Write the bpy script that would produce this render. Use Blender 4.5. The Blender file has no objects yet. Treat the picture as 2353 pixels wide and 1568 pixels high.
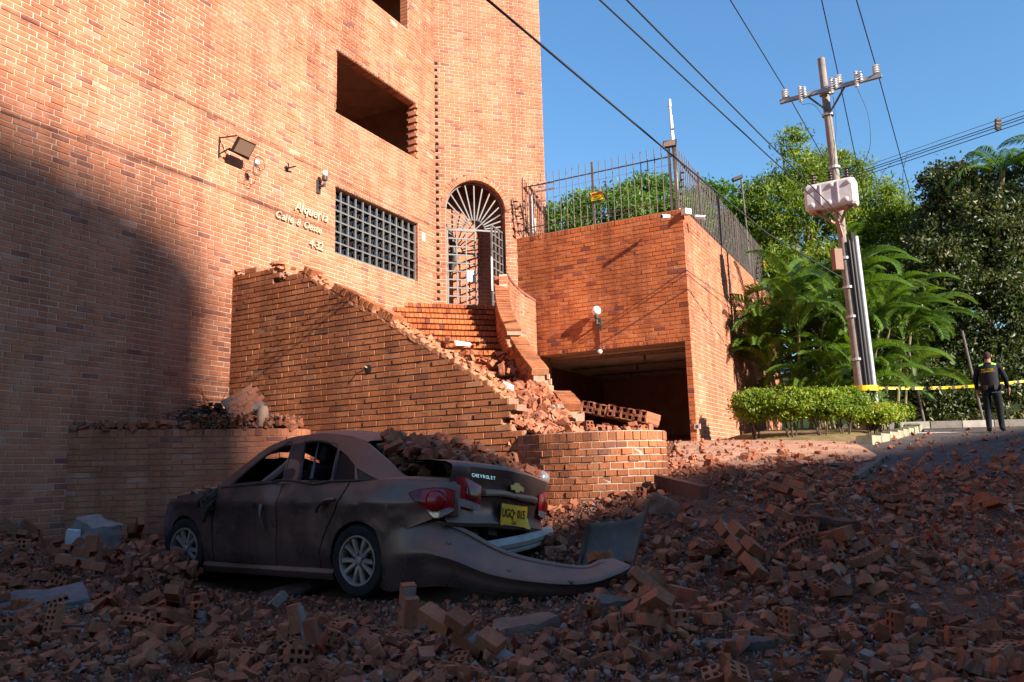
import bpy, bmesh, math, random
import numpy as np
from mathutils import Vector, Matrix, Euler, noise

rnd = random.Random(11)
rng = np.random.default_rng(11)
SC = bpy.context.scene
COL = SC.collection
R = math.radians

# ---------------------------------------------------------------- camera, sky, sun, exposure
CAM_H = 1.2
PITCH, ROLL = R(9.51), R(-1.52)
SUN_AZ = (0.725, -0.688)      # horizontal direction towards the sun
SUN_EL = 26.0
EXPOSURE = 1.45

_f = Vector((0, math.cos(PITCH), math.sin(PITCH)))
_r0 = Vector((1, 0, 0))
_u0 = _r0.cross(_f)
_r = _r0 * math.cos(ROLL) + _u0 * math.sin(ROLL)
_u = -_r0 * math.sin(ROLL) + _u0 * math.cos(ROLL)
cam = bpy.data.cameras.new('camera')
cam.lens = 28.0
cam.sensor_width = 36.0
cam.clip_start = 0.05
cam.clip_end = 2000
camo = bpy.data.objects.new('camera', cam)
COL.objects.link(camo)
M = Matrix((( _r.x, _u.x, -_f.x, 0), (_r.y, _u.y, -_f.y, 0), (_r.z, _u.z, -_f.z, CAM_H), (0, 0, 0, 1)))
camo.matrix_world = M
SC.camera = camo
SC.render.resolution_x, SC.render.resolution_y = 1024, 682

world = bpy.data.worlds.new('World')
SC.world = world
world.use_nodes = True
wn = world.node_tree
sky = wn.nodes.new('ShaderNodeTexSky')
sky.sky_type = 'NISHITA'
sky.sun_disc = False
sky.sun_elevation = R(SUN_EL)
sky.sun_rotation = math.atan2(SUN_AZ[0], SUN_AZ[1])
sky.altitude = 0
sky.air_density = 1.8
sky.dust_density = 0.0
sky.ozone_density = 10.0
wn.links.new(sky.outputs[0], wn.nodes['Background'].inputs[0])
wn.nodes['Background'].inputs[1].default_value = 0.08

sun = bpy.data.lights.new('sun', 'SUN')
sun.energy = 5.0
sun.angle = R(0.53)
sun.color = (1.0, 0.87, 0.76)
suno = bpy.data.objects.new('sun', sun)
COL.objects.link(suno)
sd = Vector((SUN_AZ[0] * math.cos(R(SUN_EL)), SUN_AZ[1] * math.cos(R(SUN_EL)), math.sin(R(SUN_EL)))).normalized()
suno.rotation_euler = sd.to_track_quat('Z', 'Y').to_euler()
suno.location = (30, -30, 30)

SC.view_settings.view_transform = 'Standard'
SC.view_settings.look = 'None'
SC.view_settings.exposure = EXPOSURE
SC.view_settings.gamma = 1.0
SC.cycles.use_denoising = True
SC.cycles.max_bounces = 6
SC.cycles.transparent_max_bounces = 6
SC.cycles.caustics_reflective = False
SC.cycles.caustics_refractive = False

# ---------------------------------------------------------------- measuring (photo measurements -> places)
FPX, CX, CY = 1830.0, 1176.5, 784.0
CAMV = Vector((0, 0, CAM_H))
def ray(x, y):
    return _r * ((x - CX) / FPX) - _u * ((y - CY) / FPX) + _f
def dep(x, y, Y):
    d = ray(x, y)
    return CAMV + d * (Y / d.y)
def onpl(x, y, p, n):
    d = ray(x, y)
    return CAMV + d * ((Vector(p) - CAMV).dot(n) / d.dot(n))
def proj(P):
    v = Vector(P) - CAMV
    dd = v.dot(_f)
    return CX + FPX * v.dot(_r) / dd, CY - FPX * v.dot(_u) / dd, dd
NP_R, NP_U, NP_F = np.array(_r), np.array(_u), np.array(_f)
def nproj(P):
    v = np.asarray(P) - np.array([0, 0, CAM_H])
    dd = v @ NP_F
    dd = np.where(np.abs(dd) < 1e-3, 1e-3, dd)
    return CX + FPX * (v @ NP_R) / dd, CY - FPX * (v @ NP_U) / dd, dd

aD = R(27.86)
D = Vector((math.sin(aD), math.cos(aD), 0))
A = Vector((-math.cos(aD), math.sin(aD), 0))
bB = R(30.4)
B = Vector((-math.cos(bB), math.sin(bB), 0))
NB = Vector((math.sin(bB), math.cos(bB), 0))
tT = aD + math.pi / 4
T = Vector((math.sin(tT), math.cos(tT), 0))
NT = Vector((-T.y, T.x, 0))

# ---------------------------------------------------------------- materials
def mat(name):
    m = bpy.data.materials.new(name)
    m.use_nodes = True
    nt = m.node_tree
    return m, nt, nt.nodes['Principled BSDF']
def N(nt, t, **kw):
    n = nt.nodes.new('ShaderNode' + t)
    for k, v in kw.items():
        setattr(n, k, v)
    return n
def ramp(nt, stops, interp='LINEAR'):
    r = N(nt, 'ValToRGB')
    cr = r.color_ramp
    cr.interpolation = interp
    while len(cr.elements) < len(stops):
        cr.elements.new(0.5)
    for e, (p, c) in zip(cr.elements, stops):
        e.position = p
        e.color = (*c, 1)
    return r
def noise_tex(nt, scale, detail=4, rough=0.6, coord='Object', dim='3D'):
    tc = N(nt, 'TexCoord')
    n = N(nt, 'TexNoise', noise_dimensions=dim)
    n.inputs['Scale'].default_value = scale
    n.inputs['Detail'].default_value = detail
    n.inputs['Roughness'].default_value = rough
    nt.links.new(tc.outputs[coord], n.inputs['Vector'])
    return n
def wnoise(nt, scale, detail=4, rough=0.6):
    g = N(nt, 'NewGeometry')
    n = N(nt, 'TexNoise')
    n.inputs['Scale'].default_value = scale
    n.inputs['Detail'].default_value = detail
    n.inputs['Roughness'].default_value = rough
    nt.links.new(g.outputs['Position'], n.inputs['Vector'])
    return n
def mixc(nt, fac, a, b, typ='MIX'):
    m = N(nt, 'Mix', data_type='RGBA', blend_type=typ)
    for sock, val in ((m.inputs[0], fac), (m.inputs[6], a), (m.inputs[7], b)):
        if isinstance(val, (int, float)):
            sock.default_value = val
        elif isinstance(val, tuple):
            sock.default_value = (*val, 1)
        else:
            nt.links.new(val, sock)
    return m.outputs[2]
def math_n(nt, op, a, b=None, clamp=False):
    m = N(nt, 'Math', operation=op)
    m.use_clamp = clamp
    for i, v in enumerate((a, b)):
        if v is None:
            continue
        if isinstance(v, (int, float)):
            m.inputs[i].default_value = v
        else:
            nt.links.new(v, m.inputs[i])
    return m.outputs[0]
def bump(nt, bs, h, strength=0.3, dist=0.01):
    b = N(nt, 'Bump')
    b.inputs['Strength'].default_value = strength
    b.inputs['Distance'].default_value = dist
    nt.links.new(h, b.inputs['Height'])
    nt.links.new(b.outputs[0], bs.inputs['Normal'])
def rough_spec(bs, r, s=0.3):
    bs.inputs['Roughness'].default_value = r
    bs.inputs['Specular IOR Level'].default_value = s

def brick_mat(name, stops, streak=0.25, tint=(0.75, 0.68, 0.6), bumpd=0.006, stain=0.35):
    """fired clay: one tone for each brick (vertex value 'bc' or the object's colour), mottling, lime bloom, fine relief"""
    m, nt, bs = mat(name)
    at = N(nt, 'Attribute', attribute_name='bc')
    oi = N(nt, 'ObjectInfo')
    sep = N(nt, 'SeparateColor')
    nt.links.new(oi.outputs['Color'], sep.inputs[0])
    v = math_n(nt, 'ADD', at.outputs['Fac'], sep.outputs[0], True)
    rp = ramp(nt, stops)
    nt.links.new(v, rp.inputs[0])
    n1 = wnoise(nt, 38, 5, 0.65)
    r1 = ramp(nt, [(0.3, (0.72, 0.70, 0.68)), (0.7, (1.14, 1.14, 1.12))])
    nt.links.new(n1.outputs[0], r1.inputs[0])
    c = mixc(nt, 1.0, rp.outputs[0], r1.outputs[0], 'MULTIPLY')
    n2 = wnoise(nt, 1.7, 5, 0.7)
    r2 = ramp(nt, [(0.48, (0, 0, 0)), (0.78, (1, 1, 1))])
    nt.links.new(n2.outputs[0], r2.inputs[0])
    c = mixc(nt, math_n(nt, 'MULTIPLY', r2.outputs[0], streak), c, tint)
    n3 = wnoise(nt, 0.55, 4, 0.6)
    r3 = ramp(nt, [(0.35, (1, 1, 1)), (0.75, (1 - stain, 1 - stain * 1.05, 1 - stain * 1.1))])
    nt.links.new(n3.outputs[0], r3.inputs[0])
    c = mixc(nt, 1.0, c, r3.outputs[0], 'MULTIPLY')
    # long water streaks and soot
    g5 = N(nt, 'NewGeometry')
    mp = N(nt, 'Mapping')
    mp.inputs['Scale'].default_value = (2.2, 2.2, 0.16)
    nt.links.new(g5.outputs['Position'], mp.inputs[0])
    n5 = N(nt, 'TexNoise')
    n5.inputs['Scale'].default_value = 1.0
    n5.inputs['Detail'].default_value = 6
    n5.inputs['Roughness'].default_value = 0.65
    nt.links.new(mp.outputs[0], n5.inputs['Vector'])
    r5 = ramp(nt, [(0.38, (1 - stain * .9, 1 - stain, 1 - stain)), (0.52, (1, 1, 1)), (0.72, (1.08, 1.09, 1.10))])
    nt.links.new(n5.outputs[0], r5.inputs[0])
    c = mixc(nt, 1.0, c, r5.outputs[0], 'MULTIPLY')
    nt.links.new(c, bs.inputs['Base Color'])
    rough_spec(bs, 0.85, 0.25)
    n4 = wnoise(nt, 70, 4, 0.7)
    bump(nt, bs, n4.outputs[0], 0.6, bumpd)
    return m
FAC = [(0.0, (0.27, 0.10, 0.075)), (0.05, (0.32, 0.12, 0.085)), (0.12, (0.40, 0.145, 0.085)), (0.2, (0.46, 0.175, 0.09)),
       (0.5, (0.53, 0.188, 0.092)), (0.8, (0.57, 0.220, 0.118)), (0.93, (0.58, 0.29, 0.19)), (1.0, (0.40, 0.18, 0.12))]
GAR = [(0.0, (0.20, 0.055, 0.04)), (0.06, (0.24, 0.062, 0.042)), (0.12, (0.34, 0.085, 0.032)), (0.35, (0.44, 0.118, 0.036)),
       (0.65, (0.52, 0.150, 0.046)), (0.9, (0.54, 0.185, 0.07)), (1.0, (0.40, 0.15, 0.07))]
STW = [(0.0, (0.22, 0.085, 0.05)), (0.1, (0.30, 0.105, 0.05)), (0.4, (0.40, 0.14, 0.056)), (0.7, (0.46, 0.165, 0.066)),
       (0.95, (0.50, 0.215, 0.105)), (1.0, (0.42, 0.22, 0.13))]
RUB = [(0.0, (0.15, 0.056, 0.034)), (0.25, (0.29, 0.098, 0.050)), (0.55, (0.395, 0.136, 0.066)), (0.8, (0.44, 0.175, 0.092)),
       (0.93, (0.36, 0.20, 0.135)), (1.0, (0.31, 0.24, 0.195))]
M_FAC = brick_mat('salmon_brick', FAC, 0.22, (0.74, 0.52, 0.38))
M_GAR = brick_mat('orange_brick', GAR, 0.10, (0.6, 0.36, 0.22))
M_STW = brick_mat('brown_orange_brick', STW, 0.16, (0.55, 0.36, 0.24), 0.012)
M_RUB = brick_mat('rubble_brick', RUB, 0.40, (0.34, 0.215, 0.155), 0.012, 0.25)

def plain(name, col, rough=0.7, spec=0.3, metal=0.0, nscale=None, namp=0.25, bd=0.0, bscale=60):
    m, nt, bs = mat(name)
    bs.inputs['Base Color'].default_value = (*col, 1)
    bs.inputs['Metallic'].default_value = metal
    rough_spec(bs, rough, spec)
    if nscale:
        n = wnoise(nt, nscale, 5, 0.65)
        r = ramp(nt, [(0.25, tuple(c * (1 - namp) for c in col)), (0.75, tuple(min(1, c * (1 + namp)) for c in col))])
        nt.links.new(n.outputs[0], r.inputs[0])
        nt.links.new(r.outputs[0], bs.inputs['Base Color'])
    if bd:
        n = wnoise(nt, bscale, 5, 0.7)
        bump(nt, bs, n.outputs[0], 0.7, bd)
    return m
M_MORTL = plain('pale_mortar', (0.55, 0.42, 0.32), 0.95, 0.1, nscale=9, namp=0.2, bd=0.006)
M_MORTS = plain('dark_mortar', (0.25, 0.15, 0.10), 0.95, 0.1, nscale=9, namp=0.4, bd=0.01)
M_MORTG = plain('brown_mortar', (0.34, 0.215, 0.145), 0.95, 0.1, nscale=9, namp=0.3, bd=0.006)
M_MORTW = plain('white_mortar', (0.48, 0.37, 0.29), 0.95, 0.1, nscale=7, namp=0.3, bd=0.008)
M_BROKEN = plain('broken_clay_face', (0.43, 0.185, 0.095), 0.95, 0.1, nscale=14, namp=0.35, bd=0.02, bscale=25)
M_CONC = plain('concrete_grey', (0.14, 0.11, 0.09), 0.95, 0.15, nscale=6, namp=0.3, bd=0.015, bscale=30)
M_LUMP = plain('mortar_lump', (0.235, 0.185, 0.155), 0.95, 0.1, nscale=12, namp=0.4, bd=0.012, bscale=40)
M_STEEL = plain('grey_painted_steel', (0.135, 0.135, 0.128), 0.5, 0.4, nscale=20, namp=0.2)
M_DKSTEEL = plain('dark_steel', (0.045, 0.043, 0.042), 0.5, 0.4, nscale=15, namp=0.4)
M_FENCE = plain('weathered_fence_steel', (0.105, 0.088, 0.076), 0.6, 0.4, nscale=9, namp=0.45)
M_RUST = plain('rusty_rail', (0.13, 0.075, 0.055), 0.8, 0.2, nscale=12, namp=0.4)
M_BLACK = plain('black_plastic', (0.014, 0.014, 0.015), 0.5, 0.4)
M_RUBBER = plain('tyre_rubber', (0.022, 0.020, 0.019), 0.85, 0.2, nscale=15, namp=0.5)
M_WHITE = plain('white_paint', (0.78, 0.77, 0.74), 0.5, 0.4)
M_GALV = plain('galvanised_pipe', (0.42, 0.43, 0.43), 0.45, 0.5, 0.4, nscale=6, namp=.2)
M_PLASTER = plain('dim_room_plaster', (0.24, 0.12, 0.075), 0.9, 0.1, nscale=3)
M_CEIL = plain('garage_concrete_ceiling', (0.70, 0.62, 0.54), 0.9, 0.1, nscale=2.5, namp=0.35)
M_LAMPGLASS = plain('dusty_lamp_glass', (0.20, 0.135, 0.095), 0.3, 0.5)
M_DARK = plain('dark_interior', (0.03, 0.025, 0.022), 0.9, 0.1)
M_GOLD = plain('pale_brass_letter', (0.46, 0.38, 0.27), 0.5, 0.4, 0.0)
M_RED = plain('red_plastic', (0.45, 0.01, 0.01), 0.3, 0.5)
M_YEL = plain('yellow_plastic', (0.80, 0.55, 0.015), 0.5, 0.3)
M_ORSIGN = plain('orange_sign', (0.85, 0.33, 0.02), 0.5, 0.3)
M_WIRE = plain('dark_wire', (0.03, 0.035, 0.04), 0.6, 0.3)
M_POLE = plain('concrete_pole', (0.24, 0.205, 0.175), 0.9, 0.2, nscale=5, namp=0.3, bd=0.004)
M_CERAM = plain('white_porcelain', (0.62, 0.60, 0.57), 0.25, 0.5)
M_BRCER = plain('brown_porcelain', (0.07, 0.035, 0.025), 0.25, 0.5)
M_TRAFO = plain('pale_transformer_paint', (0.52, 0.49, 0.48), 0.5, 0.4, nscale=7, namp=0.22)
M_PVC = plain('white_pvc', (0.72, 0.72, 0.70), 0.4, 0.4)

def glass_mat(name, col, rough=0.05, alpha=None):
    m, nt, bs = mat(name)
    bs.inputs['Base Color'].default_value = (*col, 1)
    rough_spec(bs, rough, 0.8)
    return m
M_PANE = glass_mat('dark_window_pane', (0.012, 0.015, 0.02), 0.04)
M_CGLASS = glass_mat('dark_car_glass', (0.012, 0.011, 0.011), 0.12)

def globe_mat():
    m, nt, bs = mat('white_glass_globe')
    bs.inputs['Base Color'].default_value = (0.85, 0.84, 0.80, 1)
    rough_spec(bs, 0.25, 0.5)
    return m
M_GLOBE = globe_mat()

def leaf_mat(name, cols, trans=0.35, rough=0.45, spec=0.35):
    m, nt, bs = mat(name)
    at = N(nt, 'Attribute', attribute_name='bc')
    oi = N(nt, 'ObjectInfo')
    v = math_n(nt, 'ADD', at.outputs['Fac'], math_n(nt, 'MULTIPLY', oi.outputs['Random'], 0.12), True)
    rp = ramp(nt, cols)
    nt.links.new(v, rp.inputs[0])
    nt.links.new(rp.outputs[0], bs.inputs['Base Color'])
    rough_spec(bs, rough, spec)
    tr = N(nt, 'BsdfTranslucent')
    c2 = mixc(nt, 1.0, rp.outputs[0], (1.5, 1.6, 0.6), 'MULTIPLY')
    nt.links.new(c2, tr.inputs[0])
    mx = N(nt, 'MixShader')
    mx.inputs[0].default_value = trans
    nt.links.new(bs.outputs[0], mx.inputs[1])
    nt.links.new(tr.outputs[0], mx.inputs[2])
    nt.links.new(mx.outputs[0], nt.nodes['Material Output'].inputs['Surface'])
    return m
M_LBRIGHT = leaf_mat('bright_leaf', [(0, (0.03, 0.075, 0.012)), (0.5, (0.07, 0.155, 0.018)), (1, (0.14, 0.24, 0.03))])
M_LYELL = leaf_mat('yellow_green_leaf', [(0, (0.05, 0.09, 0.012)), (0.5, (0.13, 0.20, 0.022)), (1, (0.26, 0.30, 0.035))])
M_LHEDGE = leaf_mat('hedge_leaf', [(0, (0.07, 0.12, 0.014)), (0.5, (0.19, 0.27, 0.025)), (1, (0.36, 0.38, 0.05))])
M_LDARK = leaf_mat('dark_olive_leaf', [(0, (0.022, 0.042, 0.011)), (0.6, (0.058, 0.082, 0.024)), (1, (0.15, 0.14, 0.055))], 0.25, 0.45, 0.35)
M_LPALM = leaf_mat('palm_leaflet', [(0, (0.035, 0.08, 0.012)), (0.5, (0.08, 0.155, 0.020)), (0.85, (0.14, 0.20, 0.028)), (1, (0.22, 0.15, 0.04))], 0.3, 0.35, 0.5)
M_BARK = plain('bark', (0.10, 0.075, 0.055), 0.95, 0.1, nscale=8, namp=0.4, bd=0.02)
M_STEM = plain('palm_stem', (0.17, 0.15, 0.07), 0.8, 0.2, nscale=8, namp=0.4)
M_TWIG = plain('dead_twigs', (0.11, 0.075, 0.05), 0.95, 0.1)
M_FLOWER = plain('purple_flower', (0.22, 0.03, 0.28), 0.6, 0.3)

# ---------------------------------------------------------------- mesh helpers
class MB:
    def __init__(s):
        s.v, s.f, s.m, s.a = [], [], [], []
        s.val = 0.0
        s.mi = 0
    def add(s, vs, fs, mi=None, val=None):
        o = len(s.v)
        s.v.extend([tuple(p) for p in vs])
        s.f.extend([tuple(i + o for i in q) for q in fs])
        s.m.extend([s.mi if mi is None else mi] * len(fs))
        s.a.extend([s.val if val is None else val] * len(vs))
        return s
    def box(s, c, d, rot=None, mi=None, val=None):
        hx, hy, hz = d[0] / 2, d[1] / 2, d[2] / 2
        vs = [Vector((x, y, z)) for z in (-hz, hz) for y in (-hy, hy) for x in (-hx, hx)]
        if rot is not None:
            vs = [rot @ p for p in vs]
        vs = [p + Vector(c) for p in vs]
        return s.add(vs, [(0, 2, 3, 1), (4, 5, 7, 6), (0, 1, 5, 4), (2, 6, 7, 3), (0, 4, 6, 2), (1, 3, 7, 5)], mi, val)
    def shard(s, c, d, rot, mi=None, val=None):
        n0 = len(s.v)
        s.box((0, 0, 0), d, None, mi, val)
        for i in range(n0, len(s.v)):
            p = Vector(s.v[i])
            p = Vector((p.x * rnd.uniform(.45, 1.15), p.y * rnd.uniform(.45, 1.15), p.z * rnd.uniform(.5, 1.1)))
            s.v[i] = tuple(rot @ p + Vector(c))
        return s
    def bar(s, p, q, w, h=None, up=(0, 0, 1), mi=None, val=None):
        p, q = Vector(p), Vector(q)
        d = q - p
        L = d.length
        x = d.normalized()
        u = Vector(up)
        y = u.cross(x)
        if y.length < 1e-4:
            y = Vector((1, 0, 0)).cross(x)
        y.normalize()
        z = x.cross(y)
        return s.box((p + q) / 2, (L, w, h or w), Matrix((x, y, z)).transposed(), mi, val)
    def tube(s, pts, r, n=8, mi=None, val=None, caps=True):
        pts = [Vector(p) for p in pts]
        rs = r if isinstance(r, (list, tuple)) else [r] * len(pts)
        vs, fs = [], []
        prev = None
        for i, p in enumerate(pts):
            t = (pts[min(i + 1, len(pts) - 1)] - pts[max(i - 1, 0)])
            if t.length < 1e-9:
                t = Vector((0, 0, 1))
            t.normalize()
            if prev is None:
                a = Vector((0, 0, 1)) if abs(t.z) < 0.9 else Vector((1, 0, 0))
                x = a.cross(t).normalized()
            else:
                x = (prev - t * prev.dot(t))
                x = x.normalized() if x.length > 1e-6 else Vector((1, 0, 0)).cross(t).normalized()
            prev = x
            y = t.cross(x)
            for k in range(n):
                an = 2 * math.pi * k / n
                vs.append(p + (x * math.cos(an) + y * math.sin(an)) * rs[i])
        for i in range(len(pts) - 1):
            for k in range(n):
                k2 = (k + 1) % n
                fs.append((i * n + k, i * n + k2, (i + 1) * n + k2, (i + 1) * n + k))
        if caps:
            fs.append(tuple(range(n - 1, -1, -1)))
            fs.append(tuple((len(pts) - 1) * n + k for k in range(n)))
        return s.add(vs, fs, mi, val)
    def lathe(s, prof, c=(0, 0, 0), n=16, rot=None, mi=None, val=None, caps=True):
        vs, fs = [], []
        for (r, z) in prof:
            for k in range(n):
                an = 2 * math.pi * k / n
                p = Vector((r * math.cos(an), r * math.sin(an), z))
                if rot is not None:
                    p = rot @ p
                vs.append(p + Vector(c))
        for i in range(len(prof) - 1):
            for k in range(n):
                k2 = (k + 1) % n
                fs.append((i * n + k, i * n + k2, (i + 1) * n + k2, (i + 1) * n + k))
        if caps:
            fs.append(tuple(range(n - 1, -1, -1)))
            fs.append(tuple((len(prof) - 1) * n + k for k in range(n)))
        return s.add(vs, fs, mi, val)
    def grid(s, P, mi=None, val=None, flip=False):
        nu, nv = len(P), len(P[0])
        vs = [p for row in P for p in row]
        fs = []
        for i in range(nu - 1):
            for j in range(nv - 1):
                q = (i * nv + j, (i + 1) * nv + j, (i + 1) * nv + j + 1, i * nv + j + 1)
                fs.append(q[::-1] if flip else q)
        return s.add(vs, fs, mi, val)
    def prism(s, poly, z0, z1, mi=None, val=None):
        n = len(poly)
        vs = [(p[0], p[1], z0) for p in poly] + [(p[0], p[1], z1) for p in poly]
        fs = [tuple(range(n - 1, -1, -1)), tuple(range(n, 2 * n))]
        fs += [(i, (i + 1) % n, n + (i + 1) % n, n + i) for i in range(n)]
        return s.add(vs, fs, mi, val)
    def mesh(s, name):
        me = bpy.data.meshes.new(name)
        me.from_pydata(s.v, [], s.f)
        if any(s.m):
            me.polygons.foreach_set('material_index', s.m)
        if any(s.a):
            at = me.attributes.new('bc', 'FLOAT', 'POINT')
            at.data.foreach_set('value', s.a)
        me.update()
        return me

def np_mesh(name, V, F, bc=None, smooth=False):
    """V (n,3), F (m,k) arrays, one face size"""
    me = bpy.data.meshes.new(name)
    V = np.ascontiguousarray(V, dtype=np.float32)
    F = np.ascontiguousarray(F, dtype=np.int32)
    me.vertices.add(len(V))
    me.vertices.foreach_set('co', V.ravel())
    k = F.shape[1]
    me.loops.add(F.size)
    me.loops.foreach_set('vertex_index', F.ravel())
    me.polygons.add(len(F))
    me.polygons.foreach_set('loop_start', np.arange(len(F), dtype=np.int32) * k)
    me.polygons.foreach_set('loop_total', np.full(len(F), k, dtype=np.int32))
    if bc is not None:
        at = me.attributes.new('bc', 'FLOAT', 'POINT')
        at.data.foreach_set('value', np.ascontiguousarray(bc, dtype=np.float32))
    me.update(calc_edges=True)
    me.polygons.foreach_set('use_smooth', np.full(len(F), bool(smooth), dtype=bool))
    return me

WM = {}
def link(o, parent=None, local=False):
    COL.objects.link(o)
    o.color = (0, 0, 0, 1)
    if parent is not None:
        o.parent = parent
        if not local:
            o.matrix_parent_inverse = WM.get(parent.name, Matrix()).inverted()
    WM[o.name] = o.matrix_basis.copy()
    return o
def obj(name, mb, mats, parent=None, smooth=False, local=False):
    me = mb.mesh(name) if isinstance(mb, MB) else mb
    if not isinstance(mats, (list, tuple)):
        mats = [mats]
    if not len(me.materials):
        for m in mats:
            me.materials.append(m)
    if smooth:
        me.polygons.foreach_set('use_smooth', [True] * len(me.polygons))
        if smooth != 'all':
            try:
                me.set_sharp_from_angle(angle=R(38))
            except Exception:
                pass
    return link(bpy.data.objects.new(name, me), parent, local)
def tag(o, label, cat, group=None, kind=None):
    if label:
        o['label'] = label
    if cat:
        o['category'] = cat
    if group:
        o['group'] = group
    if kind:
        o['kind'] = kind
    return o
def thing(name, label, cat, loc=(0, 0, 0), group=None, rotz=0.0):
    o = bpy.data.objects.new(name, None)
    o.empty_display_size = 0.1
    o.location = loc
    o.rotation_euler = (0, 0, rotz)
    o.matrix_basis = Matrix.Translation(loc) @ Matrix.Rotation(rotz, 4, 'Z')
    link(o)
    return tag(o, label, cat, group)
def copy_tree(o, parent=None):
    c = o.copy()
    COL.objects.link(c)
    if parent is not None:
        c.parent = parent
    for ch in list(o.children):
        copy_tree(ch, c)
    return c
def catmull(pts, n=6):
    out = []
    P = [Vector(p) for p in pts]
    P = [P[0] * 2 - P[1]] + P + [P[-1] * 2 - P[-2]]
    for i in range(1, len(P) - 2):
        for k in range(n):
            t = k / n
            a, b, c, d = P[i - 1], P[i], P[i + 1], P[i + 2]
            out.append(0.5 * ((2 * b) + (c - a) * t + (2 * a - 5 * b + 4 * c - d) * t * t + (3 * b - a - 3 * c + d) * t ** 3))
    out.append(P[-2])
    return out
def fillcurve(name, loops, thick, fn, cuts=0):
    """flat polygon with holes, given thickness, then mapped by fn(x, y, t)"""
    cu = bpy.data.curves.new(name, 'CURVE')
    cu.dimensions = '2D'
    cu.fill_mode = 'BOTH'
    cu.extrude = thick / 2
    for lp in loops:
        sp = cu.splines.new('POLY')
        sp.points.add(len(lp) - 1)
        for p, q in zip(sp.points, lp):
            p.co = (q[0], q[1], 0, 1)
        sp.use_cyclic_u = True
    o = bpy.data.objects.new('tmp', cu)
    COL.objects.link(o)
    dg = bpy.context.evaluated_depsgraph_get()
    me = bpy.data.meshes.new_from_object(o.evaluated_get(dg))
    bpy.data.objects.remove(o)
    if cuts:
        bm = bmesh.new()
        bm.from_mesh(me)
        bmesh.ops.remove_doubles(bm, verts=bm.verts, dist=1e-5)
        for _ in range(cuts):
            bmesh.ops.subdivide_edges(bm, edges=[e for e in bm.edges if e.calc_length() > .06], cuts=1)
            bmesh.ops.triangulate(bm, faces=[f for f in bm.faces if len(f.verts) > 3])
        bm.to_mesh(me)
        bm.free()
    for v in me.vertices:
        v.co = fn(v.co.x, v.co.y, v.co.z)
    me.update()
    return me
def text_mesh(name, s, size, ext, shear=0.0, bold=0.0):
    cu = bpy.data.curves.new(name, 'FONT')
    cu.body = s
    cu.size = size
    cu.extrude = ext
    cu.shear = shear
    cu.offset = bold
    cu.align_x = 'LEFT'
    cu.resolution_u = 3
    o = bpy.data.objects.new('tmp', cu)
    COL.objects.link(o)
    dg = bpy.context.evaluated_depsgraph_get()
    me = bpy.data.meshes.new_from_object(o.evaluated_get(dg))
    bpy.data.objects.remove(o)
    me.materials.clear()
    return me
def put_text(name, s, size, ext, M4, m, parent, shear=0.0, bold=0.0, center=False):
    me = text_mesh(name, s, size, ext, shear, bold)
    if center and len(me.vertices):
        xs = [v.co.x for v in me.vertices]
        me.transform(Matrix.Translation((-(min(xs) + max(xs)) / 2, 0, 0)))
    me.transform(M4)
    return obj(name, me, m, parent)
def frame(o, x, n, up=(0, 0, 1)):
    """matrix with local X along x, local Z along n (facing out), local Y up"""
    x = Vector(x).normalized()
    n = Vector(n).normalized()
    y = n.cross(x).normalized()
    return Matrix(((x.x, y.x, n.x, o[0]), (x.y, y.y, n.y, o[1]), (x.z, y.z, n.z, o[2]), (0, 0, 0, 1)))

# ---------------------------------------------------------------- terrain
TC = np.array([(-8, 0, 0.0), (0, -3, -0.1), (8, -3, -0.1), (-4, 3.5, 0.0), (0, 4, 0.0), (3, 4, 0.0), (6, 5.5, 0.1), (-6.3, 6, 0.2), (-1.4, 7.45, 0.12), (-3.6, 8.9, 0.14), (-2.1, 8.6, .13),
  (-5, 7.6, 0.26), (-6.3, 9, 0.5), (-5.5, 10.4, 0.46), (-3, 10.3, 0.35), (-0.4, 9.3, 0.55), (1.1, 8.8, 0.76), (0.4, 7.4, 0.30), (2.4, 9.3, 0.95), (2.6, 7.5, 0.42), (5.8, 9, 0.52), (9, 9, 0.5),
  (3, 12, 1.36), (6, 12.5, 1.25), (9.5, 12.5, 1.2), (3.5, 16.5, 1.74), (7, 16.5, 1.74), (10.4, 17.3, 1.79), (13, 17, 1.8), (10, 20.5, 2.05), (14, 21, 2.08), (6, 20, 2.0), (8, 26, 2.4), (16, 12, 1.2), (16, 4, 0.2), (-12, 8, 0.4), (-12, 20, 1.2), (0, 18, 1.7), (16, 28, 2.6), (0, 28, 2.4), (2.4, 14.2, 1.6)])
def _k(d):
    return np.sqrt(d * d + 1.0)
_d = np.hypot(TC[:, None, 0] - TC[None, :, 0], TC[:, None, 1] - TC[None, :, 1])
_w = np.linalg.solve(_k(_d) + 1e-3 * np.eye(len(TC)), TC[:, 2])
def tz(x, y):
    x = np.clip(np.asarray(x, float), -12, 16)
    y = np.clip(np.asarray(y, float), -3, 28)
    d = np.sqrt((x[..., None] - TC[:, 0]) ** 2 + (y[..., None] - TC[:, 1]) ** 2)
    return _k(d) @ _w
def tz1(x, y):
    return float(tz(np.array([x]), np.array([y]))[0])
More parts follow.
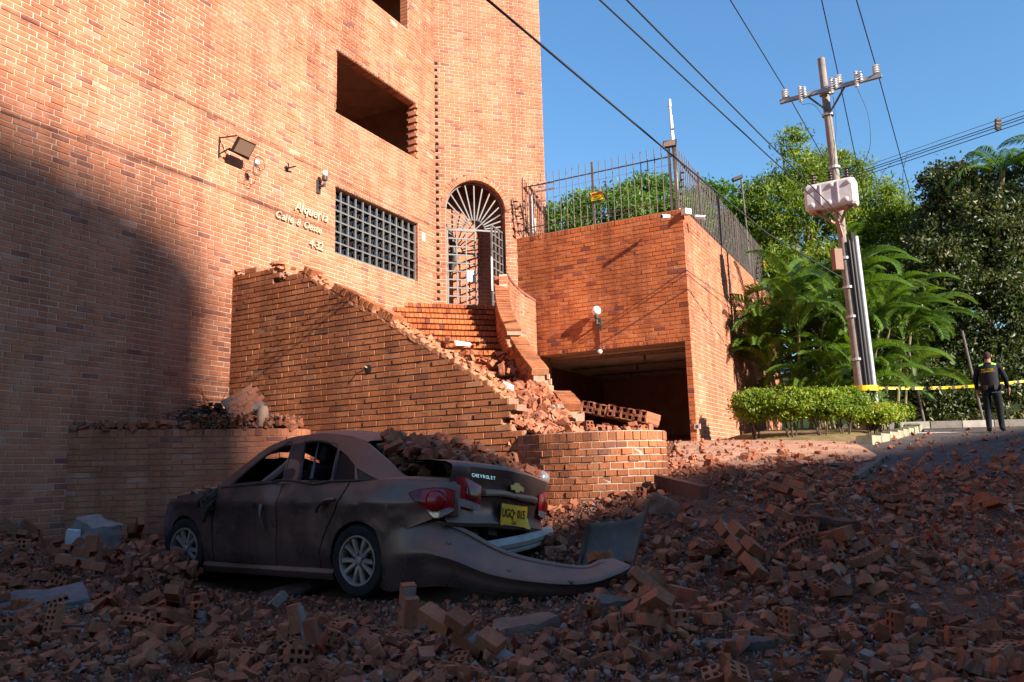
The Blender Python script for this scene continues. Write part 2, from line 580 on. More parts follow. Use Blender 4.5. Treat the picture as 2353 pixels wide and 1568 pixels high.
# ---------------------------------------------------------------- brick walls: every brick is geometry
def _brick_variants():
    out = []
    r = np.random.default_rng(5)
    for k in range(6):
        ix, iz = 0.008, 0.028
        fo = [(-.5, .42, -.5), (.5, .42, -.5), (.5, .42, .5), (-.5, .42, .5)]
        fi = [(-.5 + ix, .5, -.5 + iz), (.5 - ix, .5, -.5 + iz), (.5 - ix, .5, .5 - iz), (-.5 + ix, .5, .5 - iz)]
        bk = [(-.5, -.5, -.5), (.5, -.5, -.5), (.5, -.5, .5), (-.5, -.5, .5)]
        v = np.array(fo + fi + bk, float)
        v[:8] += r.normal(0, 1, (8, 3)) * np.array([0.003, 0.01, 0.012])
        if k >= 4:
            i = r.integers(4, 8)
            v[i] += np.array([-np.sign(v[i][0]) * 0.02, -0.08, -np.sign(v[i][2]) * 0.06])
            i = r.integers(4, 8)
            v[i][1] -= 0.06
        out.append(v)
    f = [(4, 5, 6, 7)] + [(i, (i + 1) % 4, 4 + (i + 1) % 4, 4 + i) for i in range(4)] + [(8 + i, 8 + (i + 1) % 4, (i + 1) % 4, i) for i in range(4)]
    f = [q[::-1] for q in f]
    return np.array(out), np.array(f)
BV, BF = _brick_variants()
BRICK_ME = {}
def brick_me(k, m):
    key = (k, m.name)
    if key not in BRICK_ME:
        me = np_mesh('brick', BV[k], BF)
        me.materials.append(m)
        BRICK_ME[key] = me
    return BRICK_ME[key]

class Path:
    def __init__(s, pts, side=1):
        s.p = [Vector((p[0], p[1])) for p in pts]
        s.side = side
        s.l = [0.0]
        for a, b in zip(s.p, s.p[1:]):
            s.l.append(s.l[-1] + (b - a).length)
        s.S = s.l[-1]
    def at(s, t):
        i = 0
        while i < len(s.p) - 2 and t > s.l[i + 1]:
            i += 1
        a, b = s.p[i], s.p[i + 1]
        d = (b - a).normalized()
        q = a + d * (t - s.l[i])
        n = Vector((d.y, -d.x)) * s.side
        return q, d, n

def place_bricks(recs, m, parent, maxparts, jitter=1.0, depth=0.05):
    """recs: (center on wall face xyz, rotation 3x3 columns (along, outward, up), length, height, tone)"""
    n = len(recs)
    if not n:
        return
    Cn = np.array([r[0] for r in recs], float)
    Rm = np.array([r[1] for r in recs], float)
    Ls = np.array([r[2] for r in recs], float)
    Hs = np.array([r[3] for r in recs], float)
    tone = np.array([r[4] for r in recs], float)
    proud = rng.normal(0, 0.0022, n) * jitter
    var = rng.integers(0, 6, n)
    var = np.where((var >= 4) & (rng.random(n) < 0.6), var - 4, var)
    px, py, dd = nproj(Cn)
    inview = (px > -20) & (px < 2373) & (py > -20) & (py < 1588) & (dd > 0.5)
    facing = np.abs(np.einsum('ij,ij->i', Rm[:, :, 1], (np.array([0, 0, CAM_H]) - Cn) / np.linalg.norm(Cn - np.array([0, 0, CAM_H]), axis=1)[:, None]))
    size = np.where(inview, Ls * Hs * facing / (dd * dd), -1)
    order = np.argsort(-size)
    sel = np.zeros(n, bool)
    sel[order[:maxparts]] = True
    sel &= size > 0
    ctr = Cn + Rm[:, :, 1] * (proud - depth / 2)[:, None]
    for i in np.nonzero(sel)[0]:
        me = brick_me(int(var[i]), m)
        o = bpy.data.objects.new('brick', me)
        mm = Matrix(Rm[i].tolist()).to_4x4() @ Matrix.Diagonal((Ls[i], depth, Hs[i], 1))
        mm.translation = ctr[i]
        o.matrix_basis = mm
        link(o, parent)
        o.color = (float(tone[i]), 0, 0, 1)
    rest = np.nonzero(~sel)[0]
    if len(rest):
        V = BV[var[rest]] * np.stack([Ls[rest], np.full(len(rest), depth), Hs[rest]], 1)[:, None, :]
        V = np.einsum('nij,nkj->nki', Rm[rest], V) + ctr[rest][:, None, :]
        k = V.shape[1]
        F = BF[None] + (np.arange(len(rest)) * k)[:, None, None]
        me = np_mesh('brickwork', V.reshape(-1, 3), F.reshape(-1, 4), np.repeat(tone[rest], k))
        o = obj('brickwork', me, m, parent)
        o['kind'] = 'stuff'

def tone():
    r = rnd.random()
    if r < 0.055:
        return rnd.uniform(0.01, 0.12)
    if r < 0.12:
        return rnd.uniform(0.14, 0.3)
    if r > 0.985:
        return rnd.uniform(0.9, 0.97)
    return min(0.85, max(0.2, rnd.gauss(0.53, 0.14)))

def wall(name, parent, pts, z0, courses, m, mortar, th=0.28, side=1, openings=(), excl=None, top=None, maxparts=300,
         joint=0.011, narrow=(), teeth=None, jitter=1.0, rough_ends=0.0, recess=0.009, end_trim=0.0):
    P = Path(pts, side)
    recs, core = [], MB()
    z = z0
    for ci, (H, L, off) in enumerate(courses):
        zc = z + H / 2
        ex = [(o[0], o[1]) for o in openings if o[2] < zc < o[3]]
        if excl:
            ex += excl(zc)
        a = -off
        kept = []
        while a < P.S:
            b = a + L * (1 + rnd.uniform(-.03, .03))
            if abs(P.S - b) < .09:
                b = P.S
            segs = [(max(a, 0), min(b, P.S))]
            for e in ex:
                ns = []
                for s0, s1 in segs:
                    if e[1] <= s0 or e[0] >= s1:
                        ns.append((s0, s1))
                    else:
                        if e[0] > s0:
                            ns.append((s0, e[0]))
                        if e[1] < s1:
                            ns.append((e[1], s1))
                segs = ns
            for s0, s1 in segs:
                if s1 - s0 < 0.035:
                    continue
                if top and z + H * .75 > top((s0 + s1) / 2) + rnd.uniform(-rough_ends, rough_ends):
                    continue
                if teeth and teeth[0] < zc < teeth[1] and s0 < 0.01 and ci % 2:
                    s0 = teeth[2]
                    if s1 - s0 < 0.03:
                        continue
                kept.append([s0, s1])
            a = b
        # core runs behind the bricks
        runs = []
        for s0, s1 in kept:
            if runs and s0 - runs[-1][1] < joint * 1.5:
                runs[-1][1] = s1
            else:
                runs.append([s0, s1])
        for s0, s1 in runs:
            if end_trim and s1 > P.S - .002:
                s1 -= end_trim
            cuts = [s0] + [l for l in P.l[1:-1] if s0 + .01 < l < s1 - .01] + [s1]
            for c0, c1 in zip(cuts, cuts[1:]):
                q0, d, n = P.at((c0 + c1) / 2)
                h = (c1 - c0) / 2
                f0, f1 = q0 - d * h - n * recess, q0 + d * h - n * recess
                g0, g1 = f0 - n * (th - recess), f1 - n * (th - recess)
                poly = [f0, f1, g1, g0]
                if side > 0:
                    poly = poly[::-1]
                core.prism(poly, z, z + H)
        for s0, s1 in kept:
            zn = None
            for (n0, n1, nz0, nz1, nw) in narrow:
                if nz0 < zc < nz1 and s1 > n0 and s0 < n1:
                    zn = nw
            parts = [(s0, s1)]
            if zn:
                cnt = max(1, round((s1 - s0) / zn))
                parts = [(s0 + (s1 - s0) * i / cnt, s0 + (s1 - s0) * (i + 1) / cnt) for i in range(cnt)]
            for u0, u1 in parts:
                q, d, n = P.at((u0 + u1) / 2)
                Rm = [[d.x, n.x, 0], [d.y, n.y, 0], [0, 0, 1]]
                recs.append(((q.x, q.y, zc), Rm, u1 - u0 - joint, H - joint, tone()))
        z += H
    co = obj(name, core, mortar, parent)
    place_bricks(recs, m, co, maxparts, jitter)
    return co, P
def courses(n, H, L, cap=None):
    c = [(H, L, (i % 2) * L / 2 + rnd.uniform(-.01, .01)) for i in range(n)]
    if cap:
        c.append((cap[0], cap[1], 0))
    return c
def courses_to(z0, z1, H, L, cap=None):
    n = round((z1 - z0 - (cap[0] if cap else 0)) / H)
    H = (z1 - z0 - (cap[0] if cap else 0)) / n
    return courses(n, H, L, cap)

# ---------------------------------------------------------------- ground, road, driveway
def axis(a, b, fine0, fine1, step):
    xs = list(np.arange(fine0, fine1 + step / 2, step))
    d = step
    x = fine0
    while x > a:
        d *= 1.35
        x -= d
        xs.insert(0, x)
    d = step
    x = xs[-1]
    while x < b:
        d *= 1.35
        x += d
        xs.append(x)
    return np.array(xs)
gx, gy = axis(-150, 200, -8, 14, 0.16), axis(-120, 400, 2.5, 22, 0.16)
GX, GY = np.meshgrid(gx, gy, indexing='ij')
GZ = tz(GX, GY)
MOUND = [(-5.6, 8.2, .8, .25), (-3.2, 6.4, .9, .06), (1.6, 7.6, .9, .16), (2.8, 7.0, .8, .06), (3.6, 8.6, 1.1, .03), (0.9, 5.6, .5, .06), (-2.5, 5.2, .6, .05), (2.4, 9.6, .5, .08), (-3.95, 8.5, .38, .20)]
def mound(x, y):
    z = np.zeros_like(np.asarray(x, float))
    for mx, my, mr, mh in MOUND:
        z = z + mh * np.exp(-((x - mx) ** 2 + (y - my) ** 2) / (2 * mr * mr))
    return z
NZ = rng.normal(0, 1, GX.shape)
near = np.clip(1.4 - np.abs(GY - 7.5) / 6, 0, 1) * np.clip(1.5 - np.abs(GX - 1) / 7, 0, 1)
GZ = GZ + mound(GX, GY) + NZ * 0.012 * near
nx_, ny_ = len(gx), len(gy)
idx = np.arange(nx_ * ny_).reshape(nx_, ny_)
F = np.stack([idx[:-1, :-1], idx[1:, :-1], idx[1:, 1:], idx[:-1, 1:]], -1).reshape(-1, 4)
def ground_z(x, y):
    return tz(x, y) + mound(x, y)
def gz1(x, y):
    return float(ground_z(np.array([x]), np.array([y]))[0])

m, nt, bs = mat('brick_dust_ground')
n1 = wnoise(nt, 2.2, 6, 0.7)
n2 = wnoise(nt, 26, 5, 0.75)
r1 = ramp(nt, [(0.3, (0.135, 0.060, 0.038)), (0.55, (0.20, 0.095, 0.060)), (0.75, (0.27, 0.155, 0.11))])
nt.links.new(n1.outputs[0], r1.inputs[0])
r2 = ramp(nt, [(0.3, (0.6, 0.6, 0.6)), (0.7, (1.25, 1.22, 1.2))])
nt.links.new(n2.outputs[0], r2.inputs[0])
nt.links.new(mixc(nt, 1, r1.outputs[0], r2.outputs[0], 'MULTIPLY'), bs.inputs['Base Color'])
rough_spec(bs, 0.95, 0.1)
n3 = wnoise(nt, 45, 6, 0.8)
bump(nt, bs, n3.outputs[0], 0.9, 0.03)
M_DIRT = m
g = obj('ground', np_mesh('ground', np.stack([GX, GY, GZ], -1).reshape(-1, 3), F, smooth=True), M_DIRT)
g['kind'] = 'structure'

m, nt, bs = mat('asphalt')
n1 = wnoise(nt, 1.3, 5, 0.7)
r1 = ramp(nt, [(0.35, (0.055, 0.050, 0.048)), (0.7, (0.088, 0.080, 0.075))])
nt.links.new(n1.outputs[0], r1.inputs[0])
n2 = wnoise(nt, 0.5, 6, 0.75)
r2 = ramp(nt, [(0.45, (0, 0, 0)), (0.7, (1, 1, 1))])
nt.links.new(n2.outputs[0], r2.inputs[0])
nt.links.new(mixc(nt, math_n(nt, 'MULTIPLY', r2.outputs[0], 0.6), r1.outputs[0], (0.16, 0.085, 0.06)), bs.inputs['Base Color'])
rough_spec(bs, 0.9, 0.25)
n3 = wnoise(nt, 120, 4, 0.8)
bump(nt, bs, n3.outputs[0], 0.8, 0.012)
M_ASPH = m
m, nt, bs = mat('dusty_driveway_concrete')
n1 = wnoise(nt, 1.8, 6, 0.7)
r1 = ramp(nt, [(0.35, (0.30, 0.155, 0.095)), (0.6, (0.42, 0.25, 0.165)), (0.8, (0.46, 0.33, 0.24))])
nt.links.new(n1.outputs[0], r1.inputs[0])
nt.links.new(r1.outputs[0], bs.inputs['Base Color'])
rough_spec(bs, 0.95, 0.1)
n3 = wnoise(nt, 50, 5, 0.8)
bump(nt, bs, n3.outputs[0], 0.7, 0.012)
M_DRIVE = m

def inpoly(x, y, poly):
    x, y = np.asarray(x), np.asarray(y)
    ins = np.zeros(x.shape, bool)
    n = len(poly)
    for i in range(n):
        x0, y0 = poly[i]
        x1, y1 = poly[(i + 1) % n]
        c = ((y0 > y) != (y1 > y)) & (x < (x1 - x0) * (y - y0) / (y1 - y0 + 1e-12) + x0)
        ins ^= c
    return ins
def drape(name, A0, A1, B1, B0, nu, nv, lift, m, kind='structure'):
    """sheet draped over the terrain between four corners"""
    P = []
    for i in range(nu + 1):
        row = []
        for j in range(nv + 1):
            a, b = i / nu, j / nv
            x = (A0[0] * (1 - a) + A1[0] * a) * (1 - b) + (B0[0] * (1 - a) + B1[0] * a) * b
            y = (A0[1] * (1 - a) + A1[1] * a) * (1 - b) + (B0[1] * (1 - a) + B1[1] * a) * b
            row.append((x, y))
        P.append(row)
    arr = np.array(P)
    z = ground_z(arr[..., 0], arr[..., 1]) + lift
    mb = MB()
    mb.grid([[(arr[i, j, 0], arr[i, j, 1], z[i, j]) for j in range(nv + 1)] for i in range(nu + 1)], flip=False)
    o = obj(name, mb, m, smooth='all')
    if kind:
        o['kind'] = kind
    return o
drape('road', (3.9, 11.6), (19.0, 9.6), (24.0, 20.3), (8.6, 20.7), 50, 30, 0.03, M_ASPH)
drape('driveway', (1.95, 10.3), (5.6, 12.2), (6.3, 15.0), (3.55, 17.2), 20, 24, 0.036, M_DRIVE)

# ---------------------------------------------------------------- the apartment building
J = Vector((-4.52, 12.60, 0))
K = Vector((-1.70, 17.92, 0))
FS = J - D * 8.0
def fs(P):
    return (Vector((P[0], P[1], 0)) - FS).dot(D)
W_L, W_R = fs((-3.355, 14.80)), fs((-2.035, 17.29))
W2_R = fs((-2.2, 16.98))
Slen = (K - FS).length
bld = thing('apartment_building', 'tall salmon brick apartment building with arched gate tower and barred window', 'building', (-4.5, 12.6, 0.4))
win = [(W_L, W_R, 5.495, 6.855), (W_L, W_R, 8.385, 9.72), (W_L, W2_R, 11.39, 12.8)]
nar = []
for (a, b, z0, z1) in win[:2]:
    nar.append((a, b, z1, z1 + .10, 0.083))
    nar.append((a, b, z0 - .10, z0, 0.083))
facade, FP = wall('facade_wall', bld, [FS[:2], K[:2]], 0.2, courses_to(0.2, 13.4, 0.080, 0.25), M_FAC, M_MORTL, 0.24, 1, openings=win, narrow=nar, joint=.014)
NF = -A
# rooms behind the two open windows
def room(name, parent, c, x, n, w, h, dpt, m):
    """five inner faces of a room behind an opening: c lower left corner on the wall's back, x along, n outwards"""
    x, n = Vector(x), Vector(n)
    mb = MB()
    a = Vector(c) - x * 0.5 - Vector((0, 0, .35))
    W, Hh = x * (w + 1.0), Vector((0, 0, h + .7))
    bk = -n * dpt
    q = [a, a + W, a + W + Hh, a + Hh]
    q2 = [p + bk for p in q]
    mb.add(q + q2, [(4, 5, 6, 7), (0, 1, 5, 4), (1, 2, 6, 5), (2, 3, 7, 6), (3, 0, 4, 7)])
    return obj(name, mb, m, parent)
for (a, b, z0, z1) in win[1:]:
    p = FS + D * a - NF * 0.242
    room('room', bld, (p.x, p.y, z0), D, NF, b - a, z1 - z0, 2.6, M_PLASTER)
# toothed brick pier inside the open window
mb = MB()
for k in range(15):
    p = FS + D * (W_R + (0.0 if k % 2 else 0.0)) - NF * (0.16 if k % 2 else 0.10)
    mb.box((p.x - D.x * .03, p.y - D.y * .03, 8.43 + k * .0875), (0.05 if k % 2 else .11, .22, .076), Matrix.Rotation(math.atan2(D.y, D.x), 3, 'Z'), val=tone())
obj('toothed_jamb', mb, M_FAC, bld)
# brick reveals of the windows (right jamb and head), a little proud of the core
for (a, b, z0, z1) in win:
    mb = MB()
    for k in range(int((z1 - z0) / .0875)):
        p = FS + D * (b - .004) - NF * .12
        mb.box((p.x, p.y, z0 + .05 + k * .0875), (0.02, .2, .076), Matrix.Rotation(math.atan2(D.y, D.x), 3, 'Z'), val=tone())
    nn = int((b - a) / .085)
    for k in range(nn):
        p = FS + D * (a + (k + .5) * (b - a) / nn) - NF * .12
        mb.box((p.x, p.y, z1 - .004), (0.074, .2, .02), Matrix.Rotation(math.atan2(D.y, D.x), 3, 'Z'), val=tone())
    obj('window_reveal', mb, M_FAC, bld)['kind'] = 'stuff'

# barred window
wo = MB()
c0 = FS + D * W_L
c1 = FS + D * W_R
zb, zt = 5.50, 6.85
dep_in = NF * -0.12
def fpt(s, z, off):
    p = FS + D * s + NF * off
    return Vector((p.x, p.y, z))
for (p, q) in (((W_L + .02, zb + .02), (W_R - .02, zb + .02)), ((W_L + .02, zt - .02), (W_R - .02, zt - .02)), ((W_L + .02, zb + .04), (W_L + .02, zt - .04)), ((W_R - .02, zb + .04), (W_R - .02, zt - .04))):
    wo.bar(fpt(p[0], p[1], -.10), fpt(q[0], q[1], -.10), .05, .04, NF)
wino = obj('barred_window', wo, M_STEEL, bld)
nc, nr = 12, 6
ws, hs_ = (W_R - W_L - .06) / nc, (zt - zb - .06) / nr
for i in range(1, nc):
    b_ = MB()
    b_.bar(fpt(W_L + .03 + i * ws, zb + .04, -.098), fpt(W_L + .03 + i * ws, zt - .04, -.098), .032, .035, NF)
    obj('upright_bar', b_, M_STEEL, wino)
for j in range(1, nr):
    b_ = MB()
    b_.bar(fpt(W_L + .04, zb + .03 + j * hs_, -.094), fpt(W_R - .04, zb + .03 + j * hs_, -.094), .032, .030, NF)
    obj('cross_bar', b_, M_STEEL, wino)
for i in range(nc):
    for j in range(nr):
        b_ = MB()
        s0, z0 = W_L + .03 + i * ws + .02, zb + .03 + j * hs_ + .02
        o1 = -.17 + rnd.uniform(-.006, .006)
        b_.add([fpt(s0, z0, o1), fpt(s0 + ws - .04, z0, o1 + rnd.uniform(-.004, .004)), fpt(s0 + ws - .04, z0 + hs_ - .04, o1), fpt(s0, z0 + hs_ - .04, o1 + rnd.uniform(-.004, .004))], [(0, 1, 2, 3)])
        obj('pane', b_, M_PANE, wino)
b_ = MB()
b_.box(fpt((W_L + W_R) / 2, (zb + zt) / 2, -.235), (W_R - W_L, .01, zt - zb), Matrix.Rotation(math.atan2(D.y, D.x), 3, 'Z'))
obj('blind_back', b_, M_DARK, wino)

# tower with the arched gate
TW = 2.74
gz0, gspr, gs0, gs1 = 4.92, 7.45, 0.235, 1.695
gc, gr = (gs0 + gs1) / 2, (gs1 - gs0) / 2
RING = 0.12
def gate_ex(zc):
    if zc < gz0:
        return []
    if zc < gspr:
        return [(gs0, gs1)]
    h = zc - gspr
    rr = gr + RING
    return [(gc - math.sqrt(rr * rr - h * h), gc + math.sqrt(rr * rr - h * h))] if h < rr else []
TE = K + T * TW
tower, TP = wall('tower_wall', bld, [K[:2], TE[:2]], 2.0, courses_to(2.0, 15.0, 0.086, 0.24), M_FAC, M_MORTL, 0.30, 1, excl=gate_ex, teeth=(5.0, 11.2, 0.075), joint=.014)
wall('tower_return_wall', bld, [TE[:2], (TE + Vector((-.15, 3.5, 0)))[:2]], 5.2, courses_to(5.2, 15.0, 0.0905, 0.24), M_FAC, M_MORTL, 0.30, 1, maxparts=0)
NTo = -NT
def tpt(s, z, off=0.0):
    p = K + T * s + NTo * off
    return Vector((p.x, p.y, z))
recs = []
nv = 27
for k in range(nv):
    an = math.pi * (k + .5) / nv
    rr = gr + RING / 2
    ctr = tpt(gc - math.cos(an) * rr, gspr + math.sin(an) * rr, 0.002)
    rad = T * (-math.cos(an)) + Vector((0, 0, math.sin(an)))
    tan = rad.cross(NTo)
    Rm = [[rad.x, NTo.x, -tan.x], [rad.y, NTo.y, -tan.y], [rad.z, NTo.z, -tan.z]]
    recs.append((ctr, Rm, RING - .006, math.pi * rr / nv - .012, tone()))
av = MB()
for k in range(nv):
    a0, a1 = math.pi * k / nv, math.pi * (k + 1) / nv
    v = []
    for (a_, r_) in ((a0, gr), (a1, gr), (a1, gr + RING), (a0, gr + RING)):
        v.append(tpt(gc - math.cos(a_) * r_, gspr + math.sin(a_) * r_, -.008))
    w_ = [p - NTo * .29 for p in v]
    av.add(v + w_, [(0, 1, 2, 3), (7, 6, 5, 4), (0, 4, 5, 1), (1, 5, 6, 2), (2, 6, 7, 3), (3, 7, 4, 0)])
arch = obj('gate_arch', av, M_MORTL, bld)
place_bricks(recs, M_FAC, arch, 60, 1.0, 0.05)
# soffit bricks of arch and jambs
sb = MB()
for k in range(nv):
    an = math.pi * (k + .5) / nv
    rad = T * (-math.cos(an)) + Vector((0, 0, math.sin(an)))
    tan = rad.cross(NTo)
    c = tpt(gc - math.cos(an) * gr, gspr + math.sin(an) * gr, -.15)
    sb.box(c, (.016, .26, math.pi * gr / nv - .012), Matrix((rad, NTo, tan)).transposed(), val=tone())
for s_ in (gs0, gs1):
    for k in range(int((gspr - gz0) / .0905)):
        sb.box(tpt(s_, gz0 + .05 + k * .0905, -.15), (.016, .26, .079), Matrix.Rotation(math.atan2(T.y, T.x), 3, 'Z'), val=tone())
obj('gate_reveal', sb, M_FAC, bld)
# lobby behind the gate
p0, p1 = tpt(-.3, 0, -.85), tpt(2.6, 0, -.85)
wall('lobby_wall', bld, [p0[:2], p1[:2]], 4.6, courses_to(4.6, 9.2, .0905, .24), M_FAC, M_MORTL, .2, 1, maxparts=40)
mb = MB()
a = tpt(-.3, 4.9, -.31); b = tpt(2.6, 4.9, -.31); c = tpt(2.6, 4.9, -.9); d = tpt(-.3, 4.9, -.9)
up = Vector((0, 0, 4.2))
mb.add([a, b, c, d], [(0, 1, 2, 3)])
mb.add([d + up, c + up, b + up, a + up], [(0, 1, 2, 3)])
mb.add([a, d, d + up, a + up], [(0, 1, 2, 3)])
mb.add([b, c, c + up, b + up], [(3, 2, 1, 0)])
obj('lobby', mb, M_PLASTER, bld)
# leaning dark plant pot shape in the lobby: a curved stair string
mb = MB()
mb.tube([tpt(.35, 7.2, -.6), tpt(.5, 6.9, -.62), tpt(.58, 6.4, -.64), tpt(.45, 5.9, -.66)], [.02, .08, .09, .02], 10)
obj('hanging_basket', mb, M_DKSTEEL, bld, smooth=True)

# the iron gate
gate = thing('iron_gate', 'grey steel double gate with sunburst fanlight standing ajar in the arch', 'gate', tpt(gc, gz0))
def gb(p, q, w, h, name='gate_bar', m=M_STEEL, par=None):
    b_ = MB()
    b_.bar(p, q, w, h, NTo)
    return obj(name, b_, m, par or gate)
frt = 6.98
fr = MB()
off = -.16
fr.bar(tpt(gs0 + .02, gz0, off), tpt(gs0 + .02, frt, off), .04, .05, NTo)
fr.bar(tpt(gs1 - .02, gz0, off), tpt(gs1 - .02, frt, off), .04, .05, NTo)
fr.bar(tpt(gs0 + .02, frt, off), tpt(gs1 - .02, frt, off), .04, .05, NTo)
fr.tube([tpt(gc - math.cos(math.pi * k / 20) * (gr - .03), gspr + math.sin(math.pi * k / 20) * (gr - .03), off) for k in range(21)], .02, 6)
fr.tube([tpt(gc - math.cos(math.pi * k / 12) * .26, frt + math.sin(math.pi * k / 12) * .26, off) for k in range(13)], .014, 6)
gf = obj('gate_frame', fr, M_STEEL, gate)
for k in range(1, 16):
    an = math.pi * k / 16
    r1 = .27
    # ray from the hub out to the arch
    dx, dz = -math.cos(an), math.sin(an)
    t1 = r1
    t2 = r1
    while True:
        t2 += .01
        x_, z_ = dx * t2, frt + dz * t2
        if abs(x_) > gr - .04 or (z_ > gspr and x_ * x_ + (z_ - gspr) ** 2 > (gr - .04) ** 2):
            break
    gb(tpt(gc + dx * t1, frt + dz * t1, off), tpt(gc + dx * t2, frt + dz * t2, off), .028, .02, 'sunburst_bar', M_STEEL, gf)
for k in range(1, 4):
    an = math.pi * k / 4
    gb(tpt(gc, frt + .01, off), tpt(gc - math.cos(an) * .26, frt + math.sin(an) * .26, off), .022, .02, 'sunburst_bar', M_STEEL, gf)
def leaf(o3, ax, w, cols, rows, name):
    """one gate leaf: o3 hinge foot, ax direction it opens to"""
    h = frt - gz0 - .06
    o3 = Vector(o3)
    ax = Vector(ax).normalized()
    up = Vector((0, 0, 1))
    nn = ax.cross(up)
    b_ = MB()
    for p, q in ((o3, o3 + up * h), (o3 + ax * w, o3 + ax * w + up * h), (o3, o3 + ax * w), (o3 + up * h, o3 + ax * w + up * h)):
        b_.bar(p, q, .036, .04, nn)
    lf = obj(name, b_, M_STEEL, gate)
    for i in range(1, cols):
        c_ = MB()
        c_.bar(o3 + ax * (w * i / cols), o3 + ax * (w * i / cols) + up * h, .026, .03, nn)
        obj('upright_bar', c_, M_STEEL, lf)
    for j in range(1, rows):
        c_ = MB()
        c_.bar(o3 + up * (h * j / rows), o3 + ax * w + up * (h * j / rows), .03, .026, nn)
        obj('cross_bar', c_, M_STEEL, lf)
    return lf, h
l1, lh = leaf(tpt(gs0 + .05, gz0 + .02, -.12), T, .68, 3, 10, 'gate_leaf')
c_ = MB()
c_.box(tpt(gs0 + .05 + .57, gz0 + .92, -.10), (.22, .012, .26), Matrix.Rotation(math.atan2(T.y, T.x), 3, 'Z'))
obj('lock_plate', c_, M_GALV, l1)
ax2 = (T * -0.62 + NTo * 0.78).normalized()
l2, lh = leaf(tpt(gs1 - .05, gz0 + .02, -.12), ax2, .68, 3, 10, 'gate_leaf')
h3 = tpt(gs1 - .05, gz0, -.12) + ax2 * .72
c_ = MB()
c_.tube([h3 + Vector((0, 0, .45)), h3 + Vector((0, 0, 1.25))], .022, 8)
obj('pull_handle', c_, M_GALV, l2, smooth=True)

# ---------------------------------------------------------------- garage block
G0 = Vector((0.18, 18.50, 0))
G1 = Vector((3.78, 16.60, 0))
gdir = (G1 - G0).normalized()
gar = thing('garage_block', 'low orange brick garage with a wide dark doorway beside the stairs', 'garage', (3.6, 16.7, 1.7))
gL = (Vector((.63, 18.27, 0)) - G0).length
gR = (G1 - G0).length - .14
GT = 6.80
gfront, GPth = wall('front_wall', gar, [G0[:2], G1[:2]], 1.2, courses_to(1.2, GT, .0935, .235, (.125, .083)), M_GAR, M_MORTG, .56, 1, openings=[(gL, gR, 1.0, 3.90)], narrow=[(gL - .1, gR + .15, 3.88, 4.0, .085)], jitter=1.1, joint=.016, end_trim=.03)
side_end = G1 + D * 10.4
gside, _ = wall('side_wall', gar, [(G1 + D * .054)[:2], side_end[:2]], 1.2, courses_to(1.2, GT, .0935, .235, (.125, .083)), M_FAC, M_MORTL, .13, 1, maxparts=300, joint=.014)
nG = Vector((gdir.y, -gdir.x, 0))
jp = G0 + gdir * gR - nG * .01
wall('door_jamb', gar, [jp[:2], (jp - nG * .54)[:2]], 1.2, courses_to(1.2, 3.88, .0935, .27), M_GAR, M_MORTG, .02, -1, maxparts=60)
def gpt(s, z, off=0.0):
    p = G0 + gdir * s + nG * off
    return Vector((p.x, p.y, z))
mb = MB()
for s0, s1, z0, z1 in ((gL, gL + .06, 1.3, 3.84), (gR - .06, gR, 1.3, 3.84), (gL + .06, gR - .06, 3.76, 3.84)):
    c = (gpt((s0 + s1) / 2, (z0 + z1) / 2, -.50))
    mb.box(c, (s1 - s0, .08, z1 - z0), Matrix.Rotation(math.atan2(gdir.y, gdir.x), 3, 'Z'))
obj('door_frame', mb, M_RUST, gar)
# inside of the garage
mb = MB()
i0, i1, i2, i3 = gpt(-.3, 1.5, -.57), gpt(gR, 1.5, -.57), gpt(gR, 1.5, -6), gpt(-.3, 1.5, -6)
up = Vector((0, 0, 2.45))
mb.add([i0, i1, i2, i3], [(0, 1, 2, 3)], 1)
mb.add([i3 + up, i2 + up, i1 + up, i0 + up], [(0, 1, 2, 3)], 0)
mb.add([i3, i2, i2 + up, i3 + up], [(0, 1, 2, 3)], 2)
mb.add([i0, i3, i3 + up, i0 + up], [(0, 1, 2, 3)], 2)
mb.add([i2, i1, i1 + up, i2 + up], [(0, 1, 2, 3)], 2)
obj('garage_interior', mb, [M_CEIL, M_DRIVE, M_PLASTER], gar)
for k in range(3):
    b_ = MB()
    b_.tube([gpt(.1, 3.9 - .02 * k, -1.2 - 1.5 * k), gpt(3.8, 3.9 - .02 * k, -1.4 - 1.5 * k)], .025, 6)
    b_.tube([gpt(2.6 - .7 * k, 3.88, -1.3 - 1.5 * k), gpt(2.6 - .7 * k, 3.74, -1.3 - 1.5 * k)], .03, 6)
    obj('ceiling_pipe', b_, M_DKSTEEL, gar)
mb = MB()
mb.prism([(G0 + D * .2)[:2], (G1 + D * .2 + A * .15)[:2], (side_end + A * .15)[:2], (G0 + D * 11)[:2]][::-1], 6.45, 6.5)
obj('roof_slab', mb, M_CONC, gar)
mb = MB()
mb.box(gpt(gR + .16, 2.08, .01), (.13, .03, .11), Matrix.Rotation(math.atan2(gdir.y, gdir.x), 3, 'Z'))
mb.box(gpt(gR + .16, 2.08, .024), (.05, .012, .06), Matrix.Rotation(math.atan2(gdir.y, gdir.x), 3, 'Z'), 1)
obj('wall_socket', mb, [M_MORTW, M_DKSTEEL], gar)

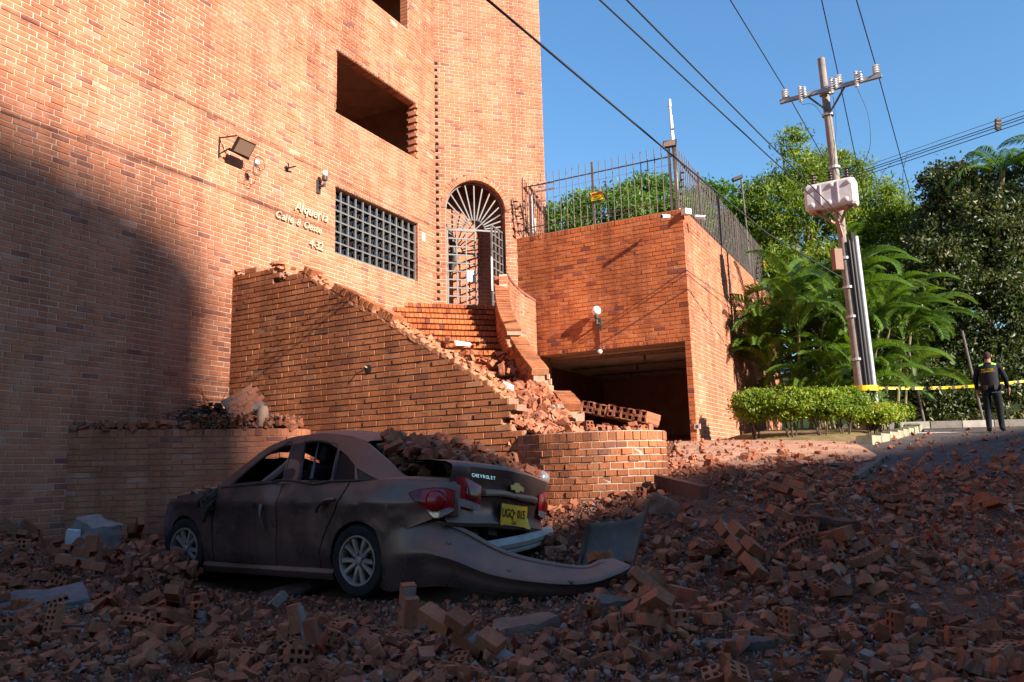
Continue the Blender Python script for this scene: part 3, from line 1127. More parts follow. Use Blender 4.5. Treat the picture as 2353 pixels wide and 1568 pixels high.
# ---------------------------------------------------------------- stair wall, stairs, balustrade, planter, curved wall
SE = Vector((-0.08, 10.0, 0))
sdir = (SE - J).normalized()
SP = [(0, 4.56), (1.02, 4.50), (1.03, 4.25), (1.24, 4.22), (1.25, 4.36), (1.58, 4.33), (2.05, 4.04), (3.14, 3.44), (4.4, 2.68), (4.88, 2.36), (5.14, 2.14), (5.15, 1.78), (5.4, 1.70)]
def stop(s):
    for (a, za), (b, zb_) in zip(SP, SP[1:]):
        if a <= s <= b:
            return za + (zb_ - za) * (s - a) / (b - a)
    return SP[-1][1]
def stair_cut(zc):
    """cut the bricks along the broken slope"""
    if zc > 4.36 or zc < 2.2:
        return []
    lo, hi = 1.58, 5.14
    while hi - lo > .005:
        mid_ = (lo + hi) / 2
        if stop(mid_) > zc + .01:
            lo = mid_
        else:
            hi = mid_
    return [(lo, 9.0)]
swt = thing('stair_wall', 'broken brown brick stair wall with a ragged sloping top, behind the car', 'wall', (J + (SE - J) * .5)[:2] + (0.3,) if False else ((J.x + SE.x) / 2, (J.y + SE.y) / 2, 0.3))
SEx = SE + sdir * 0.22
swall, SPth = wall('wall_body', swt, [J[:2], SEx[:2]], 0.15, courses_to(0.15, 4.66, .083, .265), M_STW, M_MORTS, .26, 1, top=lambda s_: stop(s_) + (.05 if s_ > 1.58 else 0), excl=stair_cut, rough_ends=.03, jitter=1.3, joint=.016, recess=.010)
nS = Vector((sdir.y, -sdir.x, 0))
def spt(s, z, off=0.0):
    p = J + sdir * s + nS * off
    return Vector((p.x, p.y, z))
# the sloping header course on top, partly knocked off, and the raw broken edge
recs = []
s = 1.62
while s < 4.75:
    z = stop(s) + .055
    sl = (stop(s + .1) - stop(s - .1)) / .2
    ta = (sdir + Vector((0, 0, sl))).normalized()
    upv = (Vector((0, 0, 1)) - ta * ta.z).normalized()
    if (1.62 <= s < 1.75) or (2.2 < s < 3.35 and not (2.93 < s < 3.05)):
        recs.append((spt(s, z, .004), [[ta.x, nS.x, upv.x], [ta.y, nS.y, upv.y], [ta.z, nS.z, upv.z]], .076, .115, tone()))
    s += .087
place_bricks(recs, M_STW, swall, 80, 2.0, 0.24)
# plain sloping course that remains behind the lit edge
mb = MB()
s = 1.6
while s < 5.1:
    z = stop(s)
    dz = rnd.uniform(-.05, .06)
    q = spt(s, z + dz, -rnd.uniform(.06, .24))
    rot = Euler((rnd.uniform(-.5, .5), rnd.uniform(-.5, .5), rnd.uniform(0, 3))).to_matrix()
    mb.shard(q, (rnd.uniform(.05, .15), rnd.uniform(.04, .10), rnd.uniform(.03, .08)), rot, 0, tone())
    s += .022
def sloped_strip(s0, s1, n):
    P_ = []
    for i in range(n + 1):
        s_ = s0 + (s1 - s0) * i / n
        zt = stop(s_) + rnd.uniform(-.012, .012)
        fo = .005 - rnd.uniform(0, .012)
        P_.append([spt(s_, zt - .075 + rnd.uniform(-.02, .02), fo), spt(s_, zt - .02, fo), spt(s_, zt + rnd.uniform(-.01, .02), fo - .05), spt(s_, zt + rnd.uniform(-.01, .02), -.14), spt(s_, zt - .01, -.25), spt(s_, zt - .13, -.255)])
    mb.grid(P_, 0, .5)
sloped_strip(1.6, 5.12, 90)
for k in range(90):
    s = rnd.choice([rnd.uniform(0, 1.3), rnd.uniform(.85, 1.25)])
    q = spt(s, stop(s) + rnd.uniform(-.03, .10 if s > .8 else .05), -rnd.uniform(.02, .24))
    mb.shard(q, (rnd.uniform(.04, .12), rnd.uniform(.04, .08), rnd.uniform(.03, .07)), Euler((rnd.uniform(-.4, .4), rnd.uniform(-.4, .4), rnd.uniform(0, 3))).to_matrix(), 0, tone())
for k in range(70):
    z = rnd.uniform(1.0, 2.15)
    q = spt(5.15 + rnd.uniform(-.03, .05), z, -rnd.uniform(.02, .25))
    mb.shard(q, (rnd.uniform(.04, .10), rnd.uniform(.04, .10), rnd.uniform(.03, .08)), Euler((rnd.uniform(-.4, .4), rnd.uniform(-.4, .4), rnd.uniform(0, 3))).to_matrix(), 0, tone())
o = obj('ragged_edge', mb, M_BROKEN, swt)
o['kind'] = 'stuff'
mb = MB()
mb.lathe([(.055, -.02), (.06, .006), (.03, .008)], spt(2.88, 2.72, .0), 12, Matrix((sdir, Vector((0, 0, 1)), nS)).transposed(), 0)
mb.tube([spt(2.86, 2.74, 0), spt(2.84, 2.76, .05), spt(2.9, 2.74, .09)], .008, 6, 1)
obj('torn_socket', mb, [M_DARK, M_GOLD], swt)

# stairs
def clip(poly, n, c):
    out = []
    for i in range(len(poly)):
        p, q = Vector(poly[i]), Vector(poly[(i + 1) % len(poly)])
        dp, dq = p.dot(n) - c, q.dot(n) - c
        if dp >= 0:
            out.append(p)
        if dp * dq < 0:
            out.append(p + (q - p) * (dp / (dp - dq)))
    return out
def stair_clip(poly):
    nb = Vector(NB[:2])
    poly = clip(poly, nb, Vector(J[:2]).dot(nb) + .2)           # behind the stair wall
    nf = Vector(NF[:2])
    poly = clip(poly, nf, Vector(J[:2]).dot(nf) - .06)          # in front of the facade
    bl = Vector((-(17.5 - 11.0), -(.78 + .33))).normalized()    # left of the balustrade
    poly = clip(poly, bl, Vector((-.30, 17.5)).dot(bl))
    return poly
stairs = thing('staircase', 'brick staircase climbing to the iron gate, strewn with rubble', 'stairs', (0, 14, 1.7))
T2, NT2 = Vector(T[:2]), Vector(NTo[:2])
K2 = Vector(K[:2])
NSTEP = 18
RISE, TREAD = .175, .30
def step_geo(k):
    return 4.92 - RISE * k, .9 + TREAD * k
for k in range(NSTEP):
    z, dk = step_geo(k)
    back = 0.0 if k == 0 else dk - TREAD - .12
    poly = [K2 + T2 * -6 + NT2 * back, K2 + T2 * 8 + NT2 * back, K2 + T2 * 8 + NT2 * (dk - .09), K2 + T2 * -6 + NT2 * (dk - .09)]
    poly = stair_clip(poly)
    if len(poly) < 3:
        continue
    area = sum(poly[i].x * poly[(i + 1) % len(poly)].y - poly[(i + 1) % len(poly)].x * poly[i].y for i in range(len(poly)))
    if area < 0:
        poly = poly[::-1]
    mb = MB()
    mb.prism(poly, z - .55, z - .002)
    st = obj('step', mb, M_MORTG, stairs)
    # riser bricks standing on end along the nosing
    ed = [p for p in poly if abs((p - K2).dot(NT2) - (dk - .09)) < .004]
    if len(ed) >= 2 and k < 13:
        ss = sorted([(p - K2).dot(T2) for p in ed])
        s0, s1 = ss[0], ss[-1]
        s0 = max(s0, -1.75 - .1 * k)
        n = max(1, int((s1 - s0) / .088))
        recs = []
        for i in range(n):
            sc_ = s0 + (i + .5) * (s1 - s0) / n
            c = K2 + T2 * sc_ + NT2 * (dk + .012)
            recs.append(((c.x, c.y, z - .044), [[T.x, NTo.x, 0], [T.y, NTo.y, 0], [0, 0, 1]], (s1 - s0) / n - .008, .088, tone()))
        place_bricks(recs, M_GAR, st, 40, 1.2, .20)

# right balustrade
def dp2(px, py, Y):
    p = dep(px, py, Y)
    return p
BLP = [dp2(1137, 640, 16.7), dp2(1140, 690, 15.9), dp2(1152, 735, 15.1), dp2(1185, 800, 13.8), dp2(1228, 858, 12.6), dp2(1280, 915, 11.6), dp2(1300, 945, 11.2)]
bal = thing('stair_balustrade', 'broken orange brick balustrade curving down the right side of the stairs', 'wall', (.3, 14, 2.0))
bpts = [Vector((p.x, p.y)) for p in catmull([Vector((p.x, p.y, p.z)) for p in BLP], 4)]
bz = [p.z for p in catmull([Vector((p.x, p.y, p.z)) for p in BLP], 4)]
BPth = Path(bpts, 1)
def btop(s):
    for i in range(len(BPth.l) - 1):
        if BPth.l[i] <= s <= BPth.l[i + 1]:
            f = (s - BPth.l[i]) / (BPth.l[i + 1] - BPth.l[i])
            return bz[i] + (bz[i + 1] - bz[i]) * f
    return bz[-1]
def btop2(s):
    return btop(s) - .045 - (.12 if 2.15 < s < 2.45 else 0) - (.16 if 4.1 < s < 4.9 else 0)
bw, _ = wall('balustrade_body', bal, bpts, 1.2, courses_to(1.2, 5.95, .0905, .24), M_GAR, M_MORTG, .27, 1, top=btop2, jitter=1.5)
# sloping cap of bricks on edge, missing where it broke
recs = []
s = .02
while s < BPth.S - .02:
    if not (2.15 < s < 2.5 or 4.05 < s < 5.0 or 5.5 < s < 5.7):
        q, d, n = BPth.at(s)
        sl = (btop(min(s + .15, BPth.S)) - btop(max(s - .15, 0))) / (min(s + .15, BPth.S) - max(s - .15, 0))
        ta = Vector((d.x, d.y, sl)).normalized()
        n3 = Vector((n.x, n.y, 0))
        upv = ta.cross(n3)
        if upv.z < 0:
            upv = -upv
        c = Vector((q.x, q.y, btop(s) + .012)) + upv * .03
        recs.append((c - n3 * .135, [[n3.x, upv.x, ta.x], [n3.y, upv.y, ta.y], [n3.z, upv.z, ta.z]], .285, .062, tone()))
    s += .068
place_bricks(recs, M_STW, bw, 120, 1.5, .11)
# right face of the balustrade
mb_pts = [(p - Vector(BPth.at(min(l + .01, BPth.S - .01))[2]) * .272) for p, l in zip(bpts, BPth.l)]
wall('balustrade_back', bal, mb_pts, 1.6, courses_to(1.6, 5.95, .0905, .24), M_FAC, M_MORTL, .02, -1, top=lambda s: btop2(s) - .02, maxparts=0)
# lower end pier
# wing wall between balustrade and garage
WPs = [dp2(1166, 630, 16.3), dp2(1176, 645, 16.8), dp2(1198, 668, 17.5), dp2(1231, 690, 18.2)]
wc = catmull(WPs, 4)
wpts = [Vector((p.x, p.y)) for p in wc]
WPth = Path(wpts, 1)
def wtop(s):
    for i in range(len(WPth.l) - 1):
        if WPth.l[i] <= s <= WPth.l[i + 1]:
            f = (s - WPth.l[i]) / (WPth.l[i + 1] - WPth.l[i])
            return wc[i].z + (wc[i + 1].z - wc[i].z) * f
    return wc[-1].z
wing = thing('curved_wing_wall', 'pale sunlit brick wing wall with a concave top between gate and garage', 'wall', (.3, 16.5, 2.5))
wall('wing_body', wing, wpts, 1.6, courses_to(1.6, 5.9, .0905, .24), M_FAC, M_MORTL, .18, 1, top=wtop, maxparts=200)
mb = MB()
P_ = []
for p, l in zip(wc, WPth.l):
    q, d, n = WPth.at(min(l, WPth.S - .001))
    n3 = Vector((n.x, n.y, 0))
    P_.append([p + n3 * .012 + Vector((0, 0, -.05)), p + n3 * .012 + Vector((0, 0, .012)), p - n3 * .19 + Vector((0, 0, .012)), p - n3 * .19 + Vector((0, 0, -.05))])
mb.grid(P_, flip=False)
obj('wing_coping', mb, M_FAC, wing)
q, d, n = WPth.at(.01)
recs = []
zz_ = 3.2
while zz_ < wtop(.01) - .05:
    cc_ = q - n * .09
    recs.append(((cc_.x - d.x * .012, cc_.y - d.y * .012, zz_), [[n.x, -d.x, 0], [n.y, -d.y, 0], [0, 0, 1]], .185, .078, tone()))
    zz_ += .0905
place_bricks(recs, M_FAC, wing, 40, 1.0, .05)
mb = MB()
q, d, n = WPth.at(.35)
hp = Vector((q.x, q.y, 3.9))
n3 = Vector((n.x, n.y, 0))
mb.tube([hp + n3 * .02 + Vector((0, 0, .1)), hp + n3 * .10 + Vector((0, 0, .09)), hp + n3 * .12, hp + n3 * .10 - Vector((0, 0, .09)), hp + n3 * .02 - Vector((0, 0, .1))], .012, 6)
obj('iron_ring', mb, M_DKSTEEL, wing)

# planter against the facade
PT = [(-5.74, 10.30), (-4.9, 10.62), (-4.1, 10.93), (-3.55, 11.10), (-3.2, 11.25), (-3.02, 11.45), (-2.98, 11.72)]
pl_ = thing('brick_planter', 'knee-high curved brick planter against the facade, loaded with rubble and uprooted shrub', 'planter', (-4.4, 10.8, .3))
PZ = 1.92
ppts = [Vector((p.x, p.y)) for p in catmull([Vector((*p, 0)) for p in PT], 3)]
pw, PPth = wall('planter_wall', pl_, ppts, .1, courses_to(.1, PZ, .0755, .275, (.105, .095)), M_FAC, M_MORTG, .22, 1, jitter=1.2)
mb = MB()
soil = [Vector(p) for p in [(-5.66, 10.45), (-4.85, 10.78), (-4.05, 11.08), (-3.5, 11.25), (-3.2, 11.4), (-3.1, 11.75), (-4.55, 12.55)]]
mb.prism(soil, PZ - .3, PZ - .03)
obj('planter_soil', mb, M_DIRT, pl_)

# curved low wall in front of the stairs
CT = [(-.03, 10.00), (.30, 9.62), (.75, 9.36), (1.2, 9.27), (1.55, 9.36), (1.80, 9.62), (1.86, 9.95), (1.80, 10.35)]
crv = thing('curved_low_wall', 'low curved orange brick wall with white mortar at the stair foot', 'wall', (.9, 9.5, .6))
CZ = dep(1330, 992, 9.3).z
cpts = [Vector((p.x, p.y)) for p in catmull([Vector((*p, 0)) for p in CT], 4)]
cw, CPth = wall('curved_wall_body', crv, cpts, .1, courses_to(.1, CZ, .083, .138, (.118, .098)), M_STW, M_MORTW, .24, 1, joint=.013, jitter=1.6)
cz_fill = CZ - .06
mb = MB()
fillp = [Vector(p) for p in [(-.1, 10.25), (.3, 9.82), (.75, 9.56), (1.2, 9.47), (1.5, 9.55), (1.68, 9.75), (1.7, 10.3), (1.3, 11.3), (.3, 11.6), (-.6, 10.7)]]
mb.prism(fillp, CZ - .5, cz_fill)
obj('stair_foot_fill', mb, M_DIRT, crv)
def foot_h(x, y):
    e = max(0.0, min(1.0, (y - 9.75 - .12 * x) / 1.25))
    return .72 * e ** 1.2 * max(0.0, min(1.0, (.95 - x) / .55)) * max(0.0, min(1.0, (x + .75) / .45))
hg = [[(x, y, cz_fill - .02 + foot_h(x, y) + .02 * noise.noise(Vector((x * 6, y * 6, 0)))) for y in np.linspace(9.5, 11.75, 16)] for x in np.linspace(-.55, 1.7, 16)]
mb = MB()
mb.grid(hg, flip=False)
for f_i in range(len(mb.f) - 1, -1, -1):
    c_ = sum((Vector(mb.v[i]) for i in mb.f[f_i]), Vector()) / 4
    if not inpoly(np.array([c_.x]), np.array([c_.y]), [(-.05, 10.25), (.35, 9.85), (.75, 9.62), (1.2, 9.52), (1.5, 9.6), (1.62, 9.8), (1.65, 10.3), (1.25, 11.3), (.3, 11.6), (-.5, 10.7)])[0]:
        del mb.f[f_i]
        del mb.m[f_i]
obj('dust_heap', mb, M_DIRT, crv, smooth='all')
# ---------------------------------------------------------------- fences on the garage roof
def fence(name, label, o3, ax, length, out, post_every, nwire, z0=6.84):
    t = thing(name, label, 'fence', (o3[0], o3[1], 6.8))
    ax = Vector(ax)
    out = Vector(out)
    o3 = Vector((o3[0], o3[1], 0)) - out * .14
    n = int(length / .165)
    for k in range(n + 1):
        p = o3 + ax * (k * length / n)
        lean = Vector((rnd.uniform(-.008, .008), rnd.uniform(-.008, .008), 0))
        b_ = MB()
        if k % post_every == 0:
            b_.box(p + Vector((0, 0, 7.6)), (.05, .05, 1.52), Matrix.Rotation(math.atan2(ax.y, ax.x), 3, 'Z'))
            obj('post', b_, M_FENCE, t)
        else:
            b_.tube([p + Vector((0, 0, z0 + .02)), p + lean + Vector((0, 0, 8.36))], .011, 6)
            obj('bar', b_, M_FENCE, t)
    for z in (7.06, 8.10):
        b_ = MB()
        b_.bar(o3 + Vector((0, 0, z)) - out * .016, o3 + ax * length + Vector((0, 0, z)) - out * .016, .012, .05, out)
        obj('rail', b_, M_RUST, t)
    for k in range(nwire):
        z = 7.0 + k * .19
        b_ = MB()
        pts = [o3 + ax * (length * i / 8) - out * .12 + Vector((0, 0, z - .012 * math.sin(math.pi * (i % 2)))) for i in range(9)]
        b_.tube(pts, .0035, 4)
        obj('electric_wire', b_, M_GALV, t)
    for k in (0, int(length / 2.2)):
        b_ = MB()
        p = o3 + ax * min(length, .1 + k * 2.1) - out * .02
        q = p + out * .28 + Vector((0, 0, -.0))
        b_.tube([p + Vector((0, 0, 6.95)), p + out * .12 + Vector((0, 0, 7.75))], .014, 6)
        for i in range(5):
            c = p + out * (.02 + .024 * i) + Vector((0, 0, 7.05 + i * .16))
            b_.tube([c, c + out * .07], .018, 6)
        obj('insulator_bracket', b_, M_BLACK, t)
    return t
fence('roof_fence', 'brown steel bar fence along the garage roof edge above the dark doorway', gpt(.12, 0), gdir, 3.85, nG, 11, 7)
fence('roof_fence', 'long steel bar fence running back along the side of the garage roof', (G1 + D * .12)[:2], D, 10.0, NF, 12, 7)

def sign(name, label, c, x, n, w, h, lines, cat='sign'):
    t = thing(name, label, cat, c)
    x, n = Vector(x), Vector(n)
    Mx = frame(c, x, n)
    b_ = MB()
    b_.box((0, 0, 0), (w, h, .006))
    me = b_.mesh('sign_plate')
    me.transform(Mx)
    obj('sign_plate', me, M_YEL, t)
    b_ = MB()
    b_.box((0, h * .27, .0045), (w * .96, h * .40, .003))
    me = b_.mesh('sign_band')
    me.transform(Mx)
    obj('sign_band', me, M_ORSIGN, t)
    for (tx, sz, y) in lines:
        put_text('lettering', tx, sz, .001, Mx @ Matrix.Translation((0, y, .0085)), M_BLACK, t, bold=.001, center=True)
    return t
c = gpt(2.07, 7.50, -.10)
sign('warning_sign', 'orange and yellow PELIGRO electric fence sign tied to the front fence bars', c, gdir, nG, .30, .20, [('PELIGRO', .062, .028), ('CERCA', .05, -.035), ('ELECTRICA', .034, -.08)])
c = onpl(1758, 612, G1 + A * .05, A)
sign('warning_sign', 'small yellow sign near the far end of the side fence', c, D, NF, .36, .34, [('PELIGRO', .07, .06)])

# mast with floodlight at the roof corner
mc = gpt(3.92, 6.8, -.14)
t = thing('corner_mast', 'thin galvanised mast with a floodlight at the garage roof corner', 'mast', mc)
b_ = MB()
b_.tube([mc, mc + Vector((-.03, 0, 2.45))], .026, 8)
b_.tube([mc + Vector((.05, .02, 0)), mc + Vector((.0, 0, 2.25))], .016, 8)
b_.tube([mc + Vector((-.03, 0, 2.45)), mc + Vector((-.03, 0, 2.62))], .036, 8)
obj('pole', b_, M_GALV, t, smooth=True)
b_ = MB()
fc = mc + Vector((-.12, -.16, 1.5))
Rf = Euler((R(-28), 0, R(-22))).to_matrix()
b_.box(fc, (.30, .04, .22), Rf, 0)
b_.box(fc + Rf @ Vector((0, -.024, 0)), (.26, .008, .18), Rf, 1)
b_.tube([fc, mc + Vector((0, 0, 1.46))], .014, 6)
obj('floodlight', b_, [M_BLACK, M_LAMPGLASS], t)
b_ = MB()
for z in (.3, .8, 1.3, 1.9):
    b_.tube([mc + Vector((-.02, -.04, z)), mc + Vector((.03, -.03, z + .01))], .012, 6)
obj('strap', b_, M_BLACK, t)
def bullet(name, label, p, dirv):
    t = thing(name, label, 'camera', p)
    d = Vector(dirv).normalized()
    b_ = MB()
    p = Vector(p)
    b_.tube([p - d * .10, p - d * .09, p + d * .08, p + d * .12], [.03, .045, .045, .05], 12)
    obj('camera_housing', b_, M_WHITE, t, smooth=True)
    b_ = MB()
    b_.tube([p + d * .119, p + d * .125], .036, 12)
    obj('lens', b_, M_BLACK, t)
    b_ = MB()
    b_.tube([p - d * .05, p - d * .05 + Vector((.03, .08, .02))], .014, 6)
    obj('bracket', b_, M_WHITE, t)
bullet('security_camera', 'white bullet camera on the garage front just below the roof corner', gpt(3.78, 6.58, .32), (-.8, -.5, -.15))
bullet('security_camera', 'white bullet camera on the garage side just past the roof corner', G1 + D * .25 + NF * .3 + Vector((0, 0, 6.62)), (.8, -.35, -.2))
b_ = MB()
b_.box(G1 + Vector((.02, -.03, 6.70)) + NF * .05, (.16, .14, .12), Matrix.Rotation(.5, 3, 'Z'))
tag(obj('junction_box', b_, M_WHITE), 'small white junction box at the garage roof corner', 'box')

# white conduits where the fence meets the tower
t = thing('conduit_pipes', 'white conduit pipes climbing beside the gate tower at the fence end', 'pipe', gpt(.3, 6.8, -.2))
for s_, zt_ in ((.16, 8.15), (.30, 8.05), (.40, 7.3)):
    b_ = MB()
    if s_ < .2:
        b_.tube([gpt(s_, 6.6, -.25), gpt(s_, zt_ - .05, -.25), gpt(s_ + .05, zt_, -.25), gpt(.9, zt_ - .02, -.25)], .028, 8)
    elif s_ < .35:
        b_.tube([gpt(s_, 6.6, -.25), gpt(s_, zt_ - .12, -.25), gpt(s_ + .05, zt_ - .08, -.25), gpt(.95, zt_ - .09, -.25)], .024, 8)
    else:
        b_.tube([gpt(s_, 6.6, -.25), gpt(s_ - .02, zt_, -.25)], .02, 8)
    obj('conduit', b_, M_PVC, t, smooth=True)
b_ = MB()
b_.tube([gpt(-.02, 7.8, .10), gpt(.10, 6.84, .05)], .014, 6)
for i in range(5):
    b_.tube([gpt(.0 + .02 * i, 7.7 - .19 * i, .10), gpt(.10 + .02 * i, 7.68 - .19 * i, .10)], .02, 6)
b_.tube([gpt(-.5, 7.4, .05), gpt(.06, 7.42, .08)], .008, 5)
b_.tube([gpt(-.35, 7.35, .05), gpt(.12, 6.85, .05)], .012, 5)
b_.tube([gpt(.0, 7.6, .08), gpt(.45, 6.9, -.05)], .008, 5)
tag(obj('electric_fence_strut', b_, M_BLACK), 'black electric fence strut leaning beside the gate tower', 'strut')

# ---------------------------------------------------------------- lamps, letters, small fittings
def wall_lamp(name, label, p, x, n, globe, conduit=0.0, big=True):
    t = thing(name, label, 'lamp', p)
    p, x, n = Vector(p), Vector(x), Vector(n)
    rz = Matrix.Rotation(math.atan2(x.y, x.x), 3, 'Z')
    up = Vector((0, 0, 1))
    b_ = MB()
    b_.box(p + n * .02, (.09, .03, .26), rz)
    obj('back_plate', b_, M_DKSTEEL, t)
    b_ = MB()
    e = p + n * .17
    b_.tube([p + n * .02, e, e + up * .015], .026, 8)
    b_.tube([e + up * -.03, e + up * .10], .022, 8)
    b_.lathe([(.05, 0), (.055, .02), (.055, .085), (.05, .09)], e + up * .09, 14)
    obj('arm', b_, M_DKSTEEL, t, smooth=True)
    b_ = MB()
    gr_ = globe
    b_.lathe([(gr_ * .45, 0), (gr_ * .8, gr_ * .35), (gr_, gr_ * .9), (gr_ * .86, gr_ * 1.45), (gr_ * .5, gr_ * 1.82), (gr_ * .1, gr_ * 1.97)], e + up * .175, 18)
    obj('globe', b_, M_GLOBE, t, smooth='all')
    if conduit:
        b_ = MB()
        b_.tube([p + n * .02 - up * .12, p + n * .022 - up * conduit], .016, 6)
        obj('conduit', b_, M_GAR, t)
        b_ = MB()
        b_.lathe([(.02, 0), (.05, .03), (.055, .06), (.03, .09)], p + n * .06 - up * (conduit + .06), 12)
        obj('socket_cup', b_, M_WHITE, t, smooth=True)
    return t
pg = onpl(1378, 745, G0, D)
wall_lamp('wall_lamp', 'black wall lamp with a white globe above the dark garage doorway', pg, gdir, nG, .105, .62)
pf = onpl(730, 430, J, A)
wall_lamp('wall_lamp', 'black bracket lamp with a bare bulb over the brass letters', pf, D, NF, .06)
# floodlight on the facade
pf = onpl(505, 340, J, A)
t = thing('facade_floodlight', 'square floodlight on a bracket high on the left facade', 'floodlight', pf)
Rz = Matrix.Rotation(math.atan2(D.y, D.x), 3, 'Z')
b_ = MB()
hc = pf + NF * .30 + D * .22 + Vector((0, 0, .02))
Rt = Rz @ Matrix.Rotation(R(38), 3, 'X')
b_.box(hc, (.36, .05, .26), Rt, 0)
b_.box(hc + Rt @ Vector((0, -.029, 0)), (.32, .008, .22), Rt, 1)
obj('lamp_head', b_, [M_BLACK, M_LAMPGLASS], t)
b_ = MB()
b_.bar(pf + NF * .01 - D * .02 + Vector((0, 0, .16)), hc + Rt @ Vector((-.2, .02, .13)), .018)
b_.bar(pf + NF * .01 - D * .02 + Vector((0, 0, .18)), pf + NF * .01 - D * .02 - Vector((0, 0, .18)), .02)
b_.bar(pf + NF * .01 - D * .02 - Vector((0, 0, .12)), hc + Rt @ Vector((-.2, .02, -.10)), .018)
b_.bar(hc + Rt @ Vector((-.2, .04, -.13)), hc + Rt @ Vector((.24, .04, -.15)), .03)
obj('bracket', b_, M_BLACK, t)
b_ = MB()
sc_ = hc + D * .30 - Vector((0, 0, .16))
b_.lathe([(.02, -.05), (.045, -.03), (.05, .02), (.02, .05)], sc_, 12)
obj('sensor', b_, M_CERAM, t, smooth=True)
b_ = MB()
b_.tube([sc_ + (D * math.cos(a_) + Vector((0, 0, math.sin(a_)))) * .12 + D * .06 for a_ in [k * .52 for k in range(13)]], .006, 5)
b_.tube([sc_ + (D * math.cos(a_) + Vector((0, 0, math.sin(a_)))) * .08 - Vector((0, 0, .14)) for a_ in [k * .52 for k in range(13)]], .006, 5)
obj('cable_loop', b_, M_BLACK, t)
pf = onpl(657, 388, J, A)
t = thing('camera_bracket', 'small black empty camera bracket between floodlight and bracket lamp', 'bracket', pf)
b_ = MB()
b_.lathe([(.05, 0), (.055, .015), (.02, .03), (.018, .09)], pf, 12, Matrix((D, Vector((0, 0, 1)).cross(D) * -1, NF)).transposed() if False else frame((0, 0, 0), D, NF).to_3x3())
obj('base', b_, M_BLACK, t, smooth=True)
b_ = MB()
b_.tube([pf + NF * .08, pf + NF * .14 + D * .10 + Vector((0, 0, .05))], .014, 6)
b_.tube([pf + NF * .08, pf + NF * .12 - D * .08 + Vector((0, 0, .06))], .012, 6)
obj('arm', b_, M_BLACK, t)
pf = onpl(972, 545, J, A)
b_ = MB()
b_.box(pf + NF * .012, (.11, .01, .20), Rz, 0)
b_.box(pf + NF * .018 - Vector((0, 0, .07)), (.10, .004, .03), Rz, 1)
tag(obj('paper_notice', b_, [M_WHITE, plain('lilac_print', (0.45, 0.40, 0.62), 0.7)]), 'small white paper notice stuck beside the barred window', 'notice')

def letters(name, label, text, p, s_per, size, shear, cat='lettering'):
    t = thing(name, label, cat, p)
    x = 0.0
    for ch in text:
        if ch != ' ':
            me = text_mesh('letter', ch, size, .012, shear, .003)
            xs = [v.co.x for v in me.vertices]
            w = max(xs) - min(xs)
            me.transform(Matrix.Translation((x - min(xs), 0, .028)))
            me.transform(frame(p, D, NF))
            obj('letter', me, M_GOLD, t)
            x += w * .94 + size * .02
        else:
            x += size * s_per
letters('house_name', 'raised brass script letters Alqueria on the facade, upper line', 'Alqueria', onpl(673, 482, J, A), .35, .25, .3)
letters('street_address', 'raised brass script letters Calle 8 Oeste on the facade, middle line', 'Calle 8 Oeste', onpl(631, 500, J, A), .45, .19, .3)
letters('house_number', 'raised brass numerals 4-32 on the facade, lowest line', '4-32', onpl(708, 567, J, A), .35, .22, .1)

# ---------------------------------------------------------------- utility pole
PB = Vector((7.98, 18.2, 1.7))
PT_ = Vector((7.78, 18.2, 11.08))
def pax(z):
    return PB + (PT_ - PB) * ((z - PB.z) / (PT_.z - PB.z))
pole = thing('utility_pole', 'tall weathered concrete utility pole carrying a cross-arm, behind the hedge', 'pole', PB)
b_ = MB()
b_.tube([pax(1.6), pax(4), pax(7), pax(11.08)], [.13, .117, .103, .085], 14)
obj('shaft', b_, M_POLE, pole, smooth=True)
for z in (6.0, 5.3, 4.6, 3.6, 8.25, 9.6, 10.15):
    b_ = MB()
    b_.lathe([(.138 - .004 * z * .3, -.03), (.15 - .004 * z * .3, -.028), (.15 - .004 * z * .3, .028), (.138 - .004 * z * .3, .03)], pax(z), 14)
    obj('strap', b_, M_GALV, pole)
X0, X1 = Vector((6.82, 18.75 - .17, 10.15)), Vector((8.78, 17.5 - .17, 10.15))
cdir = (X1 - X0).normalized()
cn = Vector((cdir.y, -cdir.x, 0))
b_ = MB()
b_.bar(X0, X1, .09, .09)
obj('cross_arm', b_, plain('galvanised_angle', (.27, .29, .31), .6, .4, .2, nscale=8), pole)
cm = pax(9.6) - Vector((0, .14, 0))
for e in (X0 + (X1 - X0) * .27, X0 + (X1 - X0) * .66):
    b_ = MB()
    b_.bar(e, cm, .03, .04)
    obj('arm_brace', b_, M_FENCE, pole)
def insulator(p, n, r, h, m, name, par, tilt=None):
    b_ = MB()
    prof = [(r * .45, 0)]
    for i in range(n):
        z = h * (i + .2) / n
        prof += [(r * .5, z), (r, z + h / n * .25), (r * .9, z + h / n * .45), (r * .5, z + h / n * .55)]
    prof += [(r * .35, h)]
    b_.lathe(prof, p, 12, tilt)
    return obj(name, b_, m, par, smooth=True)
ins = []
for f_ in (.06, .60, .955):
    p = X0 + (X1 - X0) * f_ + Vector((0, 0, .05))
    insulator(p, 4, .085, .24, M_CERAM, 'pin_insulator', pole)
    ins.append(p + Vector((0, 0, .26)))
for f_ in (.22, .53, .77):
    p = X0 + (X1 - X0) * f_ - cn * -.07 + Vector((0, 0, -.18))
    o = insulator(p, 7, .055, .42, M_CERAM, 'arrester', pole)
    insulator(p + cdir * .10 + Vector((0, 0, .12)), 4, .05, .26, M_CERAM, 'fuse_cutout', pole)
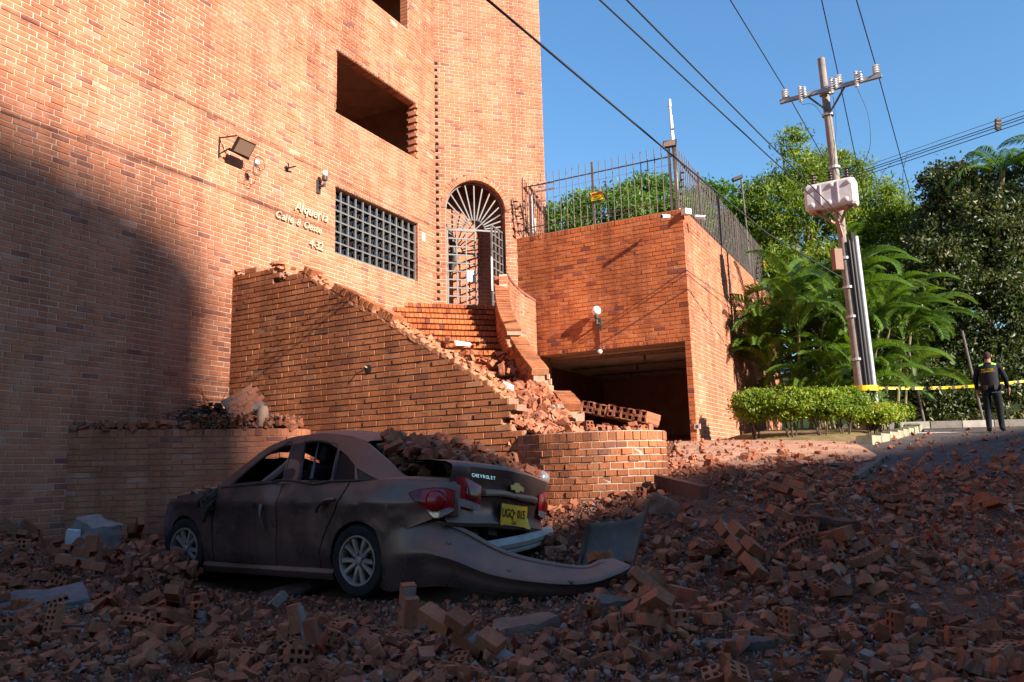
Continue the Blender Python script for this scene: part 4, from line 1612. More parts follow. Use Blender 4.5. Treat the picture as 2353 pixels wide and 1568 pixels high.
# transformer
tc_ = dep(1910, 452, 17.75)
trf = thing('pole_transformer', 'pale three-panel transformer tank hanging on the utility pole', 'transformer', tc_)
Rc = Matrix.Rotation(math.atan2(cdir.y, cdir.x), 3, 'Z')
W_, Dp, Hh = 1.12, .46, .62
b_ = MB()
P2 = []
chx = .07
def tb(w, d, z):
    return [(-w / 2 + chx, -d / 2), (w / 2 - chx, -d / 2), (w / 2, -d / 2 + chx), (w / 2, d / 2 - chx), (w / 2 - chx, d / 2), (-w / 2 + chx, d / 2), (-w / 2, d / 2 - chx), (-w / 2, -d / 2 + chx)]
vs = []
for (w, d, z) in ((W_ - .06, Dp - .06, -Hh / 2), (W_, Dp, -Hh / 2 + .05), (W_, Dp, Hh / 2 - .05), (W_ - .06, Dp - .06, Hh / 2)):
    vs += [tc_ + Rc @ Vector((x, y, z)) for x, y in tb(w, d, z)]
fs_ = [tuple(range(7, -1, -1)), tuple(range(24, 32))]
for r_ in range(3):
    fs_ += [(r_ * 8 + i, r_ * 8 + (i + 1) % 8, r_ * 8 + 8 + (i + 1) % 8, r_ * 8 + 8 + i) for i in range(8)]
b_.add(vs, fs_)
obj('tank', b_, M_TRAFO, trf)
for i in (-1, 1):
    b_ = MB()
    b_.box(tc_ + Rc @ Vector((i * .19, -Dp / 2 - .012, 0)), (.022, .03, Hh - .1), Rc)
    obj('panel_rib', b_, M_TRAFO, trf)
for i in (-1, 0, 1):
    for j in (-1, 1):
        b_ = MB()
        b_.lathe([(.06, 0), (.055, .02), (.03, .035)], tc_ + Rc @ Vector((i * .37 + (.06 if j > 0 else -.02), -Dp / 2 - .0, j * .20)), 12, Rc @ Matrix.Rotation(R(90), 3, 'X'))
        obj('boss', b_, M_TRAFO, trf, smooth=True)
for i, x_ in enumerate((-.36, .02, .38)):
    insulator(tc_ + Rc @ Vector((x_, 0, Hh / 2 - .01)), 5, .07, .32, M_BRCER, 'bushing', trf)
b_ = MB()
for x_ in (-.35, .35):
    b_.bar(tc_ + Rc @ Vector((x_, -.15, -Hh / 2 - .03)), tc_ + Rc @ Vector((x_ * .2, .5, -Hh / 2 - .20)), .05)
b_.bar(tc_ + Rc @ Vector((-.45, 0, -Hh / 2 - .03)), tc_ + Rc @ Vector((.45, 0, -Hh / 2 - .03)), .06)
b_.bar(tc_ + Rc @ Vector((.05, .0, -Hh / 2 - .05)), tc_ + Rc @ Vector((.1, .35, -Hh / 2 - .6)), .06)
obj('hanger_frame', b_, plain('rusty_pink_frame', (.36, .22, .17), .7, .3, nscale=6), trf)
# risers strapped to the pole
for nm, ox, oy, r_, m_, z1 in (('riser_conduit', .26, -.10, .062, M_GALV, 6.5), ('cable_bundle', .15, -.12, .055, M_BLACK, 6.6), ('cable_bundle', .07, -.15, .03, M_BLACK, 6.4)):
    b_ = MB()
    b_.tube([Vector((pax(z).x + ox, pax(z).y + oy, z)) for z in (1.7, 4, z1)], r_, 10)
    obj(nm, b_, m_, pole, smooth=True)
b_ = MB()
b_.box(pax(5.95) + Vector((-.24, -.12, 0)), (.20, .16, .50), Matrix.Rotation(.2, 3, 'Z'))
obj('meter_box', b_, plain('brown_box', (.22, .13, .09), .7), pole)

# ---------------------------------------------------------------- wires
def wire(label, pts, r, sag=0.0, n=16, name='overhead_wire', m=M_WIRE):
    P_ = []
    pts = [Vector(p) for p in pts]
    for a_, b2 in zip(pts, pts[1:]):
        for i in range(n):
            t_ = i / n
            P_.append(a_.lerp(b2, t_) - Vector((0, 0, sag * 4 * t_ * (1 - t_))))
    P_.append(pts[-1])
    b_ = MB()
    b_.tube(P_, r, 5)
    return tag(obj(name, b_, m, smooth='all'), label, 'wire', 'overhead wires')
def at_z(px, py, z):
    d = ray(px, py)
    return CAMV + d * ((z - CAM_H) / d.z)
for (i, topx, lab) in ((0, 1678, 'overhead wire passing over the left insulator of the cross-arm'), (1, 1888, 'overhead wire passing over the middle insulator of the cross-arm'), (2, 1968, 'overhead wire passing over the right insulator of the cross-arm')):
    p = ins[i]
    q = at_z(topx, 0, p.z - .02)
    d_ = (q - p)
    far = p - d_ * 8
    wire(lab, [q + d_ * 4, q, p, far - Vector((0, 0, 1.5))], .013, .0)
p1 = pax(5.45)
a1 = dep(1530, 345, 11.5)
a2 = dep(1120, 0, 7.0)
wire('thick cable sagging from upper left across the fence to the middle of the pole', [a2 + (a2 - a1) * 1.2, a2, a1, dep(1760, 535, 15.5), p1], .015, 0)
for (x0, xm, ym, z_, lab) in ((1378, 1640, 235, 6.75, 'left of two parallel cables slanting down to the transformer'), (1440, 1690, 240, 6.95, 'right of two parallel cables slanting down to the transformer')):
    a2 = dep(x0, 0, 8.0)
    pe = pax(z_) + Vector((0, -.15, 0))
    am = a2.lerp(pe, .5)
    wire(lab, [a2 + (a2 - pe) * .6, a2, pe], .012, .0)
for k, (ya, yb) in enumerate(((405, 255), (412, 266), (417, 272), (424, 281))):
    wire('%s of the four wires running from the pole to the right edge' % ('topmost', 'second', 'third', 'lowest')[k], [dep(1925, ya, 18.2), dep(2353, yb, 15.8), dep(2353, yb, 15.8) + (dep(2353, yb, 15.8) - dep(1925, ya, 18.2)) * 2], .010 if k else .006)
b_ = MB()
for k in range(3):
    q = dep(2293, 278 + k * 8, 16.1)
    b_.tube([q - Vector((.05, 0, 0)), q + Vector((.05, 0, 0))], .05, 6)
b_.tube([dep(2293, 272, 16.1), dep(2293, 300, 16.1)], .03, 6)
tag(obj('cable_spacer', b_, M_FENCE), 'small spacer clamped on the four wires near the right edge', 'spacer')
def drop(lab, pts, r=.006):
    return wire(lab, catmull(pts, 5), r, 0, 1, 'dropper_wire')
drop('thin jumper wire hanging below the right arrester of the cross-arm', [X0 + (X1 - X0) * .77 + Vector((0, 0, -.2)), X0 + (X1 - X0) * .84 + Vector((0, 0, -.9)), X0 + (X1 - X0) * .82 + Vector((0, 0, -1.7)), pax(8.1) + Vector((.45, -.1, 0)), tc_ + Vector((.38, 0, .6))])
drop('thin jumper wire hanging below the middle arrester of the cross-arm', [X0 + (X1 - X0) * .53 + Vector((0, 0, -.2)), X0 + (X1 - X0) * .53 + Vector((0, 0, -1.0)), X0 + (X1 - X0) * .46 + Vector((0, 0, -1.8)), tc_ + Vector((.05, 0, .62))])
drop('thin jumper wire looping from the left arrester to the pole', [X0 + (X1 - X0) * .22 + Vector((0, 0, -.2)), X0 + (X1 - X0) * .34 + Vector((0, 0, -.3)), pax(9.4) + Vector((-.1, -.1, 0))])
drop('thin wire hanging from the four wires into the trees', [dep(2085, 352, 17.2), dep(2075, 400, 17.2), dep(2078, 470, 17.2)], .008)
drop('curved wire dropping from the lowest of the four wires behind the pole', [dep(2050, 375, 17.4), dep(2025, 405, 17.4), dep(2012, 470, 17.4)], .008)
# slim garden light behind the side fence
lb = dep(1715, 520, 24)
t = thing('garden_light', 'slim light on a thin post behind the side fence', 'lamp', (lb.x, lb.y, 2.3))
b_ = MB()
lt = dep(1703, 412, 24)
b_.tube([(lb.x + .1, lb.y, 2.3), lb, lt], .025, 6)
obj('post', b_, M_FENCE, t)
b_ = MB()
b_.box(lt + Vector((-.12, 0, .03)), (.32, .18, .10), Euler((0, R(-20), 0)).to_matrix())
obj('lamp_head', b_, M_BLACK, t)

# ---------------------------------------------------------------- kerbs, painted road marks, signposts, tape
ORD = ['first', 'second', 'third', 'fourth', 'fifth', 'sixth', 'seventh', 'eighth', 'ninth', 'tenth', 'eleventh', 'twelfth']
def kerb_run(pts, n, h, w, name, label, group, colours, tilt=0.0):
    P_ = Path(pts, 1)
    for k in range(n):
        s0, s1 = P_.S * k / n + .012, P_.S * (k + 1) / n - .012
        q, d, nn = P_.at((s0 + s1) / 2)
        z = gz1(q.x, q.y)
        b_ = MB()
        Rk = Matrix.Rotation(math.atan2(d.y, d.x), 3, 'Z')
        hx, hw = (s1 - s0) / 2, w / 2
        sec = [(-hw, -.15), (hw, -.15), (hw, h - .03), (hw - .03, h), (-hw, h)]
        vs = [Vector((q.x, q.y, z)) + Rk @ Vector((x, y, zz)) for x in (-hx, hx) for y, zz in sec]
        b_.add(vs, [(4, 3, 2, 1, 0), (5, 6, 7, 8, 9)] + [(i, (i + 1) % 5, 5 + (i + 1) % 5, 5 + i) for i in range(5)])
        tag(obj(name, b_, colours[k % len(colours)]), label[k % len(label)] % ORD[k // len(label)], 'kerb', group)
M_KERBW = plain('worn_white_kerb', (.30, .275, .24), .9, .2, nscale=5, namp=.3)
M_KERBD = plain('dark_kerb', (.16, .145, .125), .9, .2, nscale=5, namp=.3)
kerb_run([(8.3, 20.9), (11, 20.75), (24.5, 20.4)], 20, .20, .22, 'kerb_stone', ['%s worn white kerb stone from the left along the far road edge', '%s dark grey kerb stone from the left along the far road edge'], 'far kerb stones', [M_KERBW, M_KERBD])
kerb_run([(6.3, 14.5), (7.3, 15.7), (8.6, 17.5), (9.6, 19.2), (10.1, 20.5)], 12, .17, .28, 'kerb_stone', ['%s mossy grey kerb stone round the hedge bed, counted from the driveway'], 'hedge bed kerb stones', [plain('mossy_kerb', (.26, .25, .17), .95, .1, nscale=4, namp=.4)])
def mark(pts, lab):
    arr = [(p[0], p[1], gz1(p[0], p[1]) + .036) for p in pts]
    b_ = MB()
    b_.add(arr, [tuple(range(len(arr)))])
    tag(obj('road_marking', b_, plain('worn_road_paint', (.42, .40, .37), .9, .2, nscale=9, namp=.4)), lab, 'marking')
mark([(9.25, 18.9), (9.75, 18.87), (9.8, 19.75), (9.3, 19.8)], 'small worn white square painted on the road left of the policeman')
mark([(8.0, 17.8), (9.0, 17.62), (9.9, 17.65), (9.75, 18.05), (9.0, 18.1)], 'worn white arrow patch on the road at the feet of the policeman')
# hedge bed soil
b_ = MB()
bed = [(4.15, 16.9), (4.9, 15.7), (6.0, 14.8), (6.25, 14.75), (7.2, 15.9), (8.5, 17.7), (9.5, 19.3), (10.0, 20.8), (6.5, 21.5)]
z_ = max(gz1(*p) for p in bed)
mbp = []
b_.prism([Vector(p) for p in bed], 1.0, 1.0)
b_ = MB()
cenx, ceny = 6.4, 18.0
rings = []
for f_ in (1.0, .7, .4, .05):
    rings.append([(cenx + (p[0] - cenx) * f_, ceny + (p[1] - ceny) * f_) for p in bed + [bed[0]]])
b_.grid([[(x, y, gz1(x, y) + .08 + (.03 if i else -.10)) for (x, y) in rg] for i, rg in enumerate(rings)])
bo = obj('hedge_bed', b_, plain('dry_grass_soil', (.20, .15, .07), .95, .1, nscale=3, namp=.5, bd=.03), smooth='all')
bo['kind'] = 'structure'

def signpost(lab, px, py, Y, h, lean, nm='thin_post', plate=None):
    p = dep(px, py, Y)
    t = thing(nm, lab, 'post', (p.x, p.y, gz1(p.x, p.y)))
    b_ = MB()
    top = Vector((p.x + lean, p.y, p.z + h))
    b_.tube([(p.x, p.y, gz1(p.x, p.y) - .1), top], .035, 8)
    obj('post', b_, M_FENCE, t, smooth=True)
signpost('thin leaning metal post at the far kerb, right of the palms', 2128, 985, 20.9, 2.2, -.25)
signpost('thin leaning metal post just left of the policeman', 2262, 968, 20.9, 2.4, -.3, plate=plain('blue_plate', (.012, .03, .06), .6))

# tape from the pole to the right
tp = thing('barrier_tape', 'yellow barrier tape stretched from the pole to the right edge behind the policeman', 'tape', (7.8, 18.0, 2.9))
b_ = MB()
a_, e_ = Vector((7.95, 18.03, 2.93)), dep(2420, 868, 18.6)
P_ = []
nseg = 40
for i in range(nseg + 1):
    t_ = i / nseg
    c = a_.lerp(e_, t_) - Vector((0, 0, .10 * math.sin(math.pi * t_)))
    tw = .35 * math.sin(t_ * 9) + .2 * math.sin(t_ * 23)
    w_ = Vector((0, math.sin(tw), math.cos(tw))) * .031
    P_.append([c - w_, c + w_])
b_.grid(P_)
obj('tape_strip', b_, M_YEL, tp)
b_ = MB()
nw = 20
ring = []
for i in range(nw + 1):
    an = 2 * math.pi * i / nw
    ring.append([Vector((7.98 + .07 + .27 * math.cos(an), 18.15 + .22 * math.sin(an), 2.86)), Vector((7.98 + .07 + .27 * math.cos(an), 18.15 + .22 * math.sin(an), 2.98))])
b_.grid(ring)
obj('tape_loop', b_, M_YEL, tp)
for i in range(14):
    t_ = (i + .6) / 14.5
    c = a_.lerp(e_, t_) - Vector((0, 0, .10 * math.sin(math.pi * t_)))
    b_ = MB()
    b_.lathe([(.03, 0), (.042, .001)], c + Vector((0, -.055, 0)), 10, Matrix.Rotation(R(90), 3, 'X'))
    for s_ in range(3):
        b_.box(c + Vector((.12 + s_ * .07, -.055, .0)), (.045, .002, .018))
    obj('tape_print', b_, M_BLACK, tp)
# ---------------------------------------------------------------- vegetation
def leaf_mesh(name, centers, sizes, tones, aspect=2.2, droop=0.4, seed=1, up_bias=0.5):
    """many small folded leaves: each two quads"""
    r = np.random.default_rng(seed)
    n = len(centers)
    d = r.normal(0, 1, (n, 3))
    d[:, 2] -= droop
    d /= np.linalg.norm(d, axis=1)[:, None]
    nn = r.normal(0, 1, (n, 3))
    nn[:, 2] += up_bias * 2
    sx = np.cross(d, nn)
    sx /= np.linalg.norm(sx, axis=1)[:, None] + 1e-9
    up = np.cross(sx, d)
    L = sizes[:, None]
    w = L / aspect / 2
    base, tip = centers - d * L / 2, centers + d * L / 2
    mid1 = centers - d * L * .08 + sx * w + up * w * .35
    mid2 = centers - d * L * .08 - sx * w + up * w * .35
    V = np.stack([base, mid1, tip, mid2], 1)
    F = np.array([[0, 1, 2], [0, 2, 3]])[None] + (np.arange(n) * 4)[:, None, None]
    return np_mesh(name, V.reshape(-1, 3), F.reshape(-1, 3), np.repeat(tones, 4))
def crown_points(blobs, nclump, per, spread, seed):
    r = np.random.default_rng(seed)
    vol = np.array([b[1] * b[2] * b[3] for b in blobs]) ** .67
    pick = r.choice(len(blobs), nclump, p=vol / vol.sum())
    c = np.array([b[0] for b in blobs])[pick]
    rad = np.array([[b[1], b[2], b[3]] for b in blobs])[pick]
    u = r.normal(0, 1, (nclump, 3))
    u /= np.linalg.norm(u, axis=1)[:, None]
    rr = 1 - np.abs(r.normal(0, .22, nclump))
    rr = np.clip(rr, .15, 1.08)
    cl = c + u * rad * rr[:, None]
    ct = np.clip(r.normal(.5, .2, nclump), 0, 1)
    off = r.normal(0, 1, (nclump, per, 3)) * spread * r.uniform(.5, 1.3, (nclump, 1, 1))
    off[..., 2] *= .6
    pts = (cl[:, None, :] + off).reshape(-1, 3)
    tn = np.clip(np.repeat(ct, per) + r.normal(0, .14, nclump * per), 0, 1)
    return pts, tn
def tree(name, label, blobs, base, m, nclump, per, leaf, spread, seed, aspect=2.2, droop=.4, limbs=7, tr=.16, group=None, cat='tree'):
    t = thing(name, label, cat, base, group)
    pts, tn = crown_points(blobs, nclump, per, spread, seed)
    r = np.random.default_rng(seed + 1)
    me = leaf_mesh('crown', pts, leaf * r.uniform(.6, 1.3, len(pts)), tn, aspect, droop, seed)
    obj('crown', me, m, t)
    top = Vector(blobs[0][0])
    base = Vector(base)
    b_ = MB()
    P_ = catmull([base - Vector((0, 0, .2)), base.lerp(top, .45) + Vector((.2, 0, 0)), top], 5)
    b_.tube(P_, [tr * (1 - .75 * i / (len(P_) - 1)) for i in range(len(P_))], 9)
    trk = obj('trunk', b_, M_BARK, t, smooth=True)
    rr_ = random.Random(seed)
    for k in range(limbs):
        bl = blobs[k % len(blobs)]
        e = Vector(bl[0]) + Vector((rr_.uniform(-.7, .7) * bl[1], rr_.uniform(-.7, .7) * bl[2], rr_.uniform(-.3, .7) * bl[3]))
        s_ = P_[rr_.randint(len(P_) // 3, len(P_) - 2)]
        mid = s_.lerp(e, .5) + Vector((rr_.uniform(-.3, .3), rr_.uniform(-.3, .3), .25))
        b_ = MB()
        q = catmull([s_, mid, e], 5)
        b_.tube(q, [tr * .4 * (1 - .85 * i / (len(q) - 1)) + .006 for i in range(len(q))], 6)
        obj('limb', b_, M_BARK, trk, smooth=True)
    return t
def dpv(px, py, Y):
    return tuple(dep(px, py, Y))
# round tree seen through the roof fence
tree('garden_tree', 'dense green tree seen through the fence bars on the garage roof', [(dpv(1400, 495, 25), 1.7, 1.5, .85), (dpv(1490, 465, 25.5), 1.2, 1.2, .8), (dpv(1300, 520, 24.5), .9, .9, .75), (dpv(1630, 500, 28), 1.6, 1.4, 1.3), (dpv(1560, 520, 26.5), 1.3, 1.2, .8)], dpv(1440, 800, 25), M_LBRIGHT, 900, 36, .16, .17, 21, 2.4, .2)
# feathery light tree behind the pole
tree('feathery_tree', 'tall feathery light green tree rising behind the transformer', [(dpv(1850, 520, 27), 2.6, 2, 1.9), (dpv(1780, 470, 27.5), 1.3, 1.2, 1.3), (dpv(1840, 400, 27), 1.0, 1, .9), (dpv(1820, 330, 27), .5, .5, .55), (dpv(1990, 480, 27), 1.5, 1.3, 1.0), (dpv(1915, 400, 27.5), .9, .9, .8), (dpv(1700, 590, 28), 1.4, 1.3, 1.3), (dpv(2050, 540, 26.5), 1.2, 1.2, 1.2), (dpv(1980, 400, 27), .35, .4, .5), (dpv(1850, 640, 26), 2.2, 1.5, 1.2)], dpv(1830, 900, 27), M_LYELL, 1400, 38, .17, .20, 22, 3.0, .7, 12, .22)
# dark broad tree on the right
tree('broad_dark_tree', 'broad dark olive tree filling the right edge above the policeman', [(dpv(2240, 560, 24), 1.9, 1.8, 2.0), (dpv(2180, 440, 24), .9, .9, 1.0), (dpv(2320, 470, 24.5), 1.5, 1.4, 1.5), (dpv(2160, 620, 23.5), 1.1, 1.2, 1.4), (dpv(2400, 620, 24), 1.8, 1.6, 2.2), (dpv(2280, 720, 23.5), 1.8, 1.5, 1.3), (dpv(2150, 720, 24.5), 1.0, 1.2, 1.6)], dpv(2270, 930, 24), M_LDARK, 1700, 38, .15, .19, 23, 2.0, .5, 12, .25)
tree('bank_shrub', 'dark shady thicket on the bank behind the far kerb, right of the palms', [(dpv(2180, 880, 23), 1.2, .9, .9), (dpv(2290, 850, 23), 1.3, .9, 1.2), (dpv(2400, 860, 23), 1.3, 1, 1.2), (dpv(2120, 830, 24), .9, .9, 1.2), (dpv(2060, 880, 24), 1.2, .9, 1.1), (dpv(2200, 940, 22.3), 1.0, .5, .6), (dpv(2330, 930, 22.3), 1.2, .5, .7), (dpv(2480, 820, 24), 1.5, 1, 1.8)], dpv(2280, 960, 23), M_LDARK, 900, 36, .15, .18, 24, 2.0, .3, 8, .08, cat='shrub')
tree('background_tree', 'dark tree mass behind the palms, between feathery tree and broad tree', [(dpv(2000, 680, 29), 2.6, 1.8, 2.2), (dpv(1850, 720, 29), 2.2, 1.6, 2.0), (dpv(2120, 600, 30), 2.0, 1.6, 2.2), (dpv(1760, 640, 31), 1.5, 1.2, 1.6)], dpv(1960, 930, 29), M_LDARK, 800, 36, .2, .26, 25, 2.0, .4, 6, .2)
# the hillside wood far behind
b_ = MB()
hl = []
for i in range(26):
    x = -30 + i * 4
    hl.append([(x, 46 + 3 * math.sin(i), 2.2), (x, 52 + 2 * math.sin(i * 2), 6.5 + 1.2 * math.sin(i * 1.3)), (x, 75, 9 + math.sin(i))])
b_.grid(hl, flip=True)
ho = obj('hillside', b_, plain('far_hill_green', (.02, .03, .012), .95, .05, nscale=.8, namp=.5), smooth='all')
ho['kind'] = 'structure'

# palms: fronds are parts
def frond_mesh(L, arch, n, leaf, seed, width=.042, vee=.55):
    r = random.Random(seed)
    pts = []
    ang = R(62)
    p = Vector((0, 0, 0))
    for i in range(n + 1):
        pts.append(p.copy())
        p = p + Vector((math.cos(ang), 0, math.sin(ang))) * (L / n)
        ang -= arch / n * (0.5 + 1.0 * i / n)
    b_ = MB()
    b_.tube(pts, [.016 * (1 - .85 * i / n) + .002 for i in range(n + 1)], 5, 0, .35)
    for i in range(int(n * .16), n + 1):
        f = i / n
        l = leaf * (math.sin(math.pi * min(1, (f - .1) / .95) ** .7) * .8 + .25)
        t_ = (pts[min(i + 1, n)] - pts[max(i - 1, 0)]).normalized()
        up = Vector((0, 1, 0)).cross(t_) * -1
        if up.z < 0:
            up = -up
        for s_ in (-1, 1):
            for rep in range(2):
                q0 = pts[i] + t_ * (rep * L / n * .5)
                dirv = (t_ * (.75 + r.uniform(-.1, .1)) + Vector((0, s_, 0)) * (.85 + r.uniform(-.1, .1)) + up * vee).normalized()
                m1 = q0 + dirv * l * .5
                tip = q0 + dirv * l * .93 - Vector((0, 0, l * (.20 + r.uniform(0, .25))))
                sd = t_ * width * .5
                v = .45 + r.uniform(-.15, .15) + (.35 if r.random() < .05 else 0)
                b_.add([q0 - sd * .5, q0 + sd * .5, m1 + sd, m1 - sd, tip], [(0, 1, 2, 3), (3, 2, 4)], 0, v)
    me = b_.mesh('frond')
    me.materials.append(M_LPALM)
    return me
ARE = [frond_mesh(2.2, R(105), 32, .56, 1), frond_mesh(1.9, R(130), 30, .52, 2), frond_mesh(2.5, R(95), 34, .58, 3), frond_mesh(1.8, R(75), 28, .5, 4)]
def palm(name, label, base, stems, seed, group, meshes=ARE, scale=1.0, cat='palm', hs=(1.2, 2.8), nf=(8, 11), rad=.035):
    r = random.Random(seed)
    t = thing(name, label, cat, base, group)
    for k in range(stems):
        an = r.uniform(0, 6.28)
        h = r.uniform(*hs)
        b0 = Vector(base) + Vector((math.cos(an), math.sin(an), 0)) * r.uniform(.05, .4)
        tp = b0 + Vector((math.cos(an) * h * .22, math.sin(an) * h * .22, h))
        b_ = MB()
        b_.tube(catmull([b0 - Vector((0, 0, .15)), b0.lerp(tp, .5) + Vector((0, 0, .1)), tp], 4), rad * scale, 7)
        obj('stem', b_, M_STEM, t, smooth=True)
        n = r.randint(*nf)
        for i in range(n):
            o = bpy.data.objects.new('frond', r.choice(meshes))
            s_ = scale * r.uniform(.62, .98)
            o.matrix_basis = Matrix.Translation(tp - Vector((0, 0, r.uniform(0, .15)))) @ Euler((r.uniform(-.25, .25), r.uniform(-.25, .55), 6.28 * (i + r.uniform(-.3, .3)) / n)).to_matrix().to_4x4() @ Matrix.Diagonal((s_, s_, s_, 1))
            link(o, t)
gp = 'areca palms beside the pole'
for k, (px, Y, st, lab, hs) in enumerate(((1838, 20.2, 5, 'areca palm clump nearest the sunlit garage side wall', (1.2, 3.0)), (1905, 21.5, 5, 'areca palm clump directly behind the utility pole', (2.4, 4.2)), (1985, 20.4, 6, 'areca palm clump just right of the utility pole', (1.4, 3.6)), (2050, 20.8, 5, 'areca palm clump arching over the road, farthest right', (1.0, 3.1)), (1945, 19.8, 4, 'low areca palm clump at the foot of the utility pole', (.5, 1.4)), (1990, 22.2, 4, 'tall areca palm clump rising behind the others', (3.2, 4.6)))):
    b0 = dep(px, 985, Y)
    palm('areca_palm', lab, (b0.x, b0.y, gz1(b0.x, b0.y)), st + 1, 40 + k, gp, hs=hs)
COC = [frond_mesh(3.0, R(105), 34, .75, 11, .05, .2), frond_mesh(2.7, R(130), 32, .7, 12, .05, .1)]
b0 = dep(2320, 398, 24.8)
palm('coconut_palm', 'tall coconut palm crown above the dark tree at the right edge', (b0.x, b0.y, 2.3), 1, 77, None, COC, 1.05, rad=.10, hs=(b0.z - 2.5, b0.z - 2.4), nf=(9, 10))
b0 = dep(2165, 425, 24.9)
palm('coconut_palm', 'coconut palm crown showing pale fronds left of the dark tree top', (b0.x, b0.y, 2.3), 1, 78, None, COC, .8, rad=.10, hs=(b0.z - 2.6, b0.z - 2.5), nf=(9, 10))

# hedge: six clipped shrubs
hx = [(4.95, 16.35), (5.55, 16.05), (6.15, 16.0), (6.75, 16.35), (7.6, 17.0), (8.25, 17.9), (8.85, 18.8)]
hl_ = ['clipped hedge shrub at the end nearest the garage wall', 'clipped hedge shrub, second from the garage wall', 'clipped hedge shrub, third from the garage wall', 'clipped hedge shrub at the bend of the hedge, below the pole', 'yellowish hedge shrub just past the bend, below the pole', 'yellowish hedge shrub by the road kerb', 'yellowish hedge shrub farthest along the road kerb']
for k, (x, y) in enumerate(hx):
    z = gz1(x, y) + .08
    hgt = .98 if k < 4 else .62
    base = (x, y, z)
    t = thing('hedge_shrub', hl_[k], 'shrub', base, 'clipped hedge by the pole')
    blobs = [((x, y, z + hgt * .66), .44, .40, hgt * .36), ((x - .18, y + .05, z + hgt * .66), .3, .34, hgt * .26), ((x + .18, y - .03, z + hgt * .68), .3, .34, hgt * .27)]
    pts, tn = crown_points(blobs, 230, 26, .06, 60 + k)
    pts[:, 2] = np.minimum(pts[:, 2], z + hgt * 1.04 + rng.normal(0, .03, len(pts)))
    tn = np.clip(tn + (.2 if k >= 4 else -.12), 0, 1)
    obj('foliage', leaf_mesh('foliage', pts, rng.uniform(.045, .095, len(pts)), tn, 1.9, -.3, 60 + k), M_LHEDGE, t)
    for i in range(5):
        an = rnd.uniform(0, 6.28)
        b_ = MB()
        b_.tube([(x + .05 * math.cos(an), y + .05 * math.sin(an), z - .12), (x + .15 * math.cos(an), y + .12 * math.sin(an), z + hgt * .3), (x + .3 * math.cos(an), y + .3 * math.sin(an), z + hgt * .75)], [.02, .015, .006], 5)
        obj('stem', b_, M_BARK, t)
# uprooted shrub on the planter
ub = dep(460, 950, 11.1)
t = thing('uprooted_shrub', 'uprooted dead shrub with purple flowers lying on the planter rubble', 'shrub', (ub.x, ub.y, PZ))
for k in range(70):
    an = rnd.uniform(0, 6.28)
    l = rnd.uniform(.25, .75)
    o3 = Vector((ub.x + rnd.gauss(.12, .12), ub.y + rnd.gauss(0, .12), PZ + rnd.uniform(.05, .32)))
    d_ = Vector((-.75 + rnd.uniform(-.4, .9), rnd.uniform(-.5, .3), rnd.uniform(-.35, .3))).normalized()
    b_ = MB()
    b_.tube([o3, o3 + d_ * l * .5 + Vector((rnd.uniform(-.05, .05), rnd.uniform(-.05, .05), rnd.uniform(-.04, .08))), o3 + d_ * l + Vector((0, 0, rnd.uniform(-.12, .03)))], [.007, .005, .002] if k > 12 else [.016, .012, .005], 5)
    obj('twig', b_, M_TWIG, t)
pts = np.stack([rng.normal(ub.x + .05, .28, 900), rng.normal(ub.y - .02, .14, 900), PZ + np.abs(rng.normal(.02, .13, 900))], 1)
obj('withered_leaves', leaf_mesh('withered_leaves', pts, rng.uniform(.03, .07, 900), rng.random(900), 2.2, .2, 90), leaf_mat('withered_leaf', [(0, (.03, .035, .012)), (.6, (.07, .06, .025)), (1, (.10, .06, .03))]), t)
fp = np.stack([rng.normal(ub.x - .30, .13, 60), rng.normal(ub.y - .2, .06, 60), PZ + rng.uniform(-.12, .2, 60)], 1)
obj('flowers', leaf_mesh('flowers', fp, rng.uniform(.03, .05, 60), rng.random(60), 1.3, 0, 91), M_FLOWER, t)
b_ = MB()
for k in range(60):
    o3 = Vector((ub.x + .22 + rnd.gauss(0, .10), ub.y + .05 + rnd.gauss(0, .08), PZ + .16 + rnd.gauss(0, .07)))
    b_.box(o3, (rnd.uniform(.03, .10),) * 3, Euler((rnd.random() * 3, rnd.random() * 3, 0)).to_matrix())
obj('root_ball', b_, plain('dark_root_soil', (.045, .028, .02), .95, .05, nscale=10), t)

# ---------------------------------------------------------------- policeman
def skin_figure(name, joints, edges, root, parent, mats, matfn, sub=2):
    me = bpy.data.meshes.new(name)
    names = list(joints)
    ix = {n: i for i, n in enumerate(names)}
    me.from_pydata([joints[n][0] for n in names], [(ix[a_], ix[b2]) for a_, b2 in edges], [])
    o = bpy.data.objects.new(name, me)
    COL.objects.link(o)
    o.modifiers.new('skin', 'SKIN')
    sk = me.skin_vertices[0].data if me.skin_vertices else None
    if sk is None:
        bpy.context.view_layer.objects.active = o
        bpy.ops.object.modifier_remove(modifier='skin')
        bpy.ops.object.modifier_add(type='SKIN')
        sk = me.skin_vertices[0].data
    for n in names:
        sk[ix[n]].radius = joints[n][1]
        sk[ix[n]].use_root = (n == root)
    su = o.modifiers.new('sub', 'SUBSURF')
    su.levels = su.render_levels = sub
    dg = bpy.context.evaluated_depsgraph_get()
    out = bpy.data.meshes.new_from_object(o.evaluated_get(dg))
    bpy.data.objects.remove(o)
    out.materials.clear()
    for m_ in mats:
        out.materials.append(m_)
    for p in out.polygons:
        p.material_index = matfn(p.center)
        p.use_smooth = True
    return link(bpy.data.objects.new(name, out), parent, True)
M_NAVY = plain('navy_uniform', (.007, .009, .014), .8, .2, nscale=20, namp=.3)
M_SKIN = plain('skin', (.30, .15, .09), .55, .35)
M_HAIR = plain('cropped_hair', (.045, .032, .026), .9, .1)
M_BOOT = plain('black_boots', (.012, .011, .011), .4, .4)
